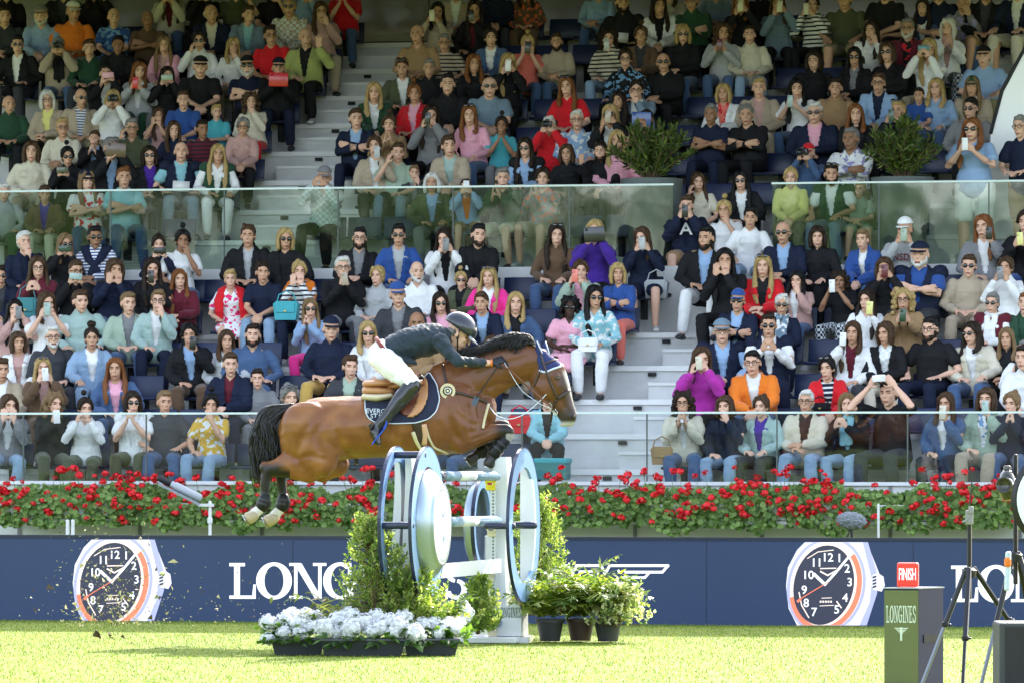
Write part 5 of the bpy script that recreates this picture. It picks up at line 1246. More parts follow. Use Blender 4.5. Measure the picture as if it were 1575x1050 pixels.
# left wing: two rings joined by bars, a domed drum with a dial
YL = 45.2
cL = at(657, 806, YL); wl = thing('jump_wing', (cL.x, YL, 0), 'left jump wing with two pale blue rings and a silver drum bearing a dial', 'jump wing')
Rr = 120.0*YL/F
jring(cL, Rr, Rr-.165, .024, [JB, JNV], 'ring', wl)
cL2 = cL-JN*.255; jring(cL2, Rr, Rr-.12, .024, [JB, JNV], 'ring', wl)
for dz, dd in ((.57, -.12), (0, -.56), (0, .56), (-.57, .05)): m = MB(); q = cL+JD*dd+Vector((0, 0, dz)); m.tube([q-JN*.25, q], .030, 12); part('navy_bar', m, [JNV], wl, True)
m = MB(); prof = [(.45, -.01), (.452, .02), (.435, .05), (.41, .075), (.37, .10), (.345, .115), (.34, .13), (.325, .13)]; m.lathe(cL, prof, ax=JN, n=64); m.lathe(cL, [(.45, -.01), (0, -.012)], ax=JN, n=64); part('drum', m, [JS], wl, True)
m = MB(); m.lathe(cL, [(.325, .129), (0, .131)], ax=JN, n=64); dl = part('dial', m, [JW], wl, True)
m = MB()
for k in range(60):
    a = 2*pi*k/60; o = JD*cos(a)+Vector((0, 0, sin(a))); tt = JD*-sin(a)+Vector((0, 0, cos(a))); L = .045 if k % 5 == 0 else .028; p = cL+JN*.134
    m.prism([p+o*.31-tt*.004, p+o*.31+tt*.004, p+o*(.31-L)+tt*.004, p+o*(.31-L)-tt*.004], JN*.002)
part('dial_ticks', m, [mat('tick_green', (.18, .25, .22), .5)], dl)
m = MB(); p = cL+JN*.1355
for s in (1, -1): m.prism([p+Vector((0, 0, .07)), p+JD*s*.07+Vector((0, 0, .11)), p+JD*s*.06+Vector((0, 0, .09)), p+Vector((0, 0, .055))], JN*.002)
for q in ((0, -.10), (.03, -.12), (-.02, -.14)): m.prism([p+JD*q[0]+Vector((0, 0, q[1])), p+JD*(q[0]+.03)+Vector((0, 0, q[1]+.05)), p+JD*(q[0]+.015)+Vector((0, 0, q[1]-.03))], JN*.002)
part('dial_mark', m, [mat('mark_slate', (.12, .20, .32), .5)], dl)
m = MB(); 
for c_, w_, h_, dz in ((0, .12, .10, .33), (.0, .11, .13, -.33)): m.box(cL+JN*.10+Vector((0, 0, dz))-JD*.12, (.12, .02, h_), Matrix.Rotation(-JA, 3, 'Z')); 
# white pillar of the left wing
def pillar(c, w, d, h, t, name='pillar', wavy=True):
    m = MB(); n = 26; pts = []
    for i in range(n+1):
        z = h*i/n; o = .012*sin(z*5.5) if wavy else 0; pts.append((-w/2+o, z))
    for i in range(n, -1, -1): z = h*i/n; o = .012*sin(z*5.5+1) if wavy else 0; pts.append((w/2+o, z))
    m.prism([c+JN*x+Vector((0, 0, z))-JD*d/2 for x, z in pts], JD*d); return part(name, m, [JW], t)
cP = at(624, 800, YL+.35); cP.z = 0; hP = at(0, 700, YL+.35).z
pillar(cP-JN*.045, .055, .28, hP, wl); pillar(cP+JN*.05, .065, .28, hP+.01, wl)
m = MB(); m.box(cP+Vector((0, 0, .025)), (.40, 1.0, .05), Matrix.Rotation(-JA, 3, 'Z'), bev=.01); part('foot', m, [JW], wl)
# right wing
YR = 47.7; cR0 = at(775, 987, YR); wr = thing('jump_wing', (cR0.x, YR, 0), 'right jump wing with one pale blue ring, white pillar and broad white foot', 'jump wing')
cR = at(805, 807, YR-.35); Rq = 118.0*YR/F
jring(cR, Rq, Rq-.165, .024, [JB, JNV], 'ring', wr)
for s in (-.5, .32): m = MB(); m.tube([cR+JD*(s)-JN*.22, cR+JD*s+JN*(.02)], .028, 12); part('navy_bar', m, [JNV], wr, True)
m = MB(); m.tube([at(767, 807, YR), cR, cR+JN*.1], .032, 12); part('navy_bar', m, [JNV], wr, True)
hR = at(0, 702, YR).z; cq = Vector((at(771, 0, YR).x, YR, 0))
pillar(cq, .135, .22, hR, wr); 
# inner crescent shaped plate behind the ring
m = MB(); P = []; cy = cR+JD*.30-JN*.03
for i in range(21): z = -.56+1.12*i/20; P.append(cy+JN*(-.03+.0)+Vector((0, 0, z))+JD*0)
pts = [(-.06, -.62), (-.06, .60), (.0, .60)]+[(.07-.05*((i-10)/10)**2+.0, .52-1.04*i/20) for i in range(21)]+[(.0, -.62)]
m.prism([cy+JN*x+Vector((0, 0, z)) for x, z in pts], JD*.05); part('crescent_plate', m, [JW], wr)
m = MB(); pts = [(-.10, .22), (.08, .30), (.115, .24), (.12, .0), (-.10, .0)]
m.prism([cq+JN*(x+.09)-JD*.16+Vector((0, 0, z+.055)) for x, z in pts], JD*.30); fb = part('foot_block', m, [JW], wr)
m = MB(); x_ = .0; zb = .215
for c_, w_ in zip('LONGINES', (.10, .12, .12, .12, .06, .12, .10, .10)):
    for j, p in enumerate(SER[c_]): m.prism([cq+JN*(.005+(x_+w_*.94*u_)*.235)-JD*(.163+.0004*(j % 3))+Vector((0, 0, zb+v_*.085)) for u_, v_ in p], JD*-.001)
    x_ += w_+.005
part('lettering', m, [mat('print_grey', (.13, .17, .14), .5)], fb)
m = MB(); m.prism([cq+JN*-.34-JD*.30, cq+JN*.30-JD*.30, cq+JN*.22+JD*.3, cq+JN*-.34+JD*.3], (0, 0, .05)); m.box(cq+Vector((-.15, -.4, .03)), (.6, .22, .05), Matrix.Rotation(-JA, 3, 'Z'), bev=.01); part('foot', m, [JW], wr)
m = MB(); cs = at(758.5, 0, YR-.15); cs = Vector((cs.x, YR-.15, 0)); m.box(cs+Vector((0, 0, .68)), (.05, .03, 1.30), Matrix.Rotation(-JA, 3, 'Z')); cpz = part('cup_strip', m, [mat('strip_zinc', (.55, .58, .58), .35, metal=.4)], wr)
m = MB()
for k in range(44): m.lathe(cs+Vector((0, -.018, .06+k*.029)), [(.009, 0), (0, .001)], ax=(0, -1, 0), n=8)
part('strip_holes', m, [mat('hole_grey', (.12, .13, .13), .6)], cpz)
YEL = mat('cup_yellow', (.75, .62, .02), .35, coat=.3); CRM = mat('cup_cream', (.62, .56, .38), .4)
def cup(px, py, mt, w=.075):
    c = at(px, py, YR-.19); m = MB(); m.ring(c, w*.55, w*.40, .06, ax=JD, up=(0, 0, -1), n=16, a0=0, a1=pi); m.box(c+Vector((0, .02, -.05)), (w, .03, .05), bev=.006); m.box(c+Vector((0, .0, .0)), (w*1.1, .02, .02), bev=.004); part('pole_cup', m, [mt], wr)
cup(754.5, 740, YEL, .085); cup(756, 811, CRM); cup(755, 881, CRM, .05); cup(757, 965, CRM)
def pole(p0, p1, r, lab, plank=None):
    t = thing('jump_pole', (p0+p1)/2, lab, 'jump pole', 'poles of the fence')
    bands = [0, .10, .34, .60, 1.0]
    d = p1-p0
    for i, (a_, b_) in enumerate(zip(bands[:-1], bands[1:])):
        m = MB(); A, B = p0+d*a_, p0+d*b_
        if plank: m.prism([A+Vector((0, 0, -plank/2)), B+Vector((0, 0, -plank/2)), B+Vector((0, 0, plank/2)), A+Vector((0, 0, plank/2))], JN*.03)
        else: m.loft([(A, r, r), (B, r, r)], n=20, cap=(i in (3,)))
        part('pole_band', m, [[JNV, JM, JW, JM][i] if not plank else JW], t, not plank)
    return t
for (x0, y0, x1, y1, r, lab, pl) in ((672, 731, 764, 731.5, .040, 'top pole of the fence, banded navy, white and pale marbled blue', None), (676, 802, 766, 800, .043, 'middle pole of the fence, banded white and pale marbled blue', None),
    (668, 878, 766, 869, .03, 'white flat plank hung between the middle and the bottom pole', .12), (640, 967, 766, 957, .042, 'bottom pole of the fence just above the white foot', None)):
    pole(at(x0, y0, YL+.9), at(x1, y1, YR-.2), r, lab, pl)
# far wing (other side of the spread)
cF = at(741, 806, 49.6); wf = thing('jump_wing', (cF.x, 49.6, 0), 'far jump wing partly hidden behind the poles, silver drum and thin blue ring', 'jump wing')
jring(cF, .40, .33, .03, [JB, JNV], 'ring', wf); m = MB(); m.lathe(cF-JN*.02, [(.39, 0), (.38, -.05), (.30, -.085), (0, -.09)], ax=JN, n=40); part('drum', m, [JS], wf, True)
m = MB(); m.box((cF.x+.06, 49.7, cF.z/2-.1), (.07, .12, cF.z), bev=.01); m.box((cF.x+.03, 49.6, .03), (.5, .8, .05)); part('pillar', m, [JW], wf)
# ================================================================ POTTED PLANTS
rp = random.Random(21)
def lm(n, c): return leafmat(n, c, .5, .35, .3, 6)
SHL = [lm('shrub_leaf_a', (.15, .22, .05)), lm('shrub_leaf_b', (.26, .34, .09)), lm('shrub_leaf_c', (.42, .45, .18))]
FRL = [lm('fern_a', (.10, .16, .03)), lm('fern_b', (.24, .29, .06)), lm('fern_c', (.20, .17, .07))]
HYL = [lm('hydrangea_leaf', (.045, .10, .02)), lm('hydrangea_leaf_b', (.11, .20, .04))]
BROWN = mat('twig', (.10, .065, .035), .8); POTD = mat('pot_dark', (.035, .037, .04), .5, var=.2)
def leaf(m, c, d, L, w, mi, up=Vector((0, 0, 1))):
    d = d.normalized(); s = d.cross(up); s = (s if s.length > .05 else d.orthogonal()).normalized(); s.rotate(Quaternion(d, rp.uniform(-1.2, 1.2))); k = d.cross(s)*L*.12
    m.add([c, c+d*L*.45+s*w, c+d*L, c+d*L*.45-s*w, c+d*L*.5-k], [(0, 1, 4), (1, 2, 4), (2, 3, 4), (3, 0, 4)], mi)
def shrub(base, top, rad, n, label, name='box_shrub', mats=SHL, L=(.025, .05), w=.009, shape=None):
    """upright leafy shrub: stems then small leaves along fine twigs"""
    t = thing(name, base, label, 'shrub'); st_ = MB(); lf = MB(); H = (top-base).z
    shape = shape or (lambda q: (1-q)**.75*(.35+.65*min(1, q*4+.3)))
    for i in range(n):
        q = rp.random()**1.15; a = rp.uniform(0, 2*pi); R = rad*shape(q)*rp.uniform(.2, 1.28); ax = base+(top-base)*q
        c = ax+Vector((cos(a)*R, sin(a)*R*.9, 0)); d = Vector((cos(a)*.6, sin(a)*.6, rp.uniform(.5, 1.3))).normalized(); Lt = rp.uniform(.05, .13)
        if i % 5 == 0: st_.tube([ax.lerp(base, .15), c.lerp(ax, .3), c], .004, 4, cap=False)
        k = rp.choice((0, 0, 1, 1, 2))
        for j in range(7):
            p = c+d*Lt*j/7; o = Vector((rp.gauss(0, 1), rp.gauss(0, 1), rp.gauss(.4, .7))).normalized(); leaf(lf, p, o+d*.5, rp.uniform(*L), w*rp.uniform(.8, 1.2), k)
    st_.loft([(base, .02, .02), (top, .006, .006)], n=6); part('stems', st_, [BROWN], t); part('foliage', lf, mats, t); return t
def frond(lf, st_, p0, dr, L, arch, mi):
    dr = dr.normalized(); pts = []; p = p0.copy(); n = 11; f0, f1 = rp.uniform(.1, 1.0), rp.uniform(1.4, 2.8)
    for i in range(n+1):
        pts.append(p.copy()); fi = f0+(f1-f0)*(i/n)**1.6; d = dr*sin(fi)+Vector((0, 0, cos(fi))); p = p+d*L/n
    st_.tube(pts, .003, 4, cap=False)
    for i in range(1, n):
        for h in (0,):
            c = pts[i].lerp(pts[i+1], h); dd = (pts[i+1]-pts[i]).normalized(); s = dd.cross(Vector((0, 0, 1))); s = (s if s.length > .1 else dd.orthogonal()).normalized(); q = (i+h)/n; W = .15*L/.5*sin(pi*min(1, q*.85+.15))*1.0
            for sg in (1, -1):
                o = (s*sg+dd*.35+Vector((rp.gauss(0, .15), rp.gauss(0, .15), -.2+rp.gauss(0, .35)))).normalized(); b = dd*.012
                tip = c+o*W; mid = c+o*W*.5
                lf.add([c-b, mid-b*1.1+Vector((0, 0, .004)), tip, mid+b*1.1, c+b], [(0, 1, 2, 3, 4)], mi)
def fern(base, R, H, n, label, mats=FRL, pot=None):
    t = thing('fern', base, label, 'fern'); st_ = MB(); lf = MB()
    for i in range(n):
        a = rp.uniform(0, 2*pi); L = R*rp.uniform(.45, 1.25); frond(lf, st_, base+Vector((cos(a)*.05, sin(a)*.05, H*rp.uniform(.8, 1))), Vector((cos(a), sin(a), 0)), L, rp.uniform(.55, 1.5), rp.choice((0, 0, 1, 1, 1, 2)))
    part('stems', st_, [STEM], t); part('fronds', lf, mats, t); return t
YF = 44.5
def gp(px, Y): return Vector((at(px, 0, Y).x, Y, 0))
b = gp(605, 45.0); shrub(b+Vector((.02, 0, .22)), Vector((at(562, 0, 45.0).x, 45.0, at(0, 800, 45.0).z)), .40, 780, 'tall light green boxwood-like shrub standing before the left jump wing')
b = gp(640, 44.9); shrub(b+Vector((.0, 0, .25)), Vector((at(640, 0, 44.9).x, 44.95, at(0, 880, 44.9).z)), .34, 420, 'low light green shrub right of the tall shrub, before the left drum')
b = gp(590, 44.8); shrub(b+Vector((-.02, 0, .2)), Vector((at(566, 0, 44.8).x, 44.75, at(0, 880, 44.8).z)), .24, 380, 'yellow-green feathery conifer in front of the tall shrub', 'dwarf_conifer', FRL, (.012, .03), .006)
fern(gp(512, 44.9), .42, .22, 20, 'grey-green fern left of the tall shrub behind the white hydrangeas', [lm('fern_grey', (.11, .14, .06)), lm('fern_grey2', (.18, .2, .08)), lm('fern_grey3', (.13, .11, .05))])
fern(gp(675, 44.9), .36, .26, 26, 'yellow-green fern right of the tall shrub behind the white hydrangeas')
b = gp(735, 47.0); shrub(b+Vector((0, 0, .1)), Vector((b.x+.02, 47, at(0, 893, 47).z)), .17, 230, 'small green shrub below the poles behind the white plank', 'laurel_shrub', SHL, (.03, .06), .014)
b = gp(828, 48.6); shrub(b+Vector((0, 0, .2)), Vector((at(828, 0, 48.6).x, 48.6, at(0, 772, 48.6).z)), .27, 900, 'tall light green shrub seen through and beside the right ring', shape=lambda q: (1-q)**.4*.9)
for px, dy, R, n, lab in ((843, 0, .40, 44, 'yellow-green fern in the left pot beside the right ring'), (890, .1, .58, 90, 'big yellow-green fern in the middle of the fern group'), (938, -.05, .42, 44, 'spreading fern at the right end of the fern group')):
    Yq = 47.6+dy; b = gp(px, Yq); fern(b, R, .26, n, lab)
for px, dy, lab in ((846, 0, 'dark grey round pot under the left fern'), (893, .1, 'dark brown round pot under the middle fern'), (935, -.05, 'dark grey pot under the right fern')):
    b = gp(px, 47.6+dy); t = thing('plant_pot', b, lab, 'plant pot', 'pots of the fern group'); m = MB(); m.lathe(b, [(0, .01), (.085, .01), (.115, .17), (.128, .17), (.128, .20), (.112, .20), (.105, .17), (0, .165)], n=28); part('pot', m, [POTD if px != 893 else mat('pot_brown', (.06, .035, .03), .5)], t, False)
b = gp(948, 47.4); shrub(b+Vector((0, 0, .15)), Vector((b.x+.05, 47.4, at(0, 905, 47.4).z)), .26, 230, 'small variegated ivy bush at the right edge of the fern group', 'ivy', [lm('ivy_a', (.30, .35, .18)), lm('ivy_b', (.6, .6, .45)), lm('ivy_c', (.10, .16, .05))], (.025, .045), .014, lambda q: .9-.5*q)
# hydrangeas in low troughs
HW = leafmat('hydrangea_white', (.82, .83, .84), .4, .6, .05, 40)
def hyd_mesh(seed):
    r = random.Random(seed); m = MB()
    for i in range(90):
        n = Vector((r.gauss(0, 1), r.gauss(0, 1), r.gauss(.25, .9))).normalized(); c = n*r.uniform(.066, .082); a = n.orthogonal().normalized(); a.rotate(Quaternion(n, r.uniform(0, 6))); b = n.cross(a); s = r.uniform(.012, .017)
        for k in range(4):
            d = (a, b, -a, -b)[k]; e = (b, -a, -b, a)[k]; m.add([c, c+(d*.6-e*.45)*s+n*.002, c+d*s*1.2+n*.005, c+(d*.6+e*.55)*s+n*.002], [(0, 1, 2, 3)])
    m.ell((0, 0, 0), (.064, .064, .060), 12); return m.mesh('flower_head', [HW], False)
HM3 = [hyd_mesh(i) for i in range(3)]
def trough(px0, px1, Y, heads, label, lab2):
    a_, b_ = at(px0, 0, Y).x, at(px1, 0, Y).x; h = .125
    if px0 > 0:
        t = thing('planter_trough', ((a_+b_)/2, Y, 0), label, 'planter', 'dark troughs of white hydrangeas'); m = MB(); lo, hi = .02, 0
        P = lambda x, y, z: (x, y, z)
        m.add([P(a_+.03, Y-.10, .004), P(b_-.03, Y-.10, .004), P(b_-.03, Y+.14, .004), P(a_+.03, Y+.14, .004), P(a_, Y-.14, h), P(b_, Y-.14, h), P(b_, Y+.18, h), P(a_, Y+.18, h)], [(3, 2, 1, 0), (0, 1, 5, 4), (1, 2, 6, 5), (2, 3, 7, 6), (3, 0, 4, 7), (4, 5, 6, 7)])
        part('body', m, [mat('trough_dark', (.04, .045, .055), .55, var=.2, vscale=9)], t)
        m = MB(); m.box(((a_+b_)/2, Y+.02, h+.006), (b_-a_+.02, .35, .018), bev=.006); part('rim', m, [mat('trough_rim', (.07, .075, .085), .5)], t)
    t = thing('hydrangea', ((a_+b_)/2, Y, h), lab2, 'hydrangea', 'white hydrangeas before the fence'); lf = MB()
    for i, (x, y, dy, s) in enumerate(heads):
        c = at(x, y, Y+dy); o = link('flower_head', HM3[i % 3], t); o.location = c-t.location; o.rotation_euler = (rp.uniform(-.4, .4), rp.uniform(-.4, .4), rp.uniform(0, 6)); o.scale = (s*1.12, s*1.12, s*1.03)
    for i in range(110):
        x, y, dy, s = rp.choice(heads); c = at(x+rp.gauss(0, 9), y+rp.uniform(2, 24), Y+dy-rp.uniform(0, .08)); c.z = max(c.z, h-.02); leaf(lf, c, Vector((rp.gauss(0, .8), -rp.uniform(.2, 1), rp.uniform(-.5, .5))), rp.uniform(.07, .12), rp.uniform(.022, .034), rp.choice((0, 0, 1)))
    part('foliage', lf, HYL, t); return t
YT = 44.5
H1 = [(413, 957, 0, .85), (411, 982, -.1, .7), (440, 952, .05, .9), (456, 958, -.02, 1.0), (470, 948, .08, .95), (478, 965, -.06, .8), (436, 972, -.1, .7), (462, 975, -.1, .85), (424, 965, .1, .6), (487, 948, .1, .7), (449, 945, .12, .8)]
H2 = [(499, 965, -.08, 1.05), (520, 955, .05, 1.0), (538, 948, .08, 1.05), (541, 967, -.09, 1.1), (560, 958, .02, 1.05), (580, 950, .08, 1.0), (585, 966, -.06, .95), (600, 958, 0, 1.05), (613, 962, -.06, 1.0), (621, 950, .08, .9), (571, 972, -.1, .7), (518, 972, -.05, .8), (605, 972, -.1, .8)]
H3 = [(637, 975, -.14, 1.15), (654, 963, .05, .8), (668, 960, .1, .85), (683, 965, 0, .7), (691, 960, .08, .8), (700, 967, -.02, .7), (706, 958, .1, .65), (675, 975, -.08, .6), (648, 958, .1, .7)]
trough(418, 499, YT+.15, H1, 'left of the three dark grey troughs under the white hydrangeas', 'white hydrangeas in the left trough')
trough(494, 623, YT, H2, 'middle and widest of the three dark grey troughs under the white hydrangeas', 'dense white hydrangeas in the middle trough')
trough(621, 706, YT+.05, H3, 'right of the three dark grey troughs, below the drum', 'white hydrangeas in the right trough with one big round head')
H4 = [(694, 935, 0, .9), (710, 933, .05, .9), (702, 946, -.05, .9), (718, 942, 0, .85), (688, 945, .05, .7), (712, 952, -.05, .8)]
trough(-1, 1, 46.5, H4, '', 'white hydrangeas behind the bottom pole') if False else None
t = thing('hydrangea', gp(703, 46.3)+Vector((0, 0, .0)), 'white hydrangeas on leafy stems behind the bottom pole', 'hydrangea', 'white hydrangeas before the fence'); lf = MB(); sm = MB()
for i, (x, y, dy, s) in enumerate(H4):
    c = at(x, y, 46.3+dy); o = link('flower_head', HM3[i % 3], t); o.location = c-t.location; o.scale = (s, s, s*.9); sm.tube([c, gp(703, 46.3)], .006, 5)
for i in range(40): x, y, dy, s = rp.choice(H4); leaf(lf, at(x+rp.gauss(0, 8), y+rp.uniform(5, 28), 46.3+dy), Vector((rp.gauss(0, .8), -.6, rp.uniform(-.5, .5))), .08, .028, rp.choice((0, 1)))
part('foliage', lf, HYL, t); part('stems', sm, [STEM], t)
# two big potted shrubs behind the upper glass
def bigpot(px, py0, py1, pxw, label, lab2):
    v = VG+.55; z0 = 3.83; u = upx(px, v); c = st(u, v, z0); zt_ = zpx(px, py1, v); zb = zpx(px, py0, v); R = pxw/2*(Y0+v)/F
    t = thing('planter_pot', c, lab2, 'plant pot', None, -TH); m = MB(); h = zb-z0+.05; m.lathe(c, [(0, 0), (.24, 0), (.38, h), (.34, h), (.33, h-.06), (0, h-.06)], n=4 if False else 28); part('pot', m, [mat('pot_slate', (.10, .12, .12), .6)], t)
    t = thing('potted_shrub', c+Vector((0, 0, h-.08)), label, 'shrub', 'big shrubs behind the upper glass'); s_ = MB(); lf = MB(); H = zt_-zb; r = random.Random(int(px)); LM = [lm('laurel_a', (.06, .10, .025)), lm('laurel_b', (.12, .18, .04)), lm('laurel_c', (.22, .28, .07))]
    for i in range(64):
        a = r.uniform(0, 2*pi); e = r.uniform(.05, 1.0); tip = Vector((cos(a)*R*sin(e*1.5)*1.05, sin(a)*R*.8*sin(e*1.5), H*(.25+.75*cos(e*1.25))*r.uniform(.8, 1.1))); b0 = c+Vector((0, 0, h-.1)); mid = b0+Vector((tip.x*.35, tip.y*.35, tip.z*.55)); tp = b0+tip
        s_.tube([b0, mid, tp], .007, 5, cap=False)
        for j in range(34):
            q = r.uniform(.3, 1.03); p = (mid+(tp-mid)*((q-.5)*2)) if q > .5 else b0+(mid-b0)*q*2; d = (tip.normalized()*.8+Vector((r.gauss(0, .6), r.gauss(0, .6), r.gauss(.2, .5)))).normalized()
            leaf(lf, p, d, r.uniform(.07, .13), r.uniform(.012, .02), r.choice((0, 0, 1, 1, 2)))
    part('stems', s_, [BROWN], t); part('foliage', lf, LM, t)
bigpot(1003, 282, 190, 125, 'left big leafy laurel shrub rising above the green glass near the stairs', 'left slate grey pot behind the green glass')
bigpot(1388, 280, 182, 112, 'right big leafy laurel shrub above the green glass beside the standing person', 'right slate grey pot behind the green glass')
# ================================================================ HORSE
from mathutils.bvhtree import BVHTree
YH = 47.75
def hp(px, py, y=0): p = at(px, py, YH); p.y += y; return p
PXM = YH/F
def hl(m, secs, y=0, n=14):
    """secs: (px, py, half height in px, half width in m[, y offset])"""
    m.loft([(hp(s[0], s[1], s[4] if len(s) > 4 else y), s[3], s[2]*PXM) for s in secs], side=(0, 1, 0), n=n)
horse = thing('horse', hp(590, 985), 'bay show jumper with black tail clearing the fence, forelegs folded, hind legs stretched back', 'horse')
m = MB()
hl(m, [(452, 660, 36, .17), (470, 664, 50, .25), (495, 662, 52, .28), (530, 657, 49, .285), (570, 656, 48, .295), (620, 652, 49, .305), (665, 645, 55, .285), (700, 636, 62, .25), (726, 632, 52, .21), (744, 632, 30, .14)], n=24)
hl(m, [(690, 606, 52, .15), (722, 588, 45, .125), (750, 573, 39, .105), (780, 562, 33, .092), (808, 556, 30, .088), (830, 556, 23, .075)], n=18)
for s in (1, -1):   # buttocks, thigh, shoulder blade, forearm muscle
    m.ell(hp(474, 656, s*.15), (.24, .14, .225), 18); m.ell(hp(448, 672, s*.12), (.10, .11, .22), 14)
    m.ell(hp(700, 640, s*.155), (.14, .11, .27), 16, rot=Matrix.Rotation(radians(-24), 3, 'Y')); m.ell(hp(722, 652, s*.12), (.13, .11, .16), 14); m.ell(hp(738, 640, s*.07), (.08, .08, .14), 12)
# head
hl(m, [(829, 556, 20, .075), (842, 577, 31, .088), (853, 597, 25, .088), (862, 614, 19.5, .066), (869, 629, 15.5, .055), (874, 640, 15, .058), (875, 648, 10.5, .050)], n=16)
for s in (1, -1):
    m.ell(hp(836, 598, s*.058), (.105, .034, .115), 14)                    # cheek
    m.ell(hp(855.5, 578, s*.078), (.035, .022, .022), 10)                   # brow over the eye
    m.ell(hp(880, 640, s*.040), (.028, .022, .032), 10)                    # nostril flare
    m.loft([(hp(864, 590, s*.062), .010, .012), (hp(872, 615, s*.05), .012, .010), (hp(877, 630, s*.045), .012, .012)], n=6)
m.ell(hp(866, 652, 0), (.035, .042, .022), 10)                             # chin
def hleg(secs, y): hl(m, [(a, b, c, w, y) for a, b, c, w in secs], n=14)
# hind legs (near one at negative y)
for s, o in ((-1, 0), (1, 1)):
    y = s*.15; ox, oy = (0, 0) if not o else (20, 0)
    hl(m, [(476+ox*.2, 655, 48, .13, y), (486+ox*.3, 690, 42, .13, y), (492+ox*.6, 712, 30, .12, y)], n=16)
    hl(m, [(502+ox, 716, 20, .075, y), (485+ox*.9, 708, 36, .085, y), (462+ox, 710, 31, .075, y), (442+ox, 715, 22, .06, y), (426+ox, 719, 14, .045, y), (414+ox*.9, 721, 12, .042, y)], n=14)
    m.ell(hp(407+ox*.9, 718, y), (.040, .038, .055), 10)
    if not o: hleg([(413, 722, 9.5, .045), (409.5, 735, 8, .035), (409, 755, 7, .031), (407, 772, 8.5, .036), (401, 782, 8, .034), (392, 789, 8.5, .038)], y)
    else: hleg([(431, 722, 9.5, .045), (431, 738, 8, .035), (434, 757, 7, .031), (435, 772, 8.5, .036), (430, 783, 8, .034), (420, 793, 8.5, .038)], y)
# forelegs
hleg([(708, 672, 27, .095), (728, 671, 19, .080), (748, 667, 14, .062), (768, 662.5, 11.5, .050), (781, 662.5, 11, .047)], -.14)
hleg([(781, 662, 11, .045), (780, 671, 9.5, .040), (772, 682, 7.2, .031), (764, 692, 7, .030), (758, 699, 9, .036), (756, 706, 7.5, .031)], -.14)
hleg([(718, 664, 25, .09), (745, 661, 15, .065), (768, 656, 11.5, .050), (777, 656, 11, .046)], .12)
hleg([(777, 655, 11, .045), (771, 667, 9.5, .040), (757, 681, 7.2, .031), (745, 691, 7, .030), (737, 696, 9, .036), (731, 701, 7.5, .031)], .12)
GRV = [([(545, 706), (524, 686), (513, 655), (516, 630)], .016, 6), ([(482, 632), (466, 672), (454, 702)], .012, 6), ([(747, 598), (737, 628), (737, 652)], .014, 5), ([(683, 596), (687, 638), (701, 668), (716, 686)], .012, 6),
 ([(728, 604), (768, 590), (812, 592)], .012, 5), ([(704, 636), (722, 650), (742, 655)], .009, 5), ([(820, 596), (838, 612), (846, 622)], .008, 4), ([(452, 704), (480, 700), (500, 706)], .009, 5), ([(700, 600), (712, 628)], .010, 5), ([(500, 640), (486, 668), (492, 694)], .008, 6), ([(735, 575), (775, 560), (812, 548)], .006, 5), ([(760, 660), (745, 668), (728, 674)], .006, 3), ([(846, 584), (862, 612), (868, 626)], .006, 3), ([(560, 640), (600, 668), (650, 684)], .004, 8)]
def hdisp(p):
    x, y = CX+p.x*F/p.y, HY-(p.z-CH)*F/p.y; g_ = 0
    if abs(p.y-YH) > .04:
        for L, A, w_ in GRV:
            for (a, b), (c, d) in zip(L[:-1], L[1:]):
                l2 = (c-a)**2+(d-b)**2; t = max(0, min(1, ((x-a)*(c-a)+(y-b)*(d-b))/l2)); e = hypot(a+(c-a)*t-x, b+(d-b)*t-y)
                if e < w_*3: g_ = min(g_, -A*math.exp(-(e/w_)**2))
        if 560 < x < 680 and 620 < y < 690: g_ += .0018*sin((x+y*.25)*.55)
    return g_+.004*noise.noise(Vector((p.x*7, p.y*7, p.z*7)))+.0016*noise.noise(Vector((p.x*22, p.y*22, p.z*22)))
hm = remesh(m, 'horse_body', .0105, 5, .5, hdisp)
def px_of(p): return CX+p.x*F/p.y, HY-(p.z-CH)*F/p.y
def sst(a, b, x): t = max(0, min(1, (x-a)/(b-a))); return t*t*(3-2*t)
def mixc(a, b, t): return tuple(x*(1-t)+y*t for x, y in zip(a, b))
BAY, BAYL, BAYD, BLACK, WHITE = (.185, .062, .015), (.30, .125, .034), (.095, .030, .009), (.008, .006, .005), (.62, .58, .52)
ca = hm.color_attributes.new('coat', 'FLOAT_COLOR', 'POINT'); cols = []
for v in hm.vertices:
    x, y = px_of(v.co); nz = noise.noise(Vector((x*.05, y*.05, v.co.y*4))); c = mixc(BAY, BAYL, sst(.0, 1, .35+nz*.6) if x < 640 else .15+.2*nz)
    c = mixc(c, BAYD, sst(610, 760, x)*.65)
    if y > 708 and x < 460: c = mixc(c, BLACK, sst(444+(y-715)*.4, 424, x)*sst(704, 720, y))
    if x < 460 and y > 716: c = mixc(c, BLACK, sst(716, 728, y)*(1 if x < 446 else 0))
    if x < 460 and y > 755:
        c = mixc(c, WHITE, sst(760, 768, y))
    if 718 < x < 800 and y > 645:
        c = mixc(c, BLACK, sst(752, 776, x+(max(0, y-672))*1.6)*sst(645, 652, y+8)); 
        if abs(y-674) < 7 and x > 778: c = mixc(c, WHITE, .5)
    if x > 800:   # head: darker front and muzzle, small pale lip
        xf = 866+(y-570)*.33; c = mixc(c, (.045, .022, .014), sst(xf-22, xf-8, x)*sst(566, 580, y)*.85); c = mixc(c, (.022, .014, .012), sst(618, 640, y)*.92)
        if y > 645 and x > 858: c = mixc(c, WHITE, .75*sst(645, 652, y))
        if x > xf-3 and y < 636: c = mixc(c, WHITE, .7*sst(566, 574, y)*sst(xf-3, xf+1, x))
    cols += [*c, 1]
ca.data.foreach_set('color', cols)
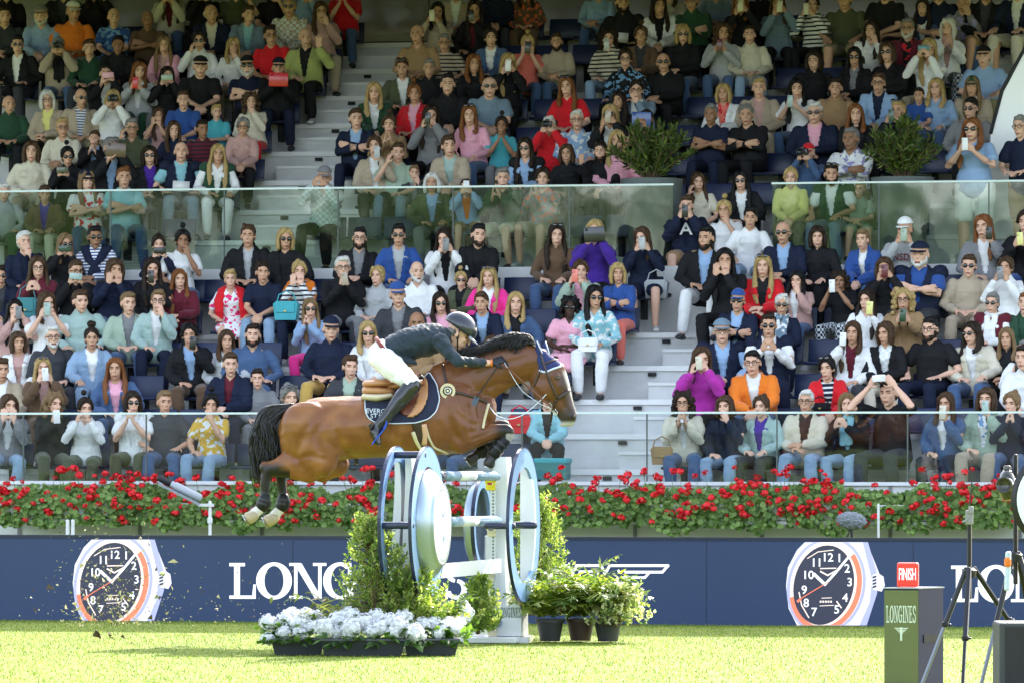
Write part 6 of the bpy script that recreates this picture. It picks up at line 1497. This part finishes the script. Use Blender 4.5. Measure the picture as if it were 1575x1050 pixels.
def coat_mat():
    m = bpy.data.materials.new('horse_coat'); m.use_nodes = True; b = m.node_tree.nodes['Principled BSDF']; L = m.node_tree.links
    a = nn(m, 'ShaderNodeVertexColor'); a.layer_name = 'coat'; tc = nn(m, 'ShaderNodeTexCoord'); n = nn(m, 'ShaderNodeTexNoise'); setin(n, Scale=9., Detail=6., Roughness=.65); L.new(tc.outputs['Object'], n.inputs[0])
    mx = nn(m, 'ShaderNodeMix', data_type='RGBA', blend_type='MULTIPLY'); mx.inputs[0].default_value = 1; r = nn(m, 'ShaderNodeMapRange'); r.inputs[3].default_value = .72; r.inputs[4].default_value = 1.25; L.new(n.outputs[0], r.inputs[0]); L.new(a.outputs[0], mx.inputs[6]); L.new(r.outputs[0], mx.inputs[7]); L.new(mx.outputs[2], b.inputs['Base Color'])
    b.inputs['Roughness'].default_value = .36; b.inputs['Specular IOR Level'].default_value = .42
    mp = nn(m, 'ShaderNodeMapping'); mp.inputs['Scale'].default_value = (40, 40, 260); mp.inputs['Rotation'].default_value = (0, .5, 0); L.new(tc.outputs['Object'], mp.inputs[0]); n2 = nn(m, 'ShaderNodeTexNoise'); setin(n2, Scale=1., Detail=3.); L.new(mp.outputs[0], n2.inputs[0]); bp = nn(m, 'ShaderNodeBump'); bp.inputs['Strength'].default_value = .12; bp.inputs['Distance'].default_value = .004; L.new(n2.outputs[0], bp.inputs['Height']); L.new(bp.outputs[0], b.inputs['Normal']); return m
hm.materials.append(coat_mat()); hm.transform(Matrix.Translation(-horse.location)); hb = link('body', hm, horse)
bm_ = bmesh.new(); bm_.from_mesh(hm); bmesh.ops.translate(bm_, vec=horse.location, verts=bm_.verts); HT = BVHTree.FromBMesh(bm_); bm_.free()
def on(px, py, off=.006, near=-1, tree=None):
    """point on the horse's near flank seen at this pixel of the side view"""
    for dq in (0, 1.5, 3, 4.5, 6, 8, 10, 13, 16, 20):
        c = hp(px, py+dq); o = Vector((c.x, YH+near*3, c.z)); h = (tree or HT).ray_cast(o, Vector((0, -near, 0)))
        if h[0]: break
    return h[0]+Vector((0, near*off, 0)) if h[0] else Vector((c.x, YH, c.z))
LEA = mat('leather_dark', (.035, .018, .012), .4, coat=.2); LEB = mat('leather_brown', (.16, .05, .025), .4, coat=.2); TAN = mat('leather_tan', (.46, .22, .09), .38, coat=.3); MTL = mat('bit_steel', (.6, .58, .52), .2, metal=.9)
CREAM = mat('fleece_cream', (.66, .58, .38), .9, bump=.8, bscale=150); NVY = mat('pad_navy', (.012, .016, .045), .8, bump=.5, bscale=90, sheen=.1); BLUEW = mat('cord_white', (.6, .66, .74), .5)
HOOF = mat('hoof_pale', (.42, .34, .22), .5, var=.35, vscale=25); HOOFD = mat('hoof_dark', (.035, .03, .027), .4); BOOT = mat('leg_boot_black', (.007, .007, .008), .45, spec=.3); IRON = mat('shoe_iron', (.4, .4, .4), .3, metal=.8)
def strap(name, pts, w, mt, parent=horse, off=.008, near=-1, th=.005):
    """flat strap following the horse: densified and laid on the skin"""
    P = []
    for (a, b), (c, d) in zip(pts[:-1], pts[1:]):
        n = max(2, int(hypot(c-a, d-b)/3))
        P += [on(a+(c-a)*i/n, b+(d-b)*i/n, off, near) for i in range(n)]
    P.append(on(*pts[-1], off, near)); Q = P[:]
    for _ in range(2): Q = [Q[0]]+[(Q[i-1]+Q[i]*2+Q[i+1])/4 for i in range(1, len(Q)-1)]+[Q[-1]]
    m = MB(); m.loft([(p, th, w/2) for p in Q], side=(0, 1, 0), n=8, cap=False); return part(name, m, [mt], parent, True)
def free(name, pts, r, mt, parent=horse, n=8):
    P = [hp(*p) if len(p) == 3 else p for p in pts]; Q = []
    for i in range(len(P)-1):
        p0, p1, p2, p3 = P[max(i-1, 0)], P[i], P[i+1], P[min(i+2, len(P)-1)]
        for k in range(n): t = k/n; Q.append(.5*((2*p1)+(p2-p0)*t+(2*p0-5*p1+4*p2-p3)*t*t+(3*p1-p0-3*p2+p3)*t**3))
    Q.append(P[-1]); m = MB(); m.tube(Q, r, 8); return part(name, m, [mt], parent, True)
# hooves
def hoof(c0, c1, y, r0, r1, mt, k):
    m = MB(); A, B = hp(*c0, y), hp(*c1, y); m.loft([(A, r0, r0*.95), (A.lerp(B, .5), (r0+r1)/2, (r0+r1)/2), (B, r1, r1)], side=(0, 1, 0), n=18); o = part('hoof', m, [mt], horse, True)
    m = MB(); d = (B-A).normalized(); m.ring(B+d*(r1*.60), r1*.98, r1*.62, .009, ax=d, up=Vector((0, 1, 0)), n=20); part('horseshoe', m, [IRON], o)
hoof((394, 790), (384, 796), -.15, .046, .056, HOOF, 0); hoof((423, 795), (411, 801), .15, .046, .056, HOOF, 0)
hoof((755.5, 704), (752, 713), -.14, .043, .052, HOOFD, 1); hoof((731, 701), (723, 707), .12, .043, .052, HOOFD, 1)
def boot(secs, y, name='leg_boot'):
    m = MB(); hl(m, [(a, b, c, w, y) for a, b, c, w in secs], n=16); o = part(name, m, [BOOT], horse, True)
    m = MB()
    for i in (.3, .65):
        a = hp(secs[0][0]+(secs[-1][0]-secs[0][0])*i, secs[0][1]+(secs[-1][1]-secs[0][1])*i, y); d = (hp(*secs[-1][:2], y)-hp(*secs[0][:2], y)).normalized(); m.ring(a, secs[0][2]*PXM*1.12, secs[0][2]*PXM*.9, .02, ax=d, up=Vector((0, 1, 0)), n=20)
    part('boot_strap', m, [mat('strap_grey', (.03, .03, .033), .5)], o)
boot([(409, 763, 8.5, .042), (408, 770, 11, .048), (404, 779, 10.5, .045)], -.15); boot([(434.5, 763, 8.5, .042), (435.5, 771, 11, .048), (432, 780, 10.5, .045)], .15)
boot([(777, 676, 9.5, .042), (768, 686, 9, .040), (760, 697, 11, .045)], -.14); boot([(766, 672, 9.5, .042), (752, 685, 9, .040), (740, 695, 11, .045)], .12)
# tail, mane, whiskers
HAIRB = mat('tail_black', (.010, .009, .010), .38, var=.5, vscale=40, spec=.5); HAIRN = mat('mane_brown', (.035, .018, .010), .4, var=.5, vscale=40, spec=.5)
rt = random.Random(4); m = MB()
for i in range(560):
    q = rt.random(); e = rt.gauss(0, .04); a = hp(452-rt.uniform(0, 9), 624+rt.uniform(-4, 7), rt.uniform(-.035, .035))
    arch = rt.uniform(0, 1)
    p1 = hp(432-arch*26, 628-arch*3+q*14, rt.uniform(-.07, .07)); p2 = hp(412-arch*22+q*12, 655+arch*0+rt.uniform(-8, 8), rt.uniform(-.09, .09))
    p3 = hp(400-arch*18+q*34, 690+rt.uniform(-14, 14), rt.uniform(-.10, .10)); p4 = hp(399-arch*8+q*30+rt.gauss(0, 5), 718+rt.uniform(-16, 30)-q*12, rt.uniform(-.10, .10))
    P = [a, p1, p2, p3, p4]; Q = []
    for j in range(4):
        A, B, C_, D_ = P[max(j-1, 0)], P[j], P[j+1], P[min(j+2, 4)]
        for k in range(4): t = k/4; Q.append(.5*((2*B)+(C_-A)*t+(2*A-5*B+4*C_-D_)*t*t+(3*B-A-3*C_+D_)*t**3))
    Q.append(P[-1]); n_ = len(Q); m.loft([(p, .0075*(1-.7*(j/n_)), .0075*(1-.7*(j/n_))) for j, p in enumerate(Q)], side=(0, 1, 0), n=5, cap=False)
part('tail', m, [HAIRB], horse, True)
m = MB(); crest = [(716, 549), (735, 545), (752, 543), (768, 537), (785, 531), (803, 527), (820, 529), (828, 535)]
for i in range(950):
    q = rt.random()*6.95; j = int(q); t = q-j; x, y = crest[j][0]*(1-t)+crest[j+1][0]*t, crest[j][1]*(1-t)+crest[j+1][1]*t; base = hp(x, y+3, rt.uniform(-.03, .03))
    big = 1 if x > 770 else .75; L = rt.uniform(18, 44)*big; up = rt.uniform(2, 16)*big
    p1 = hp(x-L*.35, y-up, rt.uniform(-.06, .04)); p2 = hp(x-L*.75, y-up*.5+rt.uniform(-2, 5), rt.uniform(-.09, .04)); p3 = hp(x-L+rt.uniform(-5, 5), y+rt.uniform(-2, 14), rt.uniform(-.12, .04)); P = [base, p1, p2, p3]; Q = []
    for j in range(3):
        A, B, C_, D_ = P[max(j-1, 0)], P[j], P[j+1], P[min(j+2, 3)]
        for k in range(4): t = k/4; Q.append(.5*((2*B)+(C_-A)*t+(2*A-5*B+4*C_-D_)*t*t+(3*B-A-3*C_+D_)*t**3))
    Q.append(P[-1]); n_ = len(Q); m.loft([(p, .0055*(1-.75*(j/n_)), .0055*(1-.75*(j/n_))) for j, p in enumerate(Q)], side=(0, 1, 0), n=5, cap=False)
part('mane', m, [HAIRB], horse, True)
# eyes, nostrils, mouth
for s in (-1, 1):
    e = on(857, 581, -.003, s); m = MB(); m.ell(e, (.019, .011, .015), 12); part('eye', m, [mat('horse_eye', (.012, .007, .005), .08, coat=1)], horse, True)
    e = on(880, 640, -.004, s); m = MB(); m.ell(e, (.013, .007, .018), 10, rot=Matrix.Rotation(radians(-20), 3, 'Y')); part('nostril', m, [mat('nostril_dark', (.01, .006, .006), .6)], horse, True)
    free('mouth_line', [on(858, 640, .001, s), on(866, 646, .001, s), on(876, 652, .001, s)], .0028, mat('nostril_dark', (.01, .006, .006), .6))
# ears in a navy bonnet
BON = mat('bonnet_navy', (.018, .028, .12), .75, bump=.6, bscale=200, var=.2); BONE = mat('bonnet_edge', (.55, .6, .75), .5)
P = [(828, 541), (826, 553), (829, 568), (838, 572), (850, 566), (862, 562), (861, 553), (856, 547), (848, 543), (838, 539)]
def patch(name, P, off, mt, parent=horse, sides=(-1,), n=26, edge=None):
    xs = [p[0] for p in P]; ys = [p[1] for p in P]; x0, x1, y0, y1 = min(xs), max(xs), min(ys), max(ys)
    def inside(x, y):
        r = False
        for (a, b), (c, d) in zip(P, P[1:]+P[:1]):
            if (b > y) != (d > y) and x < (c-a)*(y-b)/(d-b)+a: r = not r
        return r
    o = None
    for s in sides:
        m = MB(); idx = {}; st_ = max(x1-x0, y1-y0)/n; nx, ny = int((x1-x0)/st_)+2, int((y1-y0)/st_)+2
        def near(x, y):   # snap outside points to the outline
            if inside(x, y): return x, y
            best = None
            for (a, b), (c, d) in zip(P, P[1:]+P[:1]):
                L = (c-a)**2+(d-b)**2; t = max(0, min(1, ((x-a)*(c-a)+(y-b)*(d-b))/L)); q = (a+(c-a)*t, b+(d-b)*t); e = (q[0]-x)**2+(q[1]-y)**2
                if best is None or e < best[0]: best = (e, q)
            return best[1]
        vs = []; fs = []
        for j in range(ny):
            for i in range(nx):
                cxx, cyy = x0+(i+.5)*st_, y0+(j+.5)*st_
                if not inside(cxx, cyy): continue
                f = []
                for a, b in ((i, j), (i+1, j), (i+1, j+1), (i, j+1)):
                    if (a, b) not in idx: q = near(x0+a*st_, y0+b*st_); idx[(a, b)] = len(vs); vs.append(on(q[0], q[1], off, s))
                    f.append(idx[(a, b)])
                fs.append(tuple(f))
        m.add(vs, fs); me = m.mesh(name, [mt]); me.transform((Matrix.Translation(-(parent.parent or parent).location))); oo = link(name, me, parent); sm_ = oo.modifiers.new('t', 'SOLIDIFY'); sm_.thickness = .008; sm_.offset = 0; o = o or oo
    return o
# ring of vertices on the horse can spike: smooth them through a fine solid
bo = patch('ear_bonnet', P, .006, BON, sides=(-1, 1), n=16)
m = MB()
for s in (-1, 1):
    b = hp(832+3*s, 545, s*.045); tp = hp(826.5 if s < 0 else 839, 525, s*.05); mid = b.lerp(tp, .5); m.loft([(b, .026, .030), (mid, .024, .026), (b.lerp(tp, .85), .012, .014), (tp, .003, .003)], side=(0, 1, 0), n=12)
part('ears', m, [BON], bo, True)
m = MB(); m.tube([hp(826, 525, -.075), hp(829, 533, -.078), hp(834, 543, -.075)], .005, 6); m.tube([hp(839, 525, -.0), hp(842, 534, -.03), hp(845, 545, -.06)], .005, 6); part('ear_piping', m, [BONE], bo, True)
strap('bonnet_trim', [(829, 569), (838, 573), (850, 567), (863, 563)], .018, BONE, bo, .012)
# bridle
strap('headpiece', [(831, 543), (835, 556), (840, 571), (848, 592), (857, 612)], .020, LEA, off=.016)
strap('browband', [(835, 560), (845, 556), (857, 552)], .018, LEA, off=.016)
strap('throat_lash', [(833, 566), (826, 580), (821, 594)], .016, LEA, off=.012)
strap('noseband', [(857, 613), (866, 607), (876, 599)], .034, LEA, off=.014); strap('chin_strap', [(857, 614), (851, 622), (847, 628)], .022, LEA, off=.012)
bit = MB(); c = on(850, 627, .012)
for r_, ox, oy in ((.030, 0, 0), (.022, 4, 7), (.018, -5, -5), (.016, 7, -3)): q = hp(850+ox, 627+oy); q.y = c.y-.004; bit.ring(q, r_, r_-.006, .007, ax=(0, 1, 0), n=20)
bit.tube([c, c+Vector((0, .13, 0))], .008, 8); bit.tube([hp(846, 618, c.y-YH), hp(850, 627, c.y-YH), hp(855, 640, c.y-YH)], .006, 6); part('bit', bit, [MTL], horse, True)
# breastplate with ring
strap('breastplate', [(663, 602), (677, 602), (689, 601), (714, 606), (734, 612), (752, 620)], .024, LEA, off=.012); strap('neck_strap', [(681, 560), (684, 576), (688, 592)], .020, LEA, off=.012)
c = on(689, 601, .016); m = MB(); m.ring(c, .066, .042, .022, ax=(0, 1, 0), n=28); o = part('fleece_ring', m, [CREAM], horse); m = MB(); m.ring(c+Vector((0, -.012, 0)), .032, .020, .008, ax=(0, 1, 0), n=20); m.ell(c+Vector((0, -.012, 0)), (.014, .006, .014), 8); part('ring_buckle', m, [MTL], o, True)
strap('chest_strap', [(752, 620), (748, 634), (744, 650), (743, 658)], .024, CREAM, off=.012)
free('martingale_cord', [(754, 626, -.16), (764, 638, -.2), (782, 644, -.22), (803, 638, -.2), (824, 622, -.14), (840, 606, -.11)], .0038, BLUEW)
# saddle pad, girth, saddle
pad = patch('saddle_pad', [(562, 612), (563, 632), (568, 643), (580, 650), (610, 651), (640, 650), (660, 644), (672, 632), (677, 614), (672, 590), (660, 571), (648, 556), (632, 570), (605, 600), (580, 608)], .020, NVY, sides=(-1, 1), n=34)
strap('pad_piping', [(562, 612), (563, 632), (568, 643), (580, 650), (610, 651), (640, 650), (660, 644), (672, 632), (677, 614), (672, 590), (660, 571), (648, 556)], .010, BLUEW, pad, .026)
c = on(583, 636, .034); ang = Matrix.Rotation(radians(90), 4, 'X'); text('EVERGATE', c+Vector((.03, 0, .020)), .042, BLUEW, pad, 'lettering', ang=Matrix.Rotation(radians(2), 4, 'Y')@ang, bold=1.2); text('STABLES', c+Vector((.04, 0, -.026)), .042, BLUEW, pad, 'lettering', ang=Matrix.Rotation(radians(2), 4, 'Y')@ang, bold=1.2)
strap('girth', [(640, 640), (645, 665), (650, 686), (652, 697)], .085, LEA, off=.014); strap('girth_fleece', [(636, 664), (642, 680), (650, 692)], .035, CREAM, off=.02); strap('stud_guard', [(656, 656), (660, 672), (668, 688), (690, 697)], .020, CREAM, off=.016); strap('girth_strap', [(653, 652), (655, 668), (653, 684)], .045, mat('strap_peach', (.6, .36, .22), .5), off=.022)
m = MB(); P = [(560, 600), (562, 592), (566, 585), (580, 583), (600, 584), (618, 590), (634, 590), (646, 574), (652, 572), (656, 585), (650, 602), (636, 612), (612, 614), (585, 610)]
for (a, b, c_, w, z) in (((562, 590), (600, 589), 7, .20, 0), ((562, 600), (602, 602), 8, .22, 0), ((598, 594), (650, 588), 7, .15, 0)):
    hl(m, [(a[0], a[1], c_, w*.8), ((a[0]+b[0])/2, (a[1]+b[1])/2, c_, w), (b[0], b[1], c_*.8, w*.8)])
sad = part('saddle', m, [TAN], horse, True)
m = MB(); hl(m, [(560, 610, 6, .25), (580, 612, 8, .29), (602, 609, 6, .28)]); part('fleece_pad', m, [CREAM], horse, True)
patch('saddle_flap', [(606, 598), (611, 624), (620, 637), (632, 641), (642, 634), (648, 618), (649, 600), (640, 586), (622, 590)], .038, LEB, sad, (-1, 1), 22)
patch('knee_roll', [(640, 566), (649, 571), (657, 583), (660, 599), (657, 618), (649, 633), (637, 641), (627, 641), (638, 626), (644, 606), (643, 588), (637, 574)], .050, TAN, sad, (-1, 1), 26)
# ================================================================ RIDER
rider = thing('person', hp(640, 600), 'person riding the bay horse over the fence, dark jacket, black helmet, white breeches, arms stretched along the neck', 'person')
rider['label'] = 'person riding the bay horse in dark jacket, black helmet and white breeches'
m = MB()
hl(m, [(590, 552, 22, .15), (600, 541, 20, .145), (628, 530, 21, .145), (655, 524, 22, .155), (676, 519, 18, .16), (688, 517, 13, .10)], n=16)
hl(m, [(682, 518, 12, .07), (695, 517, 10.5, .056), (702, 519, 10.5, .055)], n=12)
HR = Matrix.Translation(hp(706.5, 514))@Matrix.Rotation(radians(90), 4, 'Z')@Matrix.Rotation(radians(36), 4, 'X')@Matrix.Scale(1.12, 4)
headform(m, HR)
def rarm(s):
    sh, el, wr_ = hp(676, 523, s*.17), hp(705, 557, s*.26), hp(754, 558, s*.12); m.loft([(sh, .056, .056), (sh.lerp(el, .5), .047, .047), (el, .040, .040), (el.lerp(wr_, .35), .041, .041), (wr_, .027, .027)], n=10, side=(0, 1, .2)); return sh, el, wr_
AR = [rarm(-1), rarm(1)]
def rleg(s, kneepx=(636, 592), ank=(590, 648)):
    hi, kn, an = hp(590, 553, s*.12), hp(*kneepx, s*.33), hp(*ank, s*.36); m.loft([(hi, .095, .095), (hi.lerp(kn, .5), .085, .085), (kn, .058, .058), (kn.lerp(an, .3), .060, .060), (an, .042, .042)], n=12, side=(0, 1, 0)); return hi, kn, an
LG_ = [rleg(-1), rleg(1)]
# gloved hands round the reins
for (sh, el, w), s in zip(AR, (-1, 1)):
    d = (hp(775, 552, s*.11)-w).normalized(); hand(m, w+d*.012, d, Vector((0, -s*.75, -.65)), .95, s, sc=1.08, fr=.0092)
rm = remesh(m, 'rider_body', .0055, 3, .45, mats=[skinm('l'), EYE, lipm('l'), hairm('a')]); face_mats(rm, HR)
GLV = mat('glove_black', (.014, .016, .022), .5); rm.materials.append(GLV)
for p in rm.polygons:
    x, y = px_of(p.center)
    if x > 757.5 and y > 535: p.material_index = 4
    if x < 757 and p.material_index and x < 690: p.material_index = 0
rm.transform(Matrix.Translation(-rider.location)); link('body', rm, rider)
JK = mat('riding_jacket', (.014, .026, .038), .62, var=.2, vscale=8, bump=.3, bscale=140, sheen=.1, spec=.3); BRE = mat('breeches_white', (.80, .79, .76), .75, var=.04, bump=.2, bscale=90); RB = mat('boot_leather', (.012, .012, .016), .22, coat=.5, var=.2)
m = MB(); hl(m, [(593, 545, 19, .15), (602, 539, 22, .165), (628, 529, 25, .17), (655, 523, 26, .185), (676, 519, 21, .19), (688, 517, 14, .12)], n=20)
hl(m, [(684, 517, 13.5, .085), (695, 516, 12, .066)], n=14); hl(m, [(600, 551, 12, .17), (628, 556, 7, .18), (640, 559, 3, .17)], n=14)
for (sh, el, w), s in zip(AR, (-1, 1)):
    q = el.lerp(w, .80); m.loft([(sh, .068, .070), (sh.lerp(el, .5), .060, .060), (el, .054, .052), (el.lerp(w, .4), .050, .048), (q, .040, .038)], n=12, side=(0, 1, .2))
def rw(p): return .011*noise.noise(Vector((p.x*14, p.y*9, p.z*16)))+.010*noise.noise(Vector((p.x*30+p.z*16, p.y*12, p.z*18)))
me = remesh(m, 'jacket', .0085, 2, .45, rw, [JK]); cutfaces(me, lambda c, n: n.x > .55 and px_of(c)[0] > 694 and px_of(c)[0] < 706 and px_of(c)[1] < 530); me.transform(Matrix.Translation(-rider.location)); jk = link('jacket', me, rider)
m = MB(); 
for (sh, el, w), s in zip(AR, (-1, 1)):
    for k in range(3): q = el.lerp(w, .62+.05*k); m.ell(q+Vector((0, s*.040, -.012)), (.006, .004, .006), 8)
part('cuff_buttons', m, [MTL], jk, True)
m = MB(); m.loft([(hp(589.5, 541), .172, 25.5*PXM), (hp(594.5, 537.5), .172, 25.5*PXM)], side=(0, 1, 0), n=28, cap=False); part('belt', m, [mat('belt_red', (.20, .03, .018), .4)], rider, True)
m = MB(); hl(m, [(583, 557, 18, .14), (588, 548, 24, .17), (595, 540, 22.5, .16)], n=18)
for (hi, kn, an) in LG_: m.loft([(hi, .125, .115), (hi.lerp(kn, .35), .112, .108), (hi.lerp(kn, .7), .090, .088), (kn, .072, .072), (kn.lerp(an, .12), .070, .070)], n=16, side=(0, 1, 0))
me = remesh(m, 'breeches', .0085, 3, .5, lambda p: rw(p)*.7, [BRE]); me.transform(Matrix.Translation(-rider.location)); link('breeches', me, rider)
for (hi, kn, an), s in zip(LG_, (-1, 1)):
    m = MB(); t0 = hi.lerp(kn, .97); m.loft([(t0+Vector((.01, 0, .0)), .075, .078), (kn.lerp(an, .10), .074, .078), (kn.lerp(an, .4), .070, .076), (kn.lerp(an, .75), .052, .054), (an, .047, .050)], n=18, side=(0, 1, 0))
    m.loft([(hp(582, 656, s*.36), .036, .040), (hp(579, 664, s*.37), .040, .050), (hp(581, 673, s*.38), .038, .038), (hp(584, 682, s*.39), .034, .026)], n=14, side=(0, 1, 0))
    m.loft([(an, .047, .05), (hp(582, 658, s*.36), .038, .05)], n=12, side=(0, 1, 0))
    me = remesh(m, 'boot', .008, 3, .5, None, [RB]); me.transform(Matrix.Translation(-rider.location)); bt_ = link('riding_boot', me, rider)
    m = MB(); m.prism([hp(568, 654, s*.36-.045), hp(573, 650, s*.36-.045), hp(576, 656, s*.36-.045), hp(571, 660, s*.36-.045)], (0, .07, 0)); part('boot_heel', m, [RB], bt_)
    m = MB(); c = hp(580, 668, s*.37); A, B, T = hp(574, 683, s*.37), hp(592, 660, s*.37), hp(596, 640, s*.35)
    m.box((A+B)/2, (.17, .11, .014), Matrix.Rotation(radians(-52), 3, 'Y'), bev=.004); m.tube([B+Vector((0, -.06, 0)), hp(596, 652, s*.37-.05), T], .009, 6); m.tube([B+Vector((0, .06, 0)), hp(596, 652, s*.37+.05), T], .009, 6)
    si = m.build('stirrup', [mat('stirrup_blue', (.03, .08, .42), .25, metal=.5)]); si.parent = horse; si.data.transform(Matrix.Translation(-horse.location)); m = MB(); m.tube([T, hp(604, 632, s*.34), hp(618, 612, s*.31)], .008, 6); part('stirrup_leather', m, [LEB], si if False else horse, True)
# helmet
m = MB(); m.ell((0, .022, .050), (.106, .138, .110), 28); me = m.mesh('helmet'); b = bmesh.new(); b.from_mesh(me); bmesh.ops.delete(b, geom=[v for v in b.verts if v.co.z < .022-.10*max(0, v.co.y)*1.0], context='VERTS'); b.to_mesh(me); b.free(); me.transform(HR); me.transform(Matrix.Translation(-rider.location)); HEL = mat('helmet_black', (.022, .026, .038), .22, coat=.5, var=.1); me.materials.append(HEL); me.polygons.foreach_set('use_smooth', [True]*len(me.polygons)); he = link('helmet', me, rider); so_ = he.modifiers.new('s', 'SOLIDIFY'); so_.thickness = .012; so_.offset = -1
m = MB(); vs = []; fs = []
for i in range(15):
    a = pi*i/14; x = -cos(a)*.078; vs += [HR@Vector((x, -.072-sin(a)*.028, .040)), HR@Vector((x*1.02, -.080-sin(a)*.085, .020)), HR@Vector((x*1.02, -.080-sin(a)*.085, .013)), HR@Vector((x, -.072-sin(a)*.028, .030))]
for i in range(14):
    for j in range(4): fs.append((i*4+j, i*4+(j+1) % 4, i*4+4+(j+1) % 4, i*4+4+j))
m.add(vs, fs); part('peak', m, [mat('peak_grey', (.28, .29, .31), .25, coat=.4)], he, True)
m = MB()
for s in (1, -1): m.tube([HR@Vector((s*.083, .015, .02)), HR@Vector((s*.074, -.02, -.05)), HR@Vector((s*.035, -.062, -.108)), HR@Vector((0, -.068, -.116))], .006, 6)
m.tube([HR@Vector((-.083, .05, .01)), HR@Vector((-.074, -.02, -.05))], .005, 6); m.tube([HR@Vector((.083, .05, .01)), HR@Vector((.074, -.02, -.05))], .005, 6); part('chin_strap', m, [BLK], he, True)
m = MB(); m.ell((0, .050, -.015), (.076, .055, .045), 14); me = remesh(m, 'hair', .006, 1, .5, lambda p: .003*noise.noise(p*90), [hairm('a')]); me.transform(Matrix.Translation(-rider.location)@HR); link('hair', me, rider)
m = MB(); w = AR[0][2]; m.ring(w+Vector((.012, 0, 0)), .034, .026, .012, ax=(1, 0, 0), n=18); part('wristband', m, [mat('band_orange', (.8, .2, .02), .5)], rider)
# reins and crop (held: top-level)
o = free('reins', [(772, 560, -.17), (792, 576, -.16), (812, 594, -.14), (832, 612, -.13), (849, 627, -.11)], .0065, LEB); 
free('rein', [(776, 558, -.14), (800, 597, -.18), (818, 612, -.16), (831, 621, -.14), (849, 628, -.11)], .0028, BLUEW)  # sunlight on this rein is put into its whitish colour
free('rein', [(772, 560, .12), (812, 594, .13), (849, 627, .11)], .0065, LEB)
m = MB(); A, B = hp(768, 560, -.21), hp(733, 612, -.30); m.tube([A, A.lerp(B, .5), B], .006, 8); cr = m.build('riding_crop', [BLK]); tag(cr, 'thin black riding crop held in the gloved hand along the horse neck', 'riding crop')
m = MB(); m.prism([B+Vector((-.012, 0, .02)), B+Vector((.028, 0, -.0)), B+Vector((-.005, 0, -.075)), B+Vector((-.045, 0, -.05))], (0, .006, 0)); o = m.build('crop_flap', [mat('flap_slate', (.06, .08, .12), .5)]); o.parent = cr
# flying turf
m = MB(); r_ = random.Random(8); CR1 = [mat('crumb_straw', (.55, .47, .25), .9), mat('crumb_soil', (.10, .07, .04), .9), mat('crumb_green', (.20, .24, .05), .9)]
for i in range(950):
    q = r_.random(); x = r_.gauss(175, 45)+(0 if r_.random() < .8 else r_.uniform(-50, 260)); y = 962-abs(r_.gauss(0, 48)) if r_.random() < .8 else r_.uniform(790, 960)
    c = at(x, min(y, 964), YH+r_.uniform(-.6, .8)); c.z = max(.02, c.z); s = r_.uniform(.003, .009)*(1 if q < .93 else 2.4); v = [c+Vector((r_.gauss(0, s), r_.gauss(0, s), r_.gauss(0, s))) for _ in range(4)]
    m.add(v, [(0, 1, 2), (0, 2, 3), (0, 3, 1), (1, 3, 2)], 0 if r_.random() < .6 else r_.choice((1, 2)))
for x, y, s in ((147, 969, .03), (171, 975, .034), (188, 976, .016), (77, 905, .02), (54, 937, .016), (245, 918, .018), (201, 990, .012)):
    c = at(x, y, 47.2); v = [c+Vector((r_.gauss(0, s), r_.gauss(0, s), r_.gauss(0, s))) for _ in range(7)]; m.add(v, [(0, 1, 2), (0, 2, 3), (0, 3, 1), (1, 3, 2), (3, 4, 5), (4, 5, 6), (2, 5, 6)], 1)
tag(m.build('turf_crumbs', CR1), 'crumbs of turf and soil thrown up behind the horse in front of the left watch picture', 'turf crumbs', kind='stuff')
